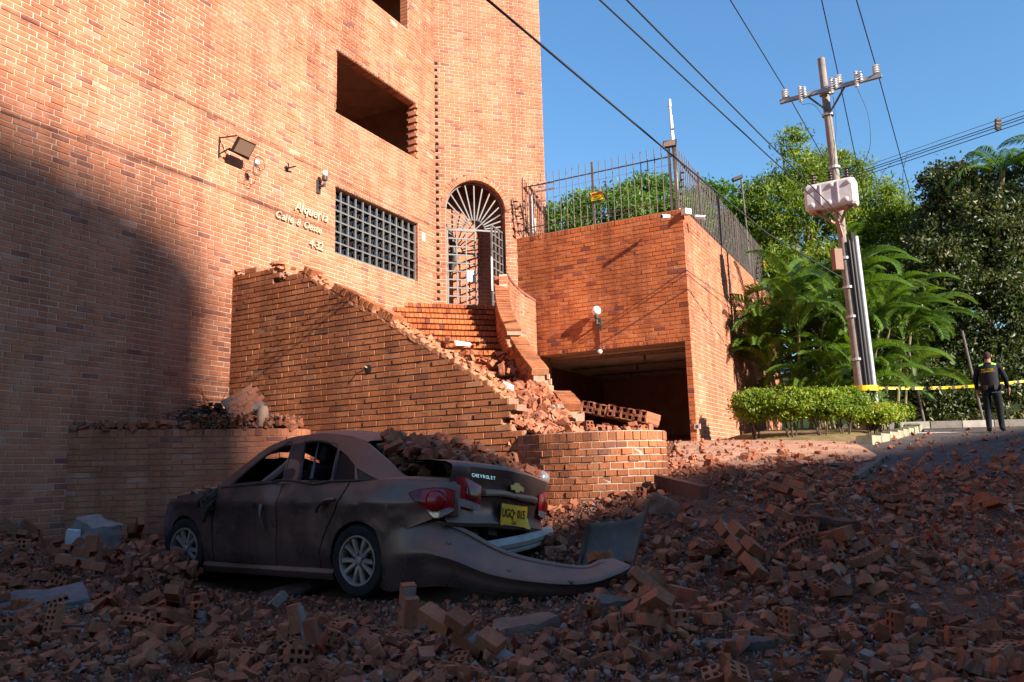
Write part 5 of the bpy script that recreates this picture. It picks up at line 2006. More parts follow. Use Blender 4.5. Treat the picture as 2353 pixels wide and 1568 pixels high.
M_VEST = plain('dark_vest', (.010, .011, .015), .75, .25, nscale=25, namp=.4)
M_HIVIS = plain('hi_vis_green', (.35, .75, .10), .5, .3)
pp = dep(2290, 998, 17.3)
pz = gz1(pp.x, pp.y) + .03
# local frame: +Y is where he faces; he looks to the right and away
po = thing('person', 'person in dark police uniform and vest seen from behind, standing on the road', 'person', (pp.x, pp.y, pz), rotz=R(-38))
Jn = {
 'pel': ((0, 0, .96), (.165, .12)), 'waist': ((0, 0, 1.10), (.155, .115)), 'chest': ((0, .0, 1.33), (.185, .125)), 'neckb': ((0, .0, 1.49), (.085, .075)), 'neck': ((0, .015, 1.545), (.058, .06)),
 'head1': ((0, .03, 1.62), (.068, .085)), 'head2': ((0, .035, 1.70), (.078, .098)), 'head3': ((0, .02, 1.765), (.055, .07)),
 'shl': ((-.20, 0, 1.43), (.075, .075)), 'ell': ((-.275, -.02, 1.17), (.052, .055)), 'wrl': ((-.27, .10, .94), (.036, .04)), 'hal': ((-.265, .13, .87), (.028, .045)),
 'shr': ((.20, 0, 1.43), (.075, .075)), 'elr': ((.29, -.03, 1.17), (.055, .055)), 'wrr': ((.31, .09, .95), (.037, .04)), 'har': ((.315, .12, .88), (.03, .045)),
 'hipl': ((-.095, 0, .88), (.10, .11)), 'knl': ((-.11, .03, .50), (.07, .075)), 'anl': ((-.12, -.01, .11), (.052, .058)), 'tol': ((-.14, .14, .045), (.045, .04)), 'heel_l': ((-.12, -.05, .05), (.045, .045)),
 'hipr': ((.095, 0, .88), (.10, .11)), 'knr': ((.11, .05, .50), (.07, .075)), 'anr': ((.11, .06, .11), (.052, .058)), 'tor': ((.13, .21, .045), (.045, .04)), 'heel_r': ((.11, .02, .05), (.045, .045)),
}
fing = []
for sgn, w, nm in ((-1, (-.265, .13, .87), 'l'), (1, (.315, .12, .88), 'r')):
    for i in range(4):
        a1 = (w[0] + sgn * .005, w[1] - .025 + i * .018, w[2] - .045)
        a2 = (w[0] - sgn * .004, w[1] - .022 + i * .018 + .008, w[2] - .085 - (.012 if i in (1, 2) else 0))
        Jn['f%s%d' % (nm, i)] = (a1, (.010, .010))
        Jn['g%s%d' % (nm, i)] = (a2, (.008, .008))
        fing += [('ha' + nm, 'f%s%d' % (nm, i)), ('f%s%d' % (nm, i), 'g%s%d' % (nm, i))]
    Jn['t' + nm] = ((w[0] - sgn * .01, w[1] + .05, w[2] - .02), (.010, .010))
    fing += [('ha' + nm, 't' + nm)]
Eg = [('pel', 'waist'), ('waist', 'chest'), ('chest', 'neckb'), ('neckb', 'neck'), ('neck', 'head1'), ('head1', 'head2'), ('head2', 'head3'), ('chest', 'shl'), ('shl', 'ell'), ('ell', 'wrl'), ('wrl', 'hal'), ('chest', 'shr'), ('shr', 'elr'), ('elr', 'wrr'), ('wrr', 'har'),
      ('pel', 'hipl'), ('hipl', 'knl'), ('knl', 'anl'), ('anl', 'tol'), ('anl', 'heel_l'), ('pel', 'hipr'), ('hipr', 'knr'), ('knr', 'anr'), ('anr', 'tor'), ('anr', 'heel_r')] + fing
def pm(c):
    if c.z > 1.705 or (c.z > 1.60 and c.y < -.015 + (c.z - 1.6) * .55):
        return 2
    if c.z > 1.515:
        return 1
    if abs(c.x) > .22 and c.z < .945:
        return 1
    if c.z < .13:
        return 3
    return 0
skin_figure('body', Jn, Eg, 'pel', po, [M_NAVY, M_SKIN, M_HAIR, M_BOOT], pm)
b_ = MB()
for sgn in (-1, 1):
    b_.lathe([(.012, -.03), (.02, -.012), (.02, .012), (.012, .03)], (sgn * .078, .02, 1.665), 8)
obj('ears', b_, M_SKIN, po, smooth=True, local=True)
b_ = MB()
b_.lathe([(.012, -.02), (.018, -.005), (.010, .035)], (0, .135, 1.665), 8)
obj('nose', b_, M_SKIN, po, smooth=True, local=True)
def torso_ring(z, rx, ry, n=20):
    return [(rx * math.cos(2 * math.pi * i / n) * (1 if abs(math.cos(2 * math.pi * i / n)) < .8 else .98), ry * math.sin(2 * math.pi * i / n), z) for i in range(n + 1)]
b_ = MB()
b_.grid([torso_ring(z, rx, ry) for z, rx, ry in ((.99, .192, .150), (1.04, .195, .155), (1.16, .195, .160), (1.30, .205, .168), (1.40, .200, .160), (1.475, .15, .12))], flip=True)
obj('vest', b_, M_VEST, po, smooth='all', local=True)
b_ = MB()
b_.grid([torso_ring(z, rx, ry) for z, rx, ry in ((.955, .192, .152), (1.005, .196, .156))], flip=True)
for an in (200, 250, 300, 340, 20, 120):
    b_.box((.20 * math.cos(R(an)), .16 * math.sin(R(an)), .965), (.07, .06, .10), Matrix.Rotation(R(an), 3, 'Z'))
obj('belt', b_, M_BOOT, po, local=True)
for sgn in (-1, 1):
    b_ = MB()
    P_ = []
    for i in range(7):
        a_ = -1.0 + 2.0 * i / 6
        y = .12 * math.sin(a_ * 1.3)
        z = 1.43 + .075 * math.cos(a_ * 1.3)
        P_.append([(sgn * .075, y, z + .012), (sgn * .165, y, z - .012)])
    b_.grid(P_, flip=sgn < 0)
    obj('shoulder_flash', b_, M_HIVIS, po, local=True)
me = text_mesh('back_lettering', 'POLICIA', .062, .001, 0, .001)
xs = [v.co.x for v in me.vertices]
me.transform(Matrix.Translation((-(max(xs) + min(xs)) / 2, 0, 0)))
for v in me.vertices:
    x, y = v.co.x, v.co.y
    v.co = Vector((x, -.172 * math.sqrt(max(0, 1 - (x / .205) ** 2)) - .004, 1.33 + y))
obj('back_lettering', me, M_YEL, po, local=True)
b_ = MB()
for i in range(18):
    for j in range(2):
        if (i + j) % 2:
            x = -.125 + i * .0147
            b_.box((x, -.172 * math.sqrt(1 - (x / .205) ** 2) - .004, 1.312 - j * .011), (.0146, .004, .011))
obj('chequer_strip', b_, M_YEL, po, local=True)
b_ = MB()
b_.box((.285, -.02, 1.36), (.012, .07, .05), Matrix.Rotation(.2, 3, 'Y'))
obj('arm_badge', b_, M_YEL, po, local=True)
b_ = MB()
for i in range(12):
    b_.box((.03 + i * .014, -.118, .86 - .012 * (i % 2)), (.013, .006, .012))
obj('trouser_chequer', b_, plain('dim_green_print', (.12, .22, .16), .6), po, local=True)
# ---------------------------------------------------------------- the crushed car (local: X forward, Y left, Z up)
CAR_O = Vector((-2.10, 8.84, 0.16))
CAR_R = R(146.43)
CARM = Matrix.Translation(CAR_O) @ Matrix.Rotation(CAR_R, 4, 'Z')
car = thing('crushed_car', 'dusty dark grey sedan crushed under fallen bricks, its rear bumper torn off', 'car', CAR_O, rotz=CAR_R)
def paint_mat():
    m, nt, bs = mat('dusty_grey_car_paint')
    g_ = N(nt, 'NewGeometry')
    sx = N(nt, 'SeparateXYZ')
    nt.links.new(g_.outputs['Normal'], sx.inputs[0])
    up_ = math_n(nt, 'MULTIPLY', math_n(nt, 'SUBTRACT', sx.outputs[2], 0.12), 1.6, True)
    n1 = wnoise(nt, 1.6, 5, 0.6)
    r1 = ramp(nt, [(0.34, (0, 0, 0)), (0.82, (1, 1, 1))])
    nt.links.new(n1.outputs[0], r1.inputs[0])
    n2 = wnoise(nt, 18, 5, 0.75)
    r2 = ramp(nt, [(0.25, (0.45, 0.45, 0.45)), (0.8, (1, 1, 1))])
    nt.links.new(n2.outputs[0], r2.inputs[0])
    side = math_n(nt, 'MULTIPLY', r1.outputs[0], math_n(nt, 'MULTIPLY', r2.outputs[0], 0.75))
    f = math_n(nt, 'ADD', math_n(nt, 'ADD', math_n(nt, 'MULTIPLY', up_, math_n(nt, 'ADD', math_n(nt, 'MULTIPLY', r1.outputs[0], 0.55), 0.40)), side), 0.10, True)
    c = mixc(nt, f, (0.090, 0.070, 0.072), (0.27, 0.142, 0.094))
    nt.links.new(c, bs.inputs['Base Color'])
    nt.links.new(math_n(nt, 'ADD', math_n(nt, 'MULTIPLY', f, 0.60), 0.13, True), bs.inputs['Roughness'])
    nt.links.new(math_n(nt, 'MULTIPLY', math_n(nt, 'SUBTRACT', 1.0, f), 0.75), bs.inputs['Metallic'])
    bs.inputs['Specular IOR Level'].default_value = 0.5
    n3 = wnoise(nt, 60, 4, 0.7)
    bump(nt, bs, math_n(nt, 'MULTIPLY', n3.outputs[0], f), 0.25, 0.004)
    return m
M_PAINT = paint_mat()
def red_lens():
    m, nt, bs = mat('red_lamp_lens')
    bs.inputs['Base Color'].default_value = (0.30, 0.004, 0.007, 1)
    rough_spec(bs, 0.22, 0.5)
    bs.inputs['Coat Weight'].default_value = 0.25
    bs.inputs['Coat Roughness'].default_value = 0.05
    return m
M_LENS = red_lens()
M_LENSD = plain('dark_red_lens', (0.12, 0.004, 0.006), 0.15, 0.6)
M_CLEAR = plain('clear_lamp_lens', (0.42, 0.40, 0.40), 0.15, 0.7, 0.5, nscale=60, namp=.6)
M_CHROME = plain('chrome', (0.72, 0.71, 0.70), 0.15, 0.5, 1.0)
M_ALLOY = plain('dusty_alloy', (0.34, 0.27, 0.24), 0.42, 0.5, 0.45, nscale=12, namp=.35)
M_SEAT = plain('grey_seat_cloth', (0.055, 0.05, 0.048), 0.9, 0.1)
M_TRIM = plain('dusty_black_trim', (0.055, 0.038, 0.030), 0.7, 0.3, nscale=14, namp=.5)
M_PLATE = plain('yellow_plate', (0.85, 0.42, 0.010), 0.5, 0.3, nscale=14, namp=.15)
M_BEAM = plain('scuffed_pale_beam', (0.42, 0.36, 0.30), 0.7, 0.3, nscale=9, namp=.25)

PROF = [(.10, -.11), (.18, -.065), (.24, -.040), (.34, -.012), (.55, 0), (.74, .004), (.835, .018), (.875, .004), (.95, -.020), (1.04, -.058), (1.2, -.12)]
def lerp_tab(t, x):
    if x <= t[0][0]:
        return t[0][1]
    for (a_, ya), (b2, yb) in zip(t, t[1:]):
        if x <= b2:
            return ya + (yb - ya) * (x - a_) / (b2 - a_)
    return t[-1][1]
def cw_(X):
    w = .895
    if X < -1.5:
        w -= .13 * ((-1.5 - X) / .85) ** 2
    if X < -2.22:
        w -= .13 * ((-2.22 - X) / .2) ** 2
    if X > 1.0:
        w -= .14 * ((X - 1.0) / .75) ** 2
    return w
def dent(X, z):
    v = Vector((X * 1.6, z * 2.2, 3.1))
    return .018 * noise.noise(v) + .009 * noise.noise(v * 3.1) + .004 * noise.noise(v * 7)
def wy(X, z):
    d_ = dent(X, z)
    d_ -= .035 * math.exp(-(((X + .30) / .10) ** 2 + ((z - .93) / .10) ** 2))
    d_ -= .02 * math.exp(-(((X + .95) / .12) ** 2 + ((z - .80) / .06) ** 2))
    return cw_(X) + lerp_tab(PROF, z) + d_
def panel(name, rows, parent=None, m=M_PAINT, sgn=1):
    """rows[i] is a list of (X, z); flanged edges turn inwards"""
    P_ = [[Vector((X, sgn * wy(X, z), z)) for (X, z) in r_] for r_ in rows]
    def inward(r_):
        return [p + Vector((0, -sgn * .03, 0)) for p in r_]
    P_ = [inward(P_[0])] + P_ + [inward(P_[-1])]
    P_ = [[r_[0] + Vector((0, -sgn * .03, 0))] + r_ + [r_[-1] + Vector((0, -sgn * .03, 0))] for r_ in P_]
    b_ = MB()
    b_.grid(P_, flip=(sgn > 0))
    return obj(name, b_, m, parent or car, smooth=True, local=True)
G_ = .006
def zb_belt(X):
    return lerp_tab([(-2.4, .985), (-2.2, 1.01), (-1.9, 1.03), (-1.3, 1.02), (-.3, 1.03), (.4, .99), (.7, .975)], X)
# doors
def door(name, xr, xf, z0, n=26, mz=22):
    rows = []
    for i in range(n + 1):
        col_ = []
        for j in range(mz + 1):
            zz = z0 + (1.0 - z0) * j / mz
            a_, b2 = xr(zz), xf(zz)
            X = a_ + (b2 - a_) * i / n
            zt_ = zb_belt(X)
            z = z0 + (zt_ - z0) * j / mz
            col_.append((X, z))
        rows.append(col_)
    return panel(name, rows)
d1 = door('front_door', lambda z: -.285 - .02 * (z - .24) + G_, lambda z: .69 - .02 * (z - .24) - G_, .235)
RE = [(.20, -.885), (.35, -.90), (.5, -.955), (.62, -1.03), (.75, -1.12), (.9, -1.215), (1.05, -1.275)]
d2 = door('rear_door', lambda z: lerp_tab(RE, z) + G_, lambda z: -.285 - .02 * (z - .24) - G_, .215)
# rear quarter with the wheel arch
def ylow_q(X):
    if abs(X + 1.39) < .352:
        return max(.2, .31 + math.sqrt(.352 ** 2 - (X + 1.39) ** 2))
    if X > -1.05:
        return .195
    return lerp_tab([(-2.42, .715), (-2.24, .70), (-1.742, .53)], X)
def yhigh_q(X):
    if X > -1.275:
        t_ = [(-x_, z_) for z_, x_ in RE]
        return lerp_tab([(a_, b2) for a_, b2 in t_], -X) - .006
    return zb_belt(X)
rows = []
xs = list(np.linspace(-.90, -1.03, 6)) + list(np.linspace(-1.039, -1.74, 26)) + list(np.linspace(-1.76, -2.38, 22))
for X in xs:
    a_, b2 = ylow_q(X), yhigh_q(X)
    if b2 < a_ + .01:
        b2 = a_ + .01
    rows.append([(X, a_ + (b2 - a_) * j / 16) for j in range(17)])
rows = rows[::-1]
quarter = panel('rear_quarter_panel', rows)
# front fender
def ylow_f(X):
    if abs(X - 1.2) < .36:
        return max(.24, .335 + math.sqrt(.36 ** 2 - (X - 1.2) ** 2))
    return .24 if X < 1.2 else .34
rows = []
for X in list(np.linspace(.70, .838, 6)) + list(np.linspace(.842, 1.558, 26)) + list(np.linspace(1.565, 1.74, 6)):
    a_ = ylow_f(X)
    b2 = lerp_tab([(.68, .972), (1.0, .955), (1.3, .905), (1.6, .80), (1.75, .66)], X)
    rows.append([(X, a_ + (b2 - a_) * j / 14) for j in range(15)])
fender = panel('front_fender', rows)
# sill
b_ = MB()
b_.grid([[(X, .835, .125), (X, .858, .15), (X, .868, .19), (X, .85, .225), (X, .80, .235)] for X in np.linspace(-1.06, .86, 16)], flip=True)
obj('sill', b_, M_PAINT, car, smooth=True, local=True)
# right side, mostly hidden
rows = []
for X in np.linspace(-2.3, 1.7, 50):
    a_ = .22
    for c0, rr in ((-1.39, .352), (1.2, .36)):
        if abs(X - c0) < rr:
            a_ = max(a_, .31 + math.sqrt(rr * rr - (X - c0) ** 2))
    b2 = zb_belt(X) if X < .7 else lerp_tab([(.68, .972), (1.0, .955), (1.3, .905), (1.6, .80), (1.75, .66)], X)
    rows.append([(X, a_ + (b2 - a_) * j / 10) for j in range(11)])
panel('right_side_panel', rows, sgn=-1)
# floor, wheel wells, inner doors
b_ = MB()
b_.box((-.35, 0, .30), (3.4, 1.30, .20), None, 0)
b_.box((1.25, 0, .55), (.9, 1.1, .5), None, 0)
b_.box((-1.75, 0, .45), (1.0, 1.25, .35), None, 0)
for c0, y_ in ((-1.37, .62), (1.2, .62), (-1.37, -.62), (1.2, -.62)):
    b_.tube([(c0, y_ - .02, .33), (c0, y_, .33)], .37, 18, 0)
for c0 in (-1.39, 1.2):
    for sgn in (1, -1):
        P_ = []
        for k in range(13):
            an = math.pi * k / 12
            P_.append([(c0 + .37 * math.cos(an), sgn * .60, .30 + .37 * math.sin(an)), (c0 + .37 * math.cos(an), sgn * .85, .30 + .37 * math.sin(an))])
        b_.grid(P_)
obj('underbody', b_, M_DARK, car, local=True)
# greenhouse: side frames with window openings
def yg(X, z):
    y = .842 - (z - 1.0) * .50
    if X < -1.2:
        y -= .09 * ((-1.2 - X) / .6) ** 1.5
    return y
OUT = [(.70, .965), (.56, 1.07), (.42, 1.185), (.17, 1.365), (-.08, 1.455), (-.35, 1.488), (-.7, 1.488), (-1.0, 1.455), (-1.22, 1.40), (-1.5, 1.25), (-1.78, 1.075), (-1.92, 1.02)]
OUTc = [(p.x, p.y) for p in catmull([Vector((x, z, 0)) for x, z in OUT], 4)] + [(-1.3, 1.005), (-.3, 1.012), (.4, .975)]
FW = [(.46, 1.005), (.30, 1.15), (.10, 1.30), (-.10, 1.385), (-.23, 1.405), (-.305, 1.045), (0, 1.03)]
RW = [(-.41, 1.415), (-.6, 1.42), (-.80, 1.385), (-.925, 1.335), (-.985, 1.03), (-.77, 1.025), (-.555, 1.04)]
QW = [(-.965, 1.318), (-1.10, 1.255), (-1.235, 1.165), (-1.30, 1.03), (-1.015, 1.03)]
CW = [(-1.27, 1.14), (-1.40, 1.085), (-1.535, 1.035), (-1.335, 1.03)]
for sgn in (1, -1):
    me = fillcurve('side_frame', [OUTc, FW, RW, QW, CW] if sgn > 0 else [OUTc, QW, CW], .03, lambda x, y, t: Vector((x, sgn * (yg(x, y) + t + dent(x, y) * .5), y)), cuts=4)
    fr_ = obj('side_frame', me, M_PAINT, car, smooth=True, local=True)
    me = fillcurve('fixed_pane', [QW], .006, lambda x, y, t: Vector((x, sgn * (yg(x, y) - .008 + t), y)))
    obj('fixed_pane', me, M_CGLASS, fr_, local=True)
    me = fillcurve('corner_panel', [CW], .006, lambda x, y, t: Vector((x, sgn * (yg(x, y) - .004 + t), y)))
    obj('corner_panel', me, M_TRIM, fr_, local=True)
    if sgn > 0:
        for lp in (FW, RW):
            b_ = MB()
            q = [Vector((x, yg(x, z) + .008, z)) for x, z in lp]
            b_.tube(catmull(q + [q[0]], 4), .013, 6)
            obj('window_seal', b_, M_TRIM, fr_, smooth=True, local=True)
        me = fillcurve('pillar_trim', [[(-.245, 1.40), (-.40, 1.41), (-.55, 1.045), (-.315, 1.05)]], .012, lambda x, y, t: Vector((x, yg(x, y) + .012 + t, y)))
        obj('pillar_trim', me, M_TRIM, fr_, local=True)
        b_ = MB()
        b_.tube(catmull([Vector((.60, wy(.6, .975) + .0, .985)), Vector((.2, wy(.2, .99), 1.005)), Vector((-.15, wy(-.15, 1.01) + .004, 1.022)), Vector((-.30, wy(-.3, 1.0) + .01, 1.045)), Vector((-.62, wy(-.6, 1.0), 1.02)), Vector((-.80, wy(-.8, 1.0) + .008, 1.0)), Vector((-1.0, wy(-1, 1.0), 1.022)), Vector((-1.3, wy(-1.3, 1.01), 1.022)), Vector((-1.56, wy(-1.56, 1.01) - .02, 1.028))], 4), .012, 6)
        obj('belt_moulding', b_, M_TRIM, car, smooth=True, local=True)
# crumpled pillar strip between the doors
b_ = MB()
b_.grid([[Vector((-.24 - .02 * i, yg(-.3, 1.0 + .04 * i) + .02 + .012 * math.sin(i * 2.1), .80 + .045 * i)), Vector((-.33 - .03 * i, yg(-.3, 1.0 + .04 * i) + .015 + .015 * math.sin(i * 1.7 + 1), .82 + .045 * i))] for i in range(8)])
obj('torn_pillar_skin', b_, M_PAINT, car, local=True)
# roof
def zr(X):
    return lerp_tab([(-1.30, 1.37), (-1.22, 1.40), (-1.0, 1.455), (-.7, 1.488), (-.35, 1.488), (-.08, 1.455), (.17, 1.365), (.3, 1.28)], X)
b_ = MB()
P_ = []
for i in range(34):
    X = .26 - 1.54 * i / 33
    row = []
    for j in range(29):
        v = -1 + 2 * j / 28
        ym = yg(X, zr(X)) + .004
        y = ym * (math.sin(v * math.pi / 2) * .35 + v * .65)
        z = zr(X) + .045 * (1 - abs(v) ** 2.2)
        z += .018 * noise.noise(Vector((X * 3, y * 3, 7))) + .008 * noise.noise(Vector((X * 9, y * 9, 2)))
        if v < .2:
            z -= .30 * (.2 - v) * max(0, min(1, (X + 1.3) / .5)) * max(0, min(1, (.2 - v) * 2)) * (1 if X > -.9 else .6)
        row.append((X, y, z))
    P_.append(row)
b_.grid(P_, flip=True)
roof = obj('roof', b_, M_PAINT, car, smooth='all', local=True)
# crumpled windscreen and bonnet
b_ = MB()
P_ = []
for i in range(10):
    f = i / 9
    row = []
    for j in range(15):
        v = 1 - 2 * j / 14
        X = .30 + .42 * f
        z = zr(.30) + (.95 - zr(.30)) * f - .16 * max(0, -v) * (1 - f) + .03 * noise.noise(Vector((f * 6, v * 5, 1)))
        row.append((X, v * (.62 + .12 * f), z))
    P_.append(row)
b_.grid(P_, flip=True)
obj('windscreen', b_, M_CGLASS, car, smooth='all', local=True)
b_ = MB()
P_ = []
for i in range(24):
    f = i / 23
    row = []
    for j in range(25):
        v = 1 - 2 * j / 24
        X = .62 + 1.10 * f
        yy = v * (.815 - .12 * f * f)
        z = .985 - .10 * f - .05 * f * f + .05 * noise.noise(Vector((f * 7, v * 3.2, 5))) + .022 * noise.noise(Vector((f * 17, v * 9, 8)))
        if v > .8:
            z += (.8 - v) * .12 + .03 * math.sin(f * 19)
        row.append((X, yy, z))
    P_.append(row)
b_.grid(P_, flip=True)
hood = obj('bonnet', b_, M_PAINT, car, smooth=True, local=True)
b_ = MB()
P_ = []
for i in range(14):
    f = i / 13
    X = .66 + 1.0 * f
    y0 = cw_(X) - .05
    w_ = .035 * math.sin(f * 21) + .03 * noise.noise(Vector((f * 9, 0, 0)))
    P_.append([(X, y0 - .12, lerp_tab([(.66, .985), (1.3, .93), (1.66, .86)], X)), (X, y0 + .005, lerp_tab([(.66, .975), (1.3, .925), (1.66, .86)], X) + w_ * .6), (X + .01, y0 + .03 + w_ * .5, lerp_tab([(.66, .965), (1.3, .905), (1.66, .80)], X) - .02 + w_)])
b_.grid(P_)
obj('torn_bonnet_edge', b_, M_PAINT, car, local=True)
# nose
b_ = MB()
P_ = []
for i in range(17):
    v = 1 - 2 * i / 16
    row = []
    for j in range(9):
        z = .28 + .52 * j / 8
        X = 1.73 + .30 * (1 - abs(v) ** 2.4) - .10 * (j / 8) ** 2 + .03 * noise.noise(Vector((v * 4, z * 5, 3)))
        row.append((X, v * .72, z))
    P_.append(row)
b_.grid(P_)
obj('front_bumper', b_, M_PAINT, car, smooth='all', local=True)
# seats
def seat(x, y, w, h, tilt):
    b_ = MB()
    b_.box((x + .22, y, .62), (.48, w, .16))
    Rt_ = Matrix.Rotation(R(tilt), 3, 'Y')
    b_.box(Vector((x, y, .70)) + Rt_ @ Vector((0, 0, h / 2)), (.14, w * .94, h), Rt_)
    b_.box(Vector((x, y, .70)) + Rt_ @ Vector((0, 0, h + .11)), (.10, w * .5, .18), Rt_)
    o = obj('seat', b_, M_SEAT, car, local=True)
    mo = o.modifiers.new('bevel', 'BEVEL')
    mo.width = .045
    mo.segments = 3
seat(-.28, .36, .48, .52, -18)
seat(-.28, -.36, .48, .52, -18)
seat(-1.22, 0, 1.2, .46, -22)
b_ = MB()
b_.tube(catmull([Vector((.10, .74, 1.02)), Vector((-.05, .70, 1.10)), Vector((-.20, .66, 1.22)), Vector((-.26, .64, 1.32))], 4), [.03, .035, .04, .045, .045, .045, .045, .04, .04, .035, .03, .025, .02], 8)
obj('limp_airbag', b_, plain('dusty_airbag', (.20, .15, .125), .9, .1), car, smooth=True, local=True)
b_ = MB()
b_.grid([[(-.545 - .03 * i, .70, 1.05 + .09 * i), (-.585 - .02 * i, .69, 1.05 + .09 * i)] for i in range(5)])
obj('seat_belt', b_, plain('grey_belt', (.16, .15, .15), .8), car, local=True)
b_ = MB()
b_.grid([[(.45 - 1.75 * i / 20, -.42 + .05 * math.sin(i * 1.9), .80), (.45 - 1.75 * i / 20, -.40 + .06 * math.sin(i * 1.3), 1.1), (.45 - 1.75 * i / 20, -.34 + .04 * math.sin(i), zr(.45 - 1.75 * i / 20) - .02)] for i in range(21)])
obj('dark_blocking_sheet', b_, M_DARK, car, local=True)  # dark sheet added to block the bright view through the cabin
# door handles
b_ = MB()
b_.tube(catmull([Vector((-1.13, .925, .855)), Vector((-1.06, .945, .855)), Vector((-.99, .95, .83)), Vector((-.93, .945, .79)), Vector((-.90, .93, .745))], 4), .017, 8)
obj('handle', b_, M_PAINT, d2, smooth=True, local=True)
b_ = MB()
b_.lathe([(.001, 0), (.05, .002)], (-1.0, wy(-1, .82) + .004, .825), 12, Matrix.Rotation(R(-90), 3, 'X') @ Matrix.Diagonal((1.3, .8, 1)))
obj('handle_recess', b_, M_DARK, d2, local=True)
b_ = MB()
b_.tube(catmull([Vector((-.10, .915, .81)), Vector((-.12, .94, .75)), Vector((-.13, .935, .66)), Vector((-.15, .92, .58))], 4), .016, 8)
obj('handle', b_, M_PAINT, d1, smooth=True, local=True)
b_ = MB()
b_.lathe([(.001, 0), (.03, .002)], (0.0, wy(0, .80) + .004, .80), 10, Matrix.Rotation(R(-90), 3, 'X'))
obj('handle_recess', b_, M_DARK, d1, local=True)
# wrecked mirror stub
b_ = MB()
for k in range(14):
    a0 = Vector((.68 + rnd.uniform(-.03, .05), .86, .93 + rnd.uniform(-.04, .06)))
    b_.tube(catmull([a0, a0 + Vector((.05 + rnd.uniform(-.06, .04), .06 + rnd.uniform(0, .05), -.06 + rnd.uniform(-.06, .05))), a0 + Vector((.09 + rnd.uniform(-.1, .06), .05 + rnd.uniform(0, .04), -.18 + rnd.uniform(-.08, .08)))], 3), rnd.uniform(.008, .024), 5)
for k in range(8):
    b_.box((.72 + rnd.uniform(-.05, .06), .91 + rnd.uniform(0, .05), .84 + rnd.uniform(-.09, .09)), (rnd.uniform(.03, .10), .012, rnd.uniform(.03, .08)), Euler((rnd.uniform(-1, 1), rnd.uniform(-1, 1), rnd.uniform(-1, 1))).to_matrix())
obj('torn_mirror_stub', b_, M_TRIM, car, local=True)

# wheels
def wheel(cx_, cy_, cz_, sgn, steer=0.0):
    w = obj('wheel', MB().lathe([(.05, -.09), (.12, -.08)], (0, 0, 0), 12), M_DARK, car, local=True)
    Rw = Matrix.Translation((cx_, cy_, cz_)) @ Matrix.Rotation(steer, 4, 'Z') @ Matrix.Rotation(R(-90) * sgn, 4, 'X')
    def part(name, b_, m, sm=True):
        me = b_.mesh(name)
        me.transform(Rw)
        return obj(name, me, m, w, smooth=sm, local=True)
    w.data.transform(Rw)
    b_ = MB()
    b_.lathe([(.222, -.09), (.255, -.105), (.30, -.10), (.320, -.075), (.326, -.03), (.326, .03), (.320, .075), (.30, .10), (.255, .105), (.222, .09)], (0, 0, 0), 40, caps=False)
    part('tyre', b_, M_RUBBER)
    b_ = MB()
    prof = [(.226, -.08), (.226, .085), (.220, .098), (.208, .098), (.200, .085), (.196, .0), (.196, -.08)]
    n = 40
    vs, fs_ = [], []
    for (r_, z) in prof:
        for k in range(n):
            vs.append((r_ * math.cos(2 * math.pi * k / n), r_ * math.sin(2 * math.pi * k / n), z))
    for i in range(len(prof) - 1):
        for k in range(n):
            fs_.append((i * n + k, i * n + (k + 1) % n, (i + 1) * n + (k + 1) % n, (i + 1) * n + k))
    b_.add(vs, fs_)
    part('rim', b_, M_ALLOY)
    b_ = MB()
    b_.lathe([(.19, -.03), (.19, -.02)], (0, 0, 0), 24)
    part('brake_disc', b_, M_DKSTEEL)
    for k in range(5):
        for s_ in (-1, 1):
            an0 = 2 * math.pi * k / 5 + .3
            p0 = Vector((math.cos(an0 + s_ * .25) * .045, math.sin(an0 + s_ * .25) * .045, .072))
            p1 = Vector((math.cos(an0 + s_ * .27) * .205, math.sin(an0 + s_ * .27) * .205, .080))
            dr = (p1 - p0).normalized()
            sd = Vector((0, 0, 1)).cross(dr)
            b_ = MB()
            vs = []
            for (q, wd, hh) in ((p0, .026, .026), ((p0 + p1) / 2 + Vector((0, 0, .004)), .022, .024), (p1, .030, .024)):
                vs += [q - sd * wd - Vector((0, 0, hh)), q - sd * wd * .6, q + sd * wd * .6, q + sd * wd - Vector((0, 0, hh))]
            fs_ = [(0, 3, 2, 1), (8, 9, 10, 11)]
            for i in range(2):
                fs_ += [(i * 4 + j, i * 4 + (j + 1) % 4, i * 4 + 4 + (j + 1) % 4, i * 4 + 4 + j) for j in range(4)]
            b_.add(vs, fs_)
            part('spoke', b_, M_ALLOY, False)
        b_ = MB()
        an = 2 * math.pi * k / 5 + .3 + math.pi / 5
        b_.lathe([(.011, 0), (.011, .02), (.006, .024)], (math.cos(an) * .055, math.sin(an) * .055, .06), 6)
        part('wheel_nut', b_, M_DKSTEEL)
    b_ = MB()
    b_.lathe([(.07, .03), (.072, .06), (.045, .068), (.036, .082), (.02, .086)], (0, 0, 0), 20)
    part('hub_cap', b_, M_ALLOY)
wheel(-1.375, .785, .315, 1)
wheel(1.19, .785, .345, 1, .05)
wheel(-1.375, -.785, .315, -1)
wheel(1.19, -.785, .345, -1, .05)

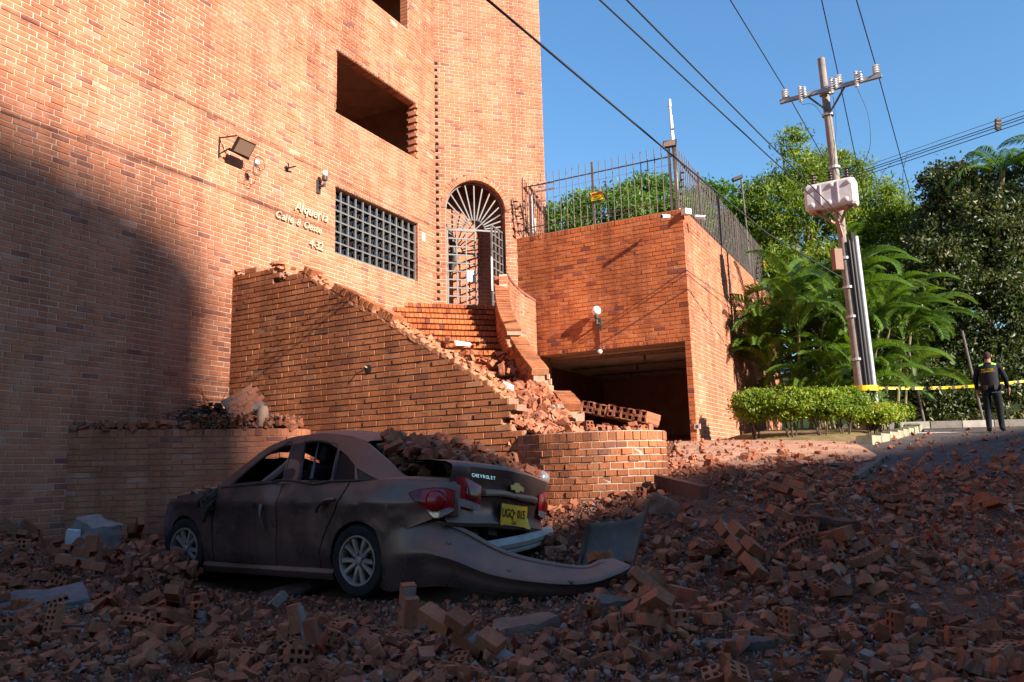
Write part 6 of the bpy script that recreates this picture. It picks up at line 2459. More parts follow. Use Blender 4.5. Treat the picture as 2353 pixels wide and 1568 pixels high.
# left tail lamp on the quarter corner
def lamp_patch(name, cols, fn, mats, mi, parent):
    b_ = MB()
    nu, nv = len(cols), 13
    vs, fs_, ms = [], [], []
    P_ = []
    for (X, zt_, zb2) in cols:
        P_.append([(X, zb2 + (zt_ - zb2) * j / (nv - 1)) for j in range(nv)])
    for r_ in P_:
        for (X, z) in r_:
            vs.append(fn(X, z))
    b_.v, b_.a = [tuple(v) for v in vs], [0.0] * len(vs)
    for i in range(nu - 1):
        for j in range(nv - 1):
            b_.f.append((i * nv + j, (i + 1) * nv + j, (i + 1) * nv + j + 1, i * nv + j + 1))
            xx = (P_[i][j][0] + P_[i + 1][j][0]) / 2
            zz = (P_[i][j][1] + P_[i][j + 1][1]) / 2
            b_.m.append(mi(xx, zz))
    return obj(name, b_, mats, parent, smooth='all', local=True)
cols = []
for i in range(25):
    X = -1.975 - .385 * i / 24
    zt_ = lerp_tab([(-2.36, .915), (-2.31, .938), (-2.2, .944), (-2.05, .930), (-1.975, .906)], X)
    zb2 = lerp_tab([(-2.36, .745), (-2.33, .72), (-2.27, .688), (-2.22, .69), (-2.12, .775), (-1.975, .90)], X)
    cols.append((X, zt_, zb2))
def tl_m(X, z):
    if ((X + 2.235) / .09) ** 2 + ((z - .835) / .085) ** 2 < 1:
        return 0
    if z < .765 and X < -2.10:
        return 1
    if X > -2.10:
        return 2
    return 0
tl = lamp_patch('tail_lamp', cols, lambda X, z: Vector((X, wy(X, z) + .016, z)), [M_LENS, M_CLEAR, M_LENSD], tl_m, car)
b_ = MB()
q = Vector((-2.235, wy(-2.235, .835) + .002, .838))
nrm = Vector((-.42, .90, .05)).normalized()
Rl = nrm.to_track_quat('Z', 'Y').to_matrix()
b_.lathe([(.084, 0), (.080, .010), (.06, .020), (.03, .026), (.005, .028)], q, 24, Rl)
obj('round_lens', b_, M_LENS, tl, smooth='all', local=True)
b_ = MB()
b_.tube([q + Rl @ Vector((math.cos(a_) * .086, math.sin(a_) * .086, .006)) for a_ in [2 * math.pi * k / 24 for k in range(25)]], .005, 6)
obj('lens_ring', b_, M_LENSD, tl, local=True)
b_ = MB()
edge = [Vector((X, wy(X, zt_) + .012, zt_)) for X, zt_, zb2 in cols] + [Vector((X, wy(X, zb2) + .012, zb2)) for X, zt_, zb2 in cols[::-1]]
b_.tube(edge + [edge[0]], .007, 6)
obj('lamp_bezel', b_, M_LENSD, tl, local=True)
# boot well and deck sides
b_ = MB()
for sgn in (1, -1):
    P_ = []
    for i in range(12):
        X = -1.60 - .80 * i / 11
        ysh = cw_(X) + lerp_tab(PROF, 1.0) - .005
        P_.append([(X, sgn * ysh, zb_belt(X) - .004), (X, sgn * (ysh - .06), zb_belt(X) + .018), (X, sgn * (ysh - .16), zb_belt(X) + .02), (X, sgn * (ysh - .19), zb_belt(X) - .06)])
    b_.grid(P_, flip=(sgn < 0))
obj('rear_deck_side', b_, M_PAINT, car, smooth='all', local=True)
b_ = MB()
b_.box((-1.95, -.05, .62), (.85, 1.3, .06))
b_.box((-2.30, .0, .60), (.05, 1.40, .26))
b_.box((-1.45, 0, .85), (.06, 1.3, .5))
for sgn in (1, -1):
    b_.box((-1.95, sgn * .64, .78), (.8, .04, .36))
obj('boot_well', b_, M_DARK, car, local=True)
b_ = MB()
b_.tube(catmull([Vector((-2.36, .62, .40)), Vector((-2.46, .2, .42)), Vector((-2.47, -.3, .44)), Vector((-2.38, -.78, .47))], 6), .055, 8)
b_.tube(catmull([Vector((-2.36, .62, .33)), Vector((-2.45, .2, .35)), Vector((-2.46, -.3, .37)), Vector((-2.37, -.78, .40))], 6), .03, 8)
obj('crash_beam', b_, M_BEAM, car, smooth=True, local=True)
b_ = MB()
for y_ in (.5, .2, -.1, -.5):
    b_.box((-2.36, y_, .53), (.06, .16, .05), Euler((.2, 0, .1)).to_matrix())
obj('latch_bracket', b_, M_DKSTEEL, car, local=True)

# boot lid, knocked loose and tilted
LIDM = Matrix.Translation((-.02, -.10, .86)) @ Matrix.Rotation(R(7.5), 4, 'X') @ Matrix.Rotation(R(-2), 4, 'Z') @ Matrix.Translation((0, 0, -.86))
LP = [(.62, 1.10), (.45, 1.105), (.25, 1.10), (.08, 1.085), (.015, 1.062), (.0, 1.04), (.01, .98), (.03, .90), (.035, .868), (.012, .860), (.004, .84), (.010, .805), (.05, .797), (.065, .74), (.068, .66), (.05, .59), (.02, .565), (.03, .535), (.09, .525)]
HWD = .745
def lid_pt(a_, k):
    if isinstance(k, int):
        dx, z = LP[k]
    else:
        i = int(k)
        f = k - i
        dx, z = LP[i][0] * (1 - f) + LP[i + 1][0] * f, LP[i][1] * (1 - f) + LP[i + 1][1] * f
    if abs(a_) > .44 and .79 < z < .87:
        dx = .045
    t_ = a_ / HWD
    X = -2.50 + dx + .11 * t_ * t_ + .05 * max(0, abs(t_) - .8) ** 2 * 25
    z = z - .02 * t_ * t_ + .012 * noise.noise(Vector((a_ * 3, z * 4, 9)))
    if dx > .1:
        z += .05 * noise.noise(Vector((a_ * 4, dx * 5, 4)))
    return Vector((X, a_, z))
def lid_at(a_, z):
    for i in range(5, len(LP) - 1):
        if LP[i][1] >= z >= LP[i + 1][1]:
            return lid_pt(a_, i + (LP[i][1] - z) / (LP[i][1] - LP[i + 1][1] + 1e-9))
    return lid_pt(a_, len(LP) - 1)
b_ = MB()
b_.grid([[LIDM @ lid_pt(HWD - 2 * HWD * i / 40, k) for k in range(len(LP))] for i in range(41)])
lid = obj('boot_lid', b_, M_PAINT, car, smooth=True, local=True)
b_ = MB()
b_.grid([[LIDM @ (lid_pt(HWD - 2 * HWD * i / 20, k) + Vector((.05, 0, -.02))) for k in range(0, 6)] for i in range(21)], flip=True)
obj('lid_lining', b_, M_DARK, lid, local=True)
def lid_patch(name, a0, a1, zt0, zt1, zb0, zb1, mats, mi, off=.012):
    b_ = MB()
    n, mm_ = 12, 12
    for i in range(n + 1):
        for j in range(mm_ + 1):
            f = i / n
            a_ = a0 + (a1 - a0) * f
            zt_, zb2 = zt0 + (zt1 - zt0) * f, zb0 + (zb1 - zb0) * f
            z = zb2 + (zt_ - zb2) * j / mm_
            p = lid_pt(a_, 7.5) if False else lid_at(a_, min(z, .899) if z > .868 else z)
            p = Vector((min(lid_at(a_, .89).x, lid_at(a_, .66).x) - off - .022 * math.sin(math.pi * f) * math.sin(math.pi * j / mm_), a_, z))
            b_.v.append(tuple(LIDM @ p))
            b_.a.append(0.0)
    for i in range(n):
        for j in range(mm_):
            q_ = (i * (mm_ + 1) + j, (i + 1) * (mm_ + 1) + j, (i + 1) * (mm_ + 1) + j + 1, i * (mm_ + 1) + j + 1)
            b_.f.append(q_[::-1])
            b_.m.append(mi((i + .5) / n, (j + .5) / mm_))
    return obj(name, b_, mats, lid, smooth='all', local=True)
def ll_m(u, v):
    if (u - .52) ** 2 + (v - .52) ** 2 < .085:
        return 2
    return 1 if v < .22 else 0
for s_ in (1, -1):
    a0, a1 = (.70, .45) if s_ > 0 else (-.46, -.70)
    l_ = lid_patch('lid_lamp', a0, a1, .955 if s_ > 0 else .885, .875 if s_ > 0 else .95, .69, .655, [M_LENS, M_CLEAR, M_LENSD], ll_m)
    am = (a0 + a1) / 2
    q = LIDM @ (Vector((lid_at(am, .89).x - .014, am, .80)))
    b_ = MB()
    Rl2 = (LIDM.to_3x3() @ Vector((-1, 0, 0))).to_track_quat('Z', 'Y').to_matrix()
    b_.lathe([(.066, 0), (.062, .004), (.04, .007), (.004, .008)], q, 22, Rl2)
    obj('round_lens', b_, M_LENSD, l_, smooth='all', local=True)
# number plate
PLM = LIDM @ frame((lid_at(0, .66).x - .045, -.01, .655), (0, -1, 0), (-1, 0, -.03))
b_ = MB()
P_ = []
for i in range(13):
    row = []
    for j in range(7):
        x, y = -.165 + .33 * i / 12, -.082 + .165 * j / 6
        z = .0
        if x > .08 and y < 0:
            z = .05 * ((x - .08) / .085) * (-y / .082)
        row.append((x * 1.25, y * 1.15 - (.012 if z > .02 else 0), z))
    P_.append(row)
b_.grid(P_)
me = b_.mesh('number_plate')
me.transform(PLM)
plate = obj('number_plate', me, M_PLATE, lid, smooth='all', local=True)
def plate_text(s_, size, x, y, bold):
    me = text_mesh('plate_lettering', s_, size, .0008, 0, bold)
    xs_ = [v.co.x for v in me.vertices]
    me.transform(Matrix.Diagonal((.82, 1.08, 1, 1)) @ Matrix.Translation((-(max(xs_) + min(xs_)) / 2, 0, 0)))
    for v in me.vertices:
        xx, yy = v.co.x + x, v.co.y + y
        zz = .004
        x_, y_ = xx / 1.25, yy / 1.15
        if x_ > .08 and y_ < 0:
            zz += .05 * ((x_ - .08) / .085) * (-y_ / .082)
        v.co = Vector((xx, yy, zz))
    me.transform(PLM)
    obj('plate_lettering', me, M_BLACK, plate, local=True)
plate_text('UGQ', .100, -.098, -.020, .002)
plate_text('015', .100, .102, -.020, .002)
plate_text('.', .10, .0, .02, .004)
plate_text('CALI', .04, 0, -.078, .001)
b_ = MB()
fr2 = [(-.212, -.10), (.212, -.10), (.212, .102), (-.212, .102)]
for (x0, y0), (x1, y1) in zip(fr2, fr2[1:] + fr2[:1]):
    if y0 == y1 == -.10:
        continue
    b_.bar((x0, y0, .002), (x1, y1, .002), .006, .006)
me = b_.mesh('plate_border')
me.transform(PLM)
obj('plate_border', me, M_BLACK, plate, local=True)
# lettering and badge on the lid
for k, ch in enumerate('CHEVROLET'):
    a_ = .585 - k * .0315
    p = Vector((lid_at(a_, .955).x - .012, a_, .945 + (.0)))
    me = text_mesh('lid_letter', ch, .042, .003, 0, .0005)
    me.transform(Matrix.Diagonal((1.05, 1, 1, 1)))
    me.transform(LIDM @ frame(p, (-.10, -1, 0), (-1, .1, .1)))
    obj('lid_letter', me, M_CHROME, lid, local=True)
me = fillcurve('badge', [[(-.105, .012), (-.045, .028), (-.035, .045), (.035, .045), (.045, .028), (.105, .012), (.095, -.028), (.04, -.022), (.03, -.042), (-.03, -.042), (-.04, -.022), (-.095, -.028)]], .012, lambda x, y, t: Vector((x, y, t)))
me.transform(LIDM @ frame((lid_at(0, .93).x - .022, 0, .905), (0, -1, 0), (-1, 0, .1)))
obj('badge', me, plain('gold_badge', (.30, .19, .06), .35, .5, .7), lid, local=True)
# bent roof sheet lying over the far rear corner
b_ = MB()
P_ = []
for i in range(18):
    f = i / 17
    row = []
    for j in range(9):
        v = j / 8
        X = -1.35 - .98 * f
        y = -.30 - .50 * v - .05 * f
        z = 1.30 - .30 * f - .06 * v + .06 * noise.noise(Vector((f * 5, v * 3, 6))) + .05 * math.sin(v * 3.1) * (1 - f)
        row.append((X, y, z))
    P_.append(row)
b_.grid(P_)
so_ = obj('bent_roof_sheet', b_, M_PAINT, car, smooth=True, local=True)
mo = so_.modifiers.new('solid', 'SOLIDIFY')
mo.thickness = .012
b_ = MB()
q = CARM.inverted() @ dep(1245, 1100, 8.3)
b_.lathe([(.12, -.02), (.125, .0), (.10, .05), (.05, .075), (.01, .08)], q, 20, Euler((R(10), R(-60), R(20))).to_matrix() @ Matrix.Diagonal((.7, 1, 1)))
obj('right_lamp_shard', b_, M_CLEAR, car, smooth='all', local=True)

# torn rear bumper
SEC = [((-1.50, .825, .575), (-1.60, .83, .10), .02), ((-1.85, .845, .64), (-1.74, .84, .07), .03), ((-2.16, .80, .675), (-2.05, .84, .12), .04), ((-2.42, .74, .60), (-2.35, .82, .14), .06), ((-2.77, .63, .42), (-2.70, .74, .08), .08), ((-3.11, .52, .33), (-3.13, .60, .05), .09), ((-3.41, .38, .29), (-3.42, .41, .06), .09), ((-3.54, .25, .325), (-3.58, .20, .13), .06), ((-3.60, .10, .33), (-3.64, .06, .22), .03)]
tops = catmull([Vector(s_[0]) for s_ in SEC], 6)
bots = catmull([Vector(s_[1]) for s_ in SEC], 6)
blg = [p.x for p in catmull([Vector((s_[2], 0, 0)) for s_ in SEC], 6)]
P_, MI = [], []
b_ = MB()
for i in range(len(tops)):
    t_, bt = tops[i], bots[i]
    d_ = (tops[min(i + 1, len(tops) - 1)] - tops[max(i - 1, 0)])
    d_.z = 0
    d_.normalize()
    out = Vector((d_.y, -d_.x, 0))
    if out.y < 0 and out.x > 0:
        out = -out
    if out.dot(Vector((-.55, .83, 0))) < 0:
        out = -out
    row = [t_ - out * .05 + Vector((0, 0, -.015))]
    for j in range(15):
        v = j / 14
        k_ = min(1, max(0, (i - 7) / 10))
        flat = lerp_tab([(0, .0), (.10, .02), (.5, .03), (1, .0)], v)
        shelf = lerp_tab([(0, -.11), (.10, -.075), (.28, .0), (.43, .06), (.50, .066), (.56, .045), (.62, .03), (.8, .02), (1, -.02)], v)
        bl = blg[i] * .35 * math.sin(math.pi * v) + flat * (1 - k_) + shelf * k_
        row.append(t_.lerp(bt, v) + out * bl)
    row.append(bt - out * .06 + Vector((0, 0, .02)))
    P_.append(row)
b_.grid(P_)
nv_ = len(P_[0])
for f_i in range(len(b_.f)):
    j = f_i % (nv_ - 1)
    i = f_i // (nv_ - 1)
    if j > 12 and i > 18:
        b_.m[f_i] = 1
bump_o = obj('torn_bumper', b_, [M_PAINT, M_TRIM], car, smooth=True, local=True)
mo = bump_o.modifiers.new('solid', 'SOLIDIFY')
mo.thickness = .008
for (px, py) in ((1180, 1283), (1192, 1323)):
    pass
for i_, v_ in ((26, 6), (34, 7), (17, 5)):
    q = Vector(P_[i_][v_])
    b_ = MB()
    b_.lathe([(.022, -.003), (.024, .004), (.012, .007)], q + Vector((-.004, .012, 0)), 12, Matrix.Rotation(R(-90), 3, 'X'))
    obj('parking_sensor', b_, M_PAINT, bump_o, smooth=True, local=True)
# its far end curls up and shows the inside
b_ = MB()
P_ = []
for i in range(15):
    f = i / 14
    lo = Vector((-3.22, .08, .25)).lerp(Vector((-3.60, -.10, .20)), f)
    hi = Vector((-3.20, -.14, .60)).lerp(Vector((-3.56, -.60, .74)), f)
    row = []
    for j in range(11):
        v = j / 10
        p = lo.lerp(hi, v)
        p += Vector((-.10, -.16, 0)) * math.sin(math.pi * f) * .6
        p += Vector((.03, -.06, 0)) * math.sin(math.pi * v)
        p.z -= .05 * math.sin(math.pi * f) * v
        row.append(p)
    P_.append(row)
b_.grid(P_)
co_ = obj('curled_bumper_end', b_, plain('raw_plastic_inside', (.125, .092, .07), .75, .3, nscale=6, namp=.35), bump_o, smooth='all', local=True)
mo = co_.modifiers.new('solid', 'SOLIDIFY')
mo.thickness = .012
b_ = MB()
b_.tube([P_[0][j] + Vector((.01, .03, 0)) for j in range(11)], .018, 6)
b_.tube([P_[14][j] for j in range(11)], .010, 6)
obj('bumper_rib', b_, M_TRIM, bump_o, smooth=True, local=True)
# ---------------------------------------------------------------- buildings across the street (behind the camera; they shade the foreground; the nearest one is added)
Ld = Vector((-SUN_AZ[0], -SUN_AZ[1], 0)).normalized()
Nd = Vector((-Ld.y, Ld.x, 0)) * -1
if Nd.x < 0:
    Nd = -Nd
def across(name, label, dist, prof, depth):
    us, ztops = [p_[0] for p_ in prof], [p_[1] for p_ in prof]
    u0, u1 = us[0], us[-1]
    t = thing(name, label, 'building', -Ld * dist + Nd * ((u0 + u1) / 2))
    c = -Ld * dist
    b_ = MB()
    n = len(ztops)
    fr_, bk_ = [], []
    vs = []
    for o_ in (0, -depth):
        for u_, z_ in zip(us, ztops):
            p = c + Ld * o_ + Nd * u_
            vs += [(p.x, p.y, -1.5), (p.x, p.y, z_)]
    m_ = 2 * n
    fs_ = []
    for i in range(n - 1):
        fs_ += [(2 * i, 2 * i + 2, 2 * i + 3, 2 * i + 1), (m_ + 2 * i + 1, m_ + 2 * i + 3, m_ + 2 * i + 2, m_ + 2 * i), (2 * i + 1, 2 * i + 3, m_ + 2 * i + 3, m_ + 2 * i + 1)]
    fs_ += [(0, 1, m_ + 1, m_), (2 * n - 1, 2 * n - 2, m_ + 2 * n - 2, m_ + 2 * n - 1)]
    b_.add(vs, fs_)
    obj('wall', b_, M_ACR, t)
    for k in range(int((u1 - u0) / 6.4)):
        for zf in np.arange(2.0, min(ztops) - 2.0, 6.2):
            p = c + Nd * (u0 + 1.6 + k * 6.4) + Ld * .02
            b_ = MB()
            b_.box((p.x, p.y, zf), (1.5, .06, 1.4), Matrix.Rotation(math.atan2(Nd.y, Nd.x), 3, 'Z'))
            obj('window', b_, M_PANE, t)
M_ACR = plain('ochre_render_wall', (.30, .20, .14), .9, .1, nscale=2)
across('street_building', 'tall rendered building across the street, behind the viewer', 140, [(-30, 81.0), (-8, 80.1), (0, 79.5), (2.45, 79.75), (4.3, 79.5), (5.2, 79.2), (5.7, 78.9), (5.95, 78.3), (6.05, 74)], 14)
across('sky_blocker', 'unseen block added close behind the viewer to cut sky light', 14, [(-34, 17), (-10, 17), (.6, 17)], 9)  # unseen mass added to block sky light and darken the foreground
across('street_block', 'lower rendered block across the street, behind the viewer', 60, [(2.0, 32.8), (7.4, 32.85), (8.5, 33.15), (14, 33.1), (20, 33.2), (36, 33.2)], 10)

# ---------------------------------------------------------------- rubble pieces
def tri_arr(me):
    me.calc_loop_triangles()
    V = np.array([v.co for v in me.vertices])
    F_ = np.array([t_.vertices for t_ in me.loop_triangles])
    return V, F_
def perforated(L, W, H, nx, ny, seed, broken=0.0):
    r = random.Random(seed)
    hx_, hy_ = .62 * L / nx, .56 * W / ny
    xs_ = [-L / 2]
    for i in range(nx):
        c = -L / 2 + L * (i + .5) / nx
        xs_ += [c - hx_ / 2, c + hx_ / 2]
    xs_ += [L / 2]
    ys_ = [-W / 2]
    for j in range(ny):
        c = -W / 2 + W * (j + .5) / ny
        ys_ += [c - hy_ / 2, c + hy_ / 2]
    ys_ += [W / 2]
    nX, nY = len(xs_), len(ys_)
    jit = {}
    vs = []
    for k, z in enumerate((-H / 2, H / 2)):
        for i, x in enumerate(xs_):
            for j, y in enumerate(ys_):
                e = .003
                p = [x + r.uniform(-e, e), y + r.uniform(-e, e), z + r.uniform(-e, e)]
                if i in (0, nX - 1) and j in (0, nY - 1):
                    p[0] *= r.uniform(.90, 1)
                    p[1] *= r.uniform(.90, 1)
                if broken and i == nX - 1:
                    p[0] += r.uniform(-broken, broken)
                vs.append(p)
    def id_(k, i, j):
        return k * nX * nY + i * nY + j
    fs_ = []
    for i in range(nX - 1):
        for j in range(nY - 1):
            hole = i % 2 == 1 and j % 2 == 1
            if not hole:
                fs_.append((id_(1, i, j), id_(1, i + 1, j), id_(1, i + 1, j + 1), id_(1, i, j + 1)))
                fs_.append((id_(0, i, j + 1), id_(0, i + 1, j + 1), id_(0, i + 1, j), id_(0, i, j)))
            else:
                q = [(i, j), (i + 1, j), (i + 1, j + 1), (i, j + 1)]
                for (a_, b2) in zip(q, q[1:] + q[:1]):
                    fs_.append((id_(0, *a_), id_(0, *b2), id_(1, *b2), id_(1, *a_))[::-1])
    for i in range(nX - 1):
        fs_.append((id_(0, i, 0), id_(0, i + 1, 0), id_(1, i + 1, 0), id_(1, i, 0)))
        fs_.append((id_(0, i + 1, nY - 1), id_(0, i, nY - 1), id_(1, i, nY - 1), id_(1, i + 1, nY - 1)))
    for j in range(nY - 1):
        fs_.append((id_(0, 0, j + 1), id_(0, 0, j), id_(1, 0, j), id_(1, 0, j + 1)))
        fs_.append((id_(0, nX - 1, j), id_(0, nX - 1, j + 1), id_(1, nX - 1, j + 1), id_(1, nX - 1, j)))
    b_ = MB()
    b_.add(vs, fs_)
    return b_.mesh('fallen_brick')
def hull(pts, name):
    bm = bmesh.new()
    for p in pts:
        bm.verts.new(p)
    bmesh.ops.convex_hull(bm, input=bm.verts)
    me = bpy.data.meshes.new(name)
    bm.to_mesh(me)
    bm.free()
    return me
def frag(seed, flat=.6, name='brick_fragment'):
    """a broken piece: a box with knocked-off corners, unit size"""
    r = random.Random(seed)
    lx, ly, lz = r.uniform(.7, 1.3), r.uniform(.45, .9), r.uniform(.28, .28 + flat * .5)
    pts = []
    for sx in (-1, 1):
        for sy in (-1, 1):
            for sz in (-1, 1):
                p = Vector((sx * lx / 2, sy * ly / 2, sz * lz / 2))
                if r.random() < .55:
                    k = r.uniform(.55, .98)
                    pts.append(Vector((p.x * k, p.y, p.z)))
                    pts.append(Vector((p.x, p.y * r.uniform(.4, .95), p.z * r.uniform(.6, 1))))
                elif r.random() < .8:
                    pts.append(p * r.uniform(.85, 1.02))
    return hull(pts, name)
def lump(seed, name='mortar_lump', n=14):
    r = random.Random(seed)
    pts = []
    for k in range(n):
        v = Vector((r.gauss(0, 1), r.gauss(0, 1), r.gauss(0, 1))).normalized()
        pts.append(Vector((v.x * r.uniform(.40, .58), v.y * r.uniform(.32, .5), v.z * r.uniform(.25, .42))))
    return hull(pts, name)
BL, BW_, BH = .235, .115, .075
WHOLE = [perforated(BL, BW_, BH, 5, 2, 1), perforated(BL, BW_, BH, 5, 2, 2), perforated(BL * .98, BW_, BH, 5, 2, 3, .012)]
HALF = [perforated(BL * f, BW_, BH, n_, 2, 10 + k, .02) for k, (f, n_) in enumerate(((.5, 2), (.62, 3), (.45, 2), (.72, 3)))]
FRAG = [frag(100 + k) for k in range(12)]
LUMP = [lump(200 + k) for k in range(7)]
CRUMB = [lump(300 + k, 'crumb', 6) for k in range(6)]
def chunk(seed, nb=3):
    """several bricks still held together by mortar"""
    r = random.Random(seed)
    b_ = MB()
    rows = 2 if nb > 2 else 1
    for k in range(nb):
        rw = k % rows
        cl = k // rows
        L_ = BL * r.uniform(.6, 1.0)
        b_.box((cl * (BL + .012) + (rw * .10) + r.uniform(-.01, .01), r.uniform(-.006, .006), rw * (BH + .013)), (L_, BW_, BH), Euler((r.uniform(-.02, .02), r.uniform(-.02, .02), r.uniform(-.02, .02))).to_matrix(), 0, r.uniform(.3, .7))
    b_.box((BL * .35, 0, BH * .5 + .004), (BL * 1.3, BW_ * .92, .02), None, 1)
    cnt = Vector((sum(v[0] for v in b_.v) / len(b_.v), sum(v[1] for v in b_.v) / len(b_.v), sum(v[2] for v in b_.v) / len(b_.v)))
    b_.v = [tuple(Vector(v) - cnt) for v in b_.v]
    me = b_.mesh('brick_chunk')
    me.materials.append(M_RUB)
    me.materials.append(M_LUMP)
    return me
CHUNK = [chunk(400 + k, n_) for k, n_ in enumerate((2, 3, 4, 3, 5))]
for L_ in (WHOLE, HALF, FRAG):
    for me in L_:
        me.materials.append(M_RUB)
        me.polygons.foreach_set('use_smooth', [False] * len(me.polygons))
for me in LUMP + CRUMB:
    me.materials.append(M_LUMP)
    me.polygons.foreach_set('use_smooth', [False] * len(me.polygons))

SEE = np.array([0, 0, CAM_H])
car_inv = CARM.inverted()
def in_car(x, y, grow=0.0):
    x, y = np.asarray(x, float), np.asarray(y, float)
    ca, sa = math.cos(-CAR_R), math.sin(-CAR_R)
    lx = (x - CAR_O.x) * ca - (y - CAR_O.y) * sa
    ly = (x - CAR_O.x) * sa + (y - CAR_O.y) * ca
    return (lx > -2.42 - grow) & (lx < 1.95 + grow) & (np.abs(ly) < .86 + grow)
def blocked(x, y):
    b = in_car(x, y)
    # behind the planter, stair wall and curved wall
    b |= inpoly(x, y, [tuple(p) for p in ppts] + [(-4.6, 13.5), (-7.0, 10.9)])
    b |= inpoly(x, y, [tuple(p) for p in cpts] + [(1.2, 11.8), (-.8, 10.7)])
    b |= inpoly(x, y, [(-5, 13.2), (-3, 11.55), (.05, 9.95), (1.2, 11.8), (.6, 18.5), (-2, 19)])
    b |= inpoly(x, y, [(.2, 18.4), (3.72, 16.55), (8.6, 26), (0, 28)])
    b |= ((x - FS.x) * (-A.x) + (y - FS.y) * (-A.y)) < .02
    b |= inpoly(x, y, bed)
    return b
def density(x, y):
    """how thick the rubble lies"""
    d = np.ones_like(x)
    far = (y - (10.2 + .25 * np.maximum(0, 3 - x)) - .10 * x) 
    d *= np.clip(1.0 - far / 2.6, .02, 1)
    d *= np.where(x > 6.5, np.clip(1.25 - (x - 6.5) * .10, .3, 1), 1)
    nz = np.array([noise.noise(Vector((a_ * .75, b2 * .75, 2.0))) for a_, b2 in zip(x, y)])
    d *= np.clip(.85 + nz * 1.1, .18, 1)
    d *= np.where(y > 13.8, .25, 1)
    return np.clip(d, 0, 1)
def near_car(x, y):
    ca, sa = math.cos(-CAR_R), math.sin(-CAR_R)
    lx = (x - CAR_O.x) * ca - (y - CAR_O.y) * sa
    ly = (x - CAR_O.x) * sa + (y - CAR_O.y) * ca
    return (lx > -3.7) & (lx < .9) & (ly > 0) & (ly < 1.42 - .10 * (lx + 1.4) * (lx > -1.4))
def scatter(n, seed, ymin=3.3, ymax=15.5, big=False):
    r = np.random.default_rng(seed)
    y = ymin + (ymax - ymin) * r.random(n * 3) ** 1.25
    half = .70 * y + .6
    x = (r.random(n * 3) * 2 - 1) * half
    ok = ~blocked(x, y)
    if big:
        ok &= ~near_car(x, y)
        ok &= (y > 5.2) | (r.random(len(y)) < .45)
    x, y = x[ok], y[ok]
    d = density(x, y)
    k = r.random(len(x)) < d
    x, y = x[k][:n], y[k][:n]
    return x, y
def rots(n, r, tilt):
    e = np.stack([r.normal(0, tilt, n), r.normal(0, tilt, n), r.random(n) * 2 * np.pi], 1)
    flip_ = r.random(n)
    e[:, 0] = np.where(flip_ < .12, e[:, 0] + np.pi / 2, e[:, 0])
    e[:, 1] = np.where(flip_ > .90, e[:, 1] + np.pi / 2, e[:, 1])
    cx_, sx = np.cos(e[:, 0]), np.sin(e[:, 0])
    cy_, sy = np.cos(e[:, 1]), np.sin(e[:, 1])
    cz_, sz = np.cos(e[:, 2]), np.sin(e[:, 2])
    Rm = np.empty((n, 3, 3))
    Rm[:, 0, 0] = cz_ * cy_
    Rm[:, 0, 1] = cz_ * sy * sx - sz * cx_
    Rm[:, 0, 2] = cz_ * sy * cx_ + sz * sx
    Rm[:, 1, 0] = sz * cy_
    Rm[:, 1, 1] = sz * sy * sx + cz_ * cx_
    Rm[:, 1, 2] = sz * sy * cx_ - cz_ * sx
    Rm[:, 2, 0] = -sy
    Rm[:, 2, 1] = cy_ * sx
    Rm[:, 2, 2] = cy_ * cx_
    return Rm
PIECES = {'brick': [], 'frag': [], 'lump': [], 'crumb': [], 'chunk': []}
def put(kind, var, pos, Rm, sc, tn, zone):
    PIECES[kind].append((var, pos, Rm, sc, tn, zone))
def zone_of(x, y):
    lx = (x - CAR_O.x) * math.cos(-CAR_R) - (y - CAR_O.y) * math.sin(-CAR_R)
    if y > 9.6:
        return 'far'
    if x > 1.1:
        return 'right'
    if x < -3.6 or (x < -2.0 and y > 7.0):
        return 'left'
    return 'front'
def lay(kind, variants, n, seed, size, tilt, lift, extent, ymin=3.3, ymax=15.5):
    r = np.random.default_rng(seed)
    x, y = scatter(n, seed, ymin, ymax, kind in ('brick', 'chunk'))
    n = len(x)
    Rm = rots(n, r, tilt)
    sc_ = size[0] + (size[1] - size[0]) * r.random(n) ** size[2]
    if kind in ('frag', 'lump'):
        sc_ = np.where(near_car(x, y), np.minimum(sc_, .055), sc_)
    v = r.integers(0, len(variants), n)
    if kind == 'brick':
        v = np.where((v < len(WHOLE)) & (r.random(n) < .45), v + len(WHOLE), v)
    ext = np.array(extent)
    hz = np.abs(Rm[:, 2, :]) @ (ext / 2)
    z = ground_z(x, y) + hz * sc_ * r.uniform(.55, .98, n) + lift * r.random(n) ** 2.2
    tn = np.clip(r.normal(.5, .2, n), .02, .99)
    for i in range(n):
        put(kind, int(v[i]), (x[i], y[i], z[i]), Rm[i], sc_[i], tn[i], zone_of(x[i], y[i]))
lay('brick', WHOLE + HALF, 370, 501, (.80, .98, 1), .30, .06, (BL, BW_, BH))
lay('frag', FRAG, 13000, 502, (.022, .115, 2.4), .42, .04, (1, .65, .45))
lay('lump', LUMP, 4000, 503, (.016, .075, 2.8), .8, .04, (1, .8, .6))
lay('crumb', CRUMB, 150000, 504, (.009, .038, 1.7), .9, .025, (1, .8, .6), 3.3, 13.5)
lay('chunk', CHUNK, 26, 505, (.9, 1.1, 1), .35, .06, (.4, .115, .15), 3.6, 11)
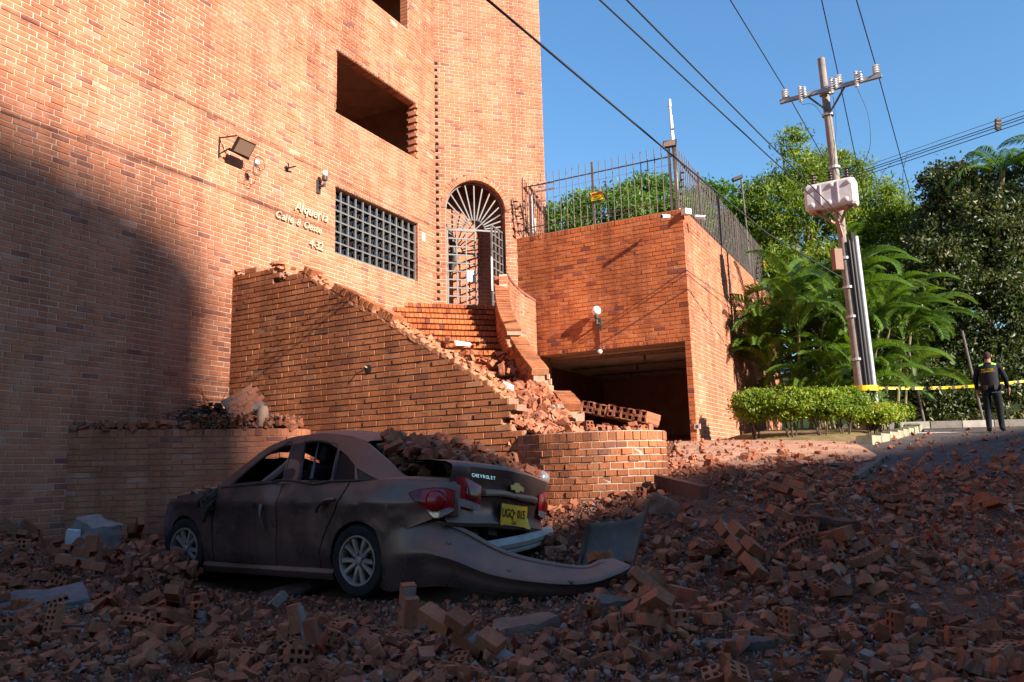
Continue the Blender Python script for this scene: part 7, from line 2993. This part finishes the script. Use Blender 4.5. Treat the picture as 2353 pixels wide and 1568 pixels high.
def thin_scatter(kind, variants, n, seed, size):
    r = np.random.default_rng(seed)
    y = r.uniform(9.5, 19.5, n * 2)
    x = r.uniform(1.5, .66 * y, n * 2)
    ok = ~blocked(x, y) & (r.random(n * 2) < np.clip(1.15 - (y - 9.5) / 9, .1, 1))
    x, y = x[ok][:n], y[ok][:n]
    Rm = rots(len(x), r, .4)
    sc_ = size[0] + (size[1] - size[0]) * r.random(len(x)) ** 2
    z = ground_z(x, y) + .05 + sc_ * .15
    for i in range(len(x)):
        put(kind, int(r.integers(0, len(variants))), (x[i], y[i], z[i]), Rm[i], sc_[i], float(np.clip(r.normal(.5, .2), .02, .99)), 'far')
thin_scatter('frag', FRAG, 500, 551, (.03, .10))
thin_scatter('crumb', CRUMB, 3000, 552, (.012, .04))
thin_scatter('lump', LUMP, 160, 553, (.02, .06))
# heaps on the stairs, planter, behind the curved wall and on the car
def heap(kind, variants, n, seed, size, tilt, sampler, zone):
    r = np.random.default_rng(seed)
    Rm = rots(n, r, tilt)
    for i in range(n):
        p = sampler(r)
        if p is None:
            continue
        s_ = size[0] + (size[1] - size[0]) * r.random() ** size[2]
        put(kind, int(r.integers(0, len(variants))), p, Rm[i], s_, float(np.clip(r.normal(.55, .2), .02, .99)), zone)
def s_stairs(r):
    dist = 2.7 + 3.7 * r.random() ** .75
    s_ = r.uniform(-2.5, 4.5)
    p = K2 + T2 * s_ + NT2 * dist
    nb = Vector(NB[:2])
    if p.dot(nb) < Vector(J[:2]).dot(nb) + .24 or p.y < 10.4:
        return None
    bl = Vector((-(17.5 - 11.0), -(.78 + .33))).normalized()
    if p.dot(bl) < Vector((-.30, 17.5)).dot(bl) + .04:
        return None
    # right part of the flight keeps clear near the top
    k = max(0, (dist - .9) / TREAD)
    zz = 4.92 - RISE * math.floor(k)
    near_wall = max(0, 1 - abs(p.dot(nb) - Vector(J[:2]).dot(nb) - .3) / .9)
    amt = max(0, (dist - 3.2) / 3.2) * .24 + near_wall * .10
    if r.random() > .08 + min(1, (dist - 2.7) / 1.8) + near_wall * .3:
        return None
    return (p.x, p.y, zz + .03 + amt * r.random())
def s_foot(r):
    for _ in range(20):
        x, y = r.uniform(-.5, 1.75), r.uniform(9.45, 11.6)
        if inpoly(np.array([x]), np.array([y]), [tuple(p) for p in fillp])[0]:
            h_ = foot_h(x, y)
            return (x, y, cz_fill + h_ + .02 + .07 * r.random())
    return None
def s_plant(r):
    for _ in range(20):
        x, y = r.uniform(-5.7, -3.0), r.uniform(10.4, 12.4)
        if r.random() < .75:
            s_ = r.uniform(.05, PPth.S - .3)
            q_, d_, n_ = PPth.at(s_)
            q_ = q_ - n_ * r.uniform(.0, .30)
            return (q_.x, q_.y, PZ + .015 + (.07 + (.10 if q_.x > -4.4 else .0)) * r.random() ** 1.5)
        if inpoly(np.array([x]), np.array([y]), [tuple(p) for p in soil])[0]:
            h_ = .10 + (.14 if -4.6 < x < -3.6 else 0)
            return (x, y, PZ - .02 + h_ * r.random() ** 1.5)
    return None
def s_boot(r):
    lx = -1.28 - 1.1 * r.random()
    ly = r.uniform(-.66, .50 if lx > -1.9 else .30)
    base = lerp_tab([(-2.4, 1.04), (-2.2, 1.04), (-1.8, 1.06), (-1.5, 1.16), (-1.28, 1.32)], lx)
    base -= .12 * max(0, -ly) * max(0, (-lx - 1.6))
    hgt = .22 * (1 - abs((lx + 1.7) / .8)) + .06
    p = CARM @ Vector((lx, ly, base - .02 + max(0, hgt) * r.random()))
    return tuple(p)
def s_bonnet(r):
    lx, ly = r.uniform(.62, 1.35), r.uniform(-.6, .72)
    p = CARM @ Vector((lx, ly, .985 - .07 * (lx - .6) + .02 + .06 * r.random() * max(0, 1.2 - lx)))
    return tuple(p)
heap('brick', WHOLE + HALF, 150, 601, (.95, 1.05, 1), .6, s_stairs, 'stairs')
heap('frag', FRAG, 900, 602, (.05, .18, 1.6), .7, s_stairs, 'stairs')
heap('lump', LUMP, 300, 603, (.03, .10, 2), .8, s_stairs, 'stairs')
heap('crumb', CRUMB, 2500, 604, (.012, .045, 1.6), .9, s_stairs, 'stairs')
heap('brick', WHOLE + HALF, 110, 605, (.95, 1.05, 1), .7, s_foot, 'stairs')
heap('frag', FRAG, 800, 606, (.05, .17, 1.6), .7, s_foot, 'stairs')
heap('crumb', CRUMB, 1800, 607, (.012, .045, 1.6), .9, s_foot, 'stairs')
heap('lump', LUMP, 160, 608, (.03, .10, 2), .8, s_foot, 'stairs')
heap('frag', FRAG, 700, 609, (.035, .13, 1.8), .7, s_plant, 'planter')
heap('crumb', CRUMB, 2200, 610, (.012, .045, 1.6), .9, s_plant, 'planter')
heap('lump', LUMP, 160, 611, (.03, .09, 2), .8, s_plant, 'planter')
heap('brick', HALF, 14, 612, (.95, 1.0, 1), .7, s_plant, 'planter')
heap('brick', WHOLE + HALF, 80, 613, (.95, 1.0, 1), .7, s_boot, 'boot')
heap('frag', FRAG, 900, 614, (.04, .15, 1.5), .7, s_boot, 'boot')
heap('lump', LUMP, 220, 615, (.03, .10, 1.6), .8, s_boot, 'boot')
heap('crumb', CRUMB, 1500, 616, (.012, .04, 1.6), .9, s_boot, 'boot')
heap('frag', FRAG, 150, 617, (.03, .09, 1.6), .6, s_bonnet, 'bonnet')
heap('crumb', CRUMB, 500, 618, (.012, .035, 1.6), .9, s_bonnet, 'bonnet')
def s_nose(r):
    lx, ly = r.uniform(.75, 2.0), r.uniform(.86, 1.5)
    q = CARM @ Vector((lx, ly, 0))
    return (q.x, q.y, gz1(q.x, q.y) + .02 + .14 * r.random() * max(0, 1.3 - abs(ly - 1.0)))
heap('brick', WHOLE + HALF, 16, 619, (.9, 1.0, 1), .6, s_nose, 'left')
heap('frag', FRAG, 160, 620, (.05, .15, 1.6), .7, s_nose, 'left')
# a few bricks inside the bumper curl and against the front wheel
for p_, v_ in (((-3.42, .02, .34), 3), ((-3.30, -.10, .30), 0), ((-3.05, .25, .20), 4), ((1.12, .98, .20), 3), ((1.20, .95, .30), 5)):
    q = CARM @ Vector(p_)
    put('brick', v_, tuple(q), np.array(Euler((rnd.uniform(-.5, .5), rnd.uniform(-.5, .5), rnd.uniform(0, 6))).to_matrix()), 1.0, .5, 'front')

ZL = {
 'brick': {'front': 'loose perforated brick in the shaded rubble in front of the car', 'left': 'loose perforated brick in the rubble at the left, beside the car nose', 'right': 'loose perforated brick in the rubble field right of the torn bumper', 'far': 'loose perforated brick on the upper rubble near the driveway', 'stairs': 'sunlit broken brick in the heap on the stairs', 'planter': 'broken brick on top of the planter', 'boot': 'broken brick piled on the boot of the crushed car'},
 'frag': {'front': 'flat shard of broken brick in front of the car', 'left': 'flat shard of broken brick at the left, beside the car nose', 'right': 'flat shard of broken brick right of the torn bumper', 'far': 'flat shard of broken brick near the driveway', 'stairs': 'sunlit shard of broken brick on the stairs', 'planter': 'shard of broken brick on top of the planter', 'boot': 'shard of broken brick on the boot of the crushed car', 'bonnet': 'shard of broken brick on the crumpled bonnet'},
 'lump': {'front': 'grey lump of mortar in the rubble in front of the car', 'left': 'grey lump of mortar in the rubble at the left', 'right': 'grey lump of mortar in the rubble right of the bumper', 'far': 'grey lump of mortar near the driveway', 'stairs': 'pale lump of mortar on the stairs', 'planter': 'lump of mortar on top of the planter', 'boot': 'grey lump of mortar on the boot of the crushed car'},
}
GL = {'front': 'rubble in front of the car', 'left': 'rubble at the left of the car', 'right': 'rubble right of the bumper', 'far': 'rubble near the driveway', 'stairs': 'rubble on the stairs', 'planter': 'rubble on the planter', 'boot': 'rubble on the car boot', 'bonnet': 'rubble on the bonnet'}
def realise(kind, variants, maxn, name, bulk, m, cat):
    L_ = PIECES[kind]
    if not L_:
        return
    pos = np.array([p[1] for p in L_])
    sc_ = np.array([p[3] for p in L_])
    px, py, dd = nproj(pos)
    vis = (px > -10) & (px < 2363) & (py > 0) & (py < 1580) & (dd > .3)
    size = np.where(vis, sc_ / dd, -1)
    if kind == 'brick':
        size = size * np.array([1.0 if p[0] < len(WHOLE) else .6 for p in L_])
    order = np.argsort(-size)[:maxn]
    sel = np.zeros(len(L_), bool)
    sel[order] = True
    sel &= size > 0
    for i in np.nonzero(sel)[0]:
        var, p, Rm, s_, tn, zone = L_[i]
        o = bpy.data.objects.new(name, variants[var])
        mm = Matrix(np.asarray(Rm).tolist()).to_4x4() @ Matrix.Diagonal((s_, s_, s_, 1))
        mm.translation = p
        o.matrix_basis = mm
        link(o)
        o.color = (float(tn), 0, 0, 1)
        lb = ZL[kind][zone]
        if kind == 'brick' and var >= len(WHOLE):
            lb = lb.replace('loose perforated brick', 'broken half of a perforated brick').replace('broken brick', 'broken half brick')
        tag(o, lb, cat, name.replace('_', ' ') + 's: ' + GL[zone])
    rest = np.nonzero(~sel)[0]
    if not len(rest):
        return
    VV, FF, TT = [], [], []
    o_ = 0
    for v in range(len(variants)):
        ids = [i for i in rest if L_[i][0] == v]
        if not ids:
            continue
        V, F_ = tri_arr(variants[v])
        Rm = np.array([L_[i][2] for i in ids])
        P = pos[ids]
        S_ = sc_[ids]
        X = np.einsum('nij,kj->nki', Rm, V) * S_[:, None, None] + P[:, None, :]
        VV.append(X.reshape(-1, 3))
        FF.append((F_[None] + (np.arange(len(ids)) * len(V))[:, None, None] + o_).reshape(-1, 3))
        TT.append(np.repeat(np.array([L_[i][4] for i in ids]), len(V)))
        o_ += len(ids) * len(V)
    me = np_mesh(bulk, np.concatenate(VV), np.concatenate(FF), np.concatenate(TT))
    o = obj(bulk, me, m)
    tag(o, {'brick': 'remaining loose bricks scattered through the rubble', 'frag': 'countless smaller brick shards of the rubble field', 'lump': 'countless small mortar lumps in the rubble field', 'crumb': 'fine brick and mortar crumbs covering the ground'}[kind], 'rubble', None, 'stuff')
realise('brick', WHOLE + HALF, 300, 'fallen_brick', 'brick_rubble', M_RUB, 'brick')
realise('frag', FRAG, 300, 'brick_shard', 'shard_rubble', M_RUB, 'brick shard')
realise('lump', LUMP, 200, 'mortar_lump', 'mortar_rubble', M_LUMP, 'mortar lump')
# crumbs: half clay, half mortar
CR = PIECES['crumb']
rr_ = random.Random(3)
half_ = [c for c in CR if rr_.random() < .68]
hs2 = set(id(c) for c in half_)
other = [c for c in CR if id(c) not in hs2]
PIECES['crumb'] = half_
realise('crumb', CRUMB, 0, 'crumb', 'brick_crumbs', M_RUB, 'crumb')
PIECES['crumb'] = other
realise('crumb', CRUMB, 0, 'crumb', 'mortar_crumbs', M_LUMP, 'crumb')
for i, (var, p, Rm, s_, tn, zone) in enumerate(PIECES['chunk']):
    o = bpy.data.objects.new('brick_chunk', CHUNK[var])
    mm = Matrix(Rm.tolist()).to_4x4() @ Matrix.Diagonal((s_, s_, s_, 1))
    mm.translation = p
    o.matrix_basis = mm
    link(o)
    tag(o, {'front': 'chunk of bricks still mortared together in front of the car', 'left': 'chunk of bricks still mortared together at the left of the car', 'right': 'chunk of bricks still mortared together right of the bumper', 'far': 'chunk of bricks still mortared together near the driveway'}[zone], 'brick chunk', 'brick chunks: ' + GL[zone])
# dust bed under the pile on the boot
b_ = MB()
P_ = []
for i in range(16):
    lx = -1.26 - 1.08 * i / 15
    row = []
    for j in range(14):
        ly = -.66 + 1.14 * j / 13
        base = lerp_tab([(-2.4, 1.02), (-2.2, 1.03), (-1.8, 1.05), (-1.5, 1.14), (-1.26, 1.32)], lx) - .12 * max(0, -ly) * max(0, (-lx - 1.6))
        row.append(CARM @ Vector((lx, ly, base + .03 * noise.noise(Vector((lx * 6, ly * 6, 0))))))
    P_.append(row)
b_.grid(P_, flip=False)
o = obj('dust_bed', b_, M_DIRT, smooth='all')
tag(o, 'brick dust bedding the pile on the car boot', 'dust', None, 'stuff')

# ---------------------------------------------------------------- single pieces of debris
def slab(name, label, cat, c, dims, rot, m, seed, rough=.12, nd=3):
    """an irregular broken slab"""
    r = random.Random(seed)
    n = 11
    top, bot = [], []
    for k in range(n):
        an = 2 * math.pi * k / n
        rad = (1 + r.uniform(-rough * 2, rough)) / max(abs(math.cos(an)), abs(math.sin(an))) ** .7
        x, y = math.cos(an) * rad * dims[0] / 2, math.sin(an) * rad * dims[1] / 2
        top.append((x * r.uniform(.93, 1), y * r.uniform(.93, 1), dims[2] / 2 * r.uniform(.75, 1.1)))
        bot.append((x, y, -dims[2] / 2 * r.uniform(.8, 1.1)))
    mid = [((a_[0] + b2[0]) / 2 * r.uniform(.98, 1.08), (a_[1] + b2[1]) / 2 * r.uniform(.98, 1.08), r.uniform(-.15, .15) * dims[2]) for a_, b2 in zip(top, bot)]
    b_ = MB()
    vs = bot + mid + top + [(0, 0, dims[2] / 2 * 1.02)]
    fs_ = [tuple(range(n - 1, -1, -1))]
    for l in range(2):
        fs_ += [(l * n + k, l * n + (k + 1) % n, (l + 1) * n + (k + 1) % n, (l + 1) * n + k) for k in range(n)]
    fs_ += [(2 * n + k, 2 * n + (k + 1) % n, 3 * n) for k in range(n)]
    Rm = Euler(rot).to_matrix()
    b_.add(vs, fs_)
    bm = bmesh.new()
    me = b_.mesh(name)
    bm.from_mesh(me)
    bmesh.ops.triangulate(bm, faces=bm.faces)
    bmesh.ops.subdivide_edges(bm, edges=bm.edges, cuts=3, use_grid_fill=True)
    amp = min(dims[2] * .22, .022) if m is not M_WHITE else .004
    for v in bm.verts:
        q_ = v.co * 9 + Vector((seed * 3.7, 0, 0))
        v.co += Vector((noise.noise(q_), noise.noise(q_ + Vector((9, 0, 0))), noise.noise(q_ + Vector((0, 9, 0))))) * amp + Vector((0, 0, noise.noise(q_ * 3))) * amp * .5
        v.co = Rm @ v.co + Vector(c)
    bm.to_mesh(me)
    bm.free()
    me.polygons.foreach_set('use_smooth', [False] * len(me.polygons))
    return tag(obj(name, me, m), label, cat)
def gp_(px, py, Y=None):
    """point on the rubble under a place in the photograph"""
    d = ray(px, py)
    t_ = 3.0
    while t_ < 25:
        p = CAMV + d * t_
        if p.z < gz1(p.x, p.y):
            break
        t_ += .03
    return CAMV + d * t_
p = gp_(205, 1275)
slab('concrete_block', 'big pale concrete block with white paint patches at the left edge of the rubble', 'concrete block', p + Vector((0, .1, .17)), (.62, .42, .46), (.25, .2, .5), plain('pale_pinkish_concrete', (.30, .25, .225), .95, .1, nscale=8, namp=.25, bd=.015), 1)
q = p + Vector((-.12, -.16, .20))
slab('white_plaster_shard', 'white plaster shard on the big pale concrete block', 'plaster shard', q, (.14, .05, .22), (.3, .1, .4), M_WHITE, 2)
p = gp_(70, 1405)
slab('grey_slab', 'large blue-grey slab lying at the left edge of the rubble', 'slab', p + Vector((.05, .1, .06)), (.85, .55, .10), (.22, -.05, .2), plain('blue_grey_slab', (.145, .14, .135), .8, .3, nscale=5, namp=.35, bd=.02, bscale=14), 3)
p = gp_(90, 1462)
b_ = MB()
b_.bar(p + Vector((-.7, -.1, .10)), p + Vector((.42, .05, .05)), .10, .03)
tag(obj('wooden_board', b_, plain('old_board', (.10, .08, .06), .9, .1, nscale=8)), 'weathered wooden board at the lower left of the rubble', 'board')
p = gp_(655, 1378)
slab('black_trim_panel', 'dusty black plastic panel on the rubble below the car doors', 'panel', p + Vector((0, 0, .06)), (.62, .30, .05), (.15, -.20, .45), M_TRIM, 4)
p = gp_(505, 1312)
slab('broken_mirror', 'black broken wing mirror shell on the rubble beside the front door', 'mirror', p + Vector((0, 0, .08)), (.26, .15, .14), (.2, .3, .4), M_BLACK, 5)
p = gp_(1205, 1455)
slab('concrete_slab', 'flat dusty concrete slab in the foreground rubble below the bumper', 'slab', p + Vector((0, 0, .04)), (.46, .30, .10), (.1, -.12, .3), plain('dusty_concrete', (.25, .155, .11), .95, .1, nscale=7, namp=.3, bd=.02), 6)
p = gp_(1395, 1412)
slab('mortar_block', 'dark grey lump of concrete in the foreground, right of the flat slab', 'concrete block', p + Vector((0, 0, .05)), (.34, .20, .16), (.3, .1, .8), M_CONC, 7, .2)
p = gp_(1690, 1498)
slab('concrete_bar', 'long grey concrete bar in the foreground rubble at the lower right', 'concrete block', p + Vector((0, 0, .03)), (.46, .10, .09), (.05, -.05, -.05), M_CONC, 8)
p = dep(1063, 790, 14.2)
slab('white_sheet', 'bright white plaster sheet on the sunlit steps', 'plaster shard', p, (.34, .22, .04), (.45, .1, .3), M_WHITE, 9)
p = dep(1168, 888, 10.6)
slab('white_sheet', 'bright white plaster disc at the lower end of the stair wall', 'plaster shard', p, (.16, .14, .04), (.6, .3, .3), M_WHITE, 10)
p = gp_(1530, 1195)
slab('pink_tile_slab', 'pinkish tile slab leaning behind the curled bumper end', 'slab', p + Vector((0, .1, .12)), (.36, .05, .20), (.5, .35, .6), plain('pink_terrazzo', (.33, .18, .14), .8, .2, nscale=40, namp=.3), 12)
p = gp_(1900, 1220)
slab('fallen_coping', 'straight dusty coping slab lying across the rubble at the right', 'slab', p + Vector((0, 0, .08)), (.62, .18, .10), (.1, .1, -.25), M_RUB, 13)
# kerb edge of the driveway and a brick edging by the curved wall
b_ = MB()
a_, e_ = gp_(1960, 1105), gp_(2030, 1055)
b_.bar(a_ + Vector((0, 0, .0)), e_ + Vector((0, 0, .0)), .15, .14)
tag(obj('driveway_kerb', b_, M_CONC), 'grey concrete kerb edge poking out of the rubble below the hedge', 'kerb')
b_ = MB()
a_, e_ = gp_(1512, 1128) + Vector((0, 0, .08)), gp_(1620, 1150) + Vector((0, 0, .05))
b_.bar(a_, e_, .12, .20)
tag(obj('brick_edging', b_, M_STW), 'low reddish edging running from the curved wall into the rubble', 'edging')

# fallen brick panel propped on the curved wall
pa = dep(1338, 938, 10.35)
pb = dep(1490, 966, 9.85)
t = thing('fallen_wall_slab', 'slab of five perforated bricks propped on the curved low wall before the garage', 'brick panel', pa)
xd = (pb - pa).normalized()
bk_ = Vector((-xd.y, xd.x, 0)).normalized()
bk3 = (bk_ * .93 + Vector((0, 0, -.10))).normalized()
up3 = xd.cross(bk3).normalized()
if up3.z < 0:
    up3 = -up3
Rp = Matrix((bk3, xd, up3)).transposed()
big = [perforated(.34, .145, .12, 2, 2, 70 + k, .015) for k in range(3)]
W5 = (pb - pa).length / 5
for k in range(5):
    o = bpy.data.objects.new('brick', big[k % 3])
    if not len(big[k % 3].materials):
        big[k % 3].materials.append(M_RUB)
    Rk = Matrix((up3, xd, -bk3)).transposed()
    mm = (Rk @ Euler((rnd.uniform(-.05, .05), rnd.uniform(-.04, .04), rnd.uniform(-.05, .05))).to_matrix()).to_4x4() @ Matrix.Diagonal((.44, W5 / .15, 3.2, 1))
    mm.translation = pa + xd * (W5 * (k + .5)) + bk3 * .14 + up3 * (.03 + rnd.uniform(-.01, .01))
    o.matrix_basis = mm
    link(o, t)
    o.color = (rnd.uniform(.5, .8), 0, 0, 1)
b_ = MB()
b_.box(pa + xd * (W5 * 2.5) + bk3 * .16 - up3 * .035, (.30, W5 * 5, .03), Rp)
obj('plaster_underside', b_, M_GAR, t)
# tilted panel and column stub on the planter
pc = dep(560, 930, 11.3)
t = thing('tilted_wall_piece', 'tilted piece of brick wall leaning on the planter rubble', 'brick panel', (pc.x, pc.y, PZ))
recs = []
Rq = (Euler((R(58), R(-32), R(22))).to_matrix())
b_ = MB()
b_.box(pc, (.46, .42, .10), Rq)
bo_ = obj('mortar_back', b_, M_LUMP, t)
for i in range(5):
    for j in range(3):
        if (i, j) in ((0, 2), (4, 0)):
            continue
        q = pc + Rq @ Vector((-.17 + j * .16 + (.06 if i % 2 else 0), -.17 + i * .085, .055))
        nrm = Rq @ Vector((0, 0, 1))
        recs.append((q, [list(r_) for r_ in Matrix((Rq @ Vector((1, 0, 0)), nrm, Rq @ Vector((0, -1, 0)))).transposed()], .15, .075, rnd.uniform(.5, .8)))
place_bricks(recs, M_FAC, bo_, 40, 1.5, .05)
pc = dep(603, 957, 11.15)
b_ = MB()
b_.lathe([(.055, -.14), (.072, -.10), (.08, .02), (.07, .10), (.05, .15)], pc, 16, Euler((.1, .15, 0)).to_matrix())
tag(obj('clay_column_stub', b_, plain('pale_clay', (.52, .34, .24), .9, .1, nscale=9), smooth=True), 'pale rounded clay stub standing on the planter rubble', 'clay stub')
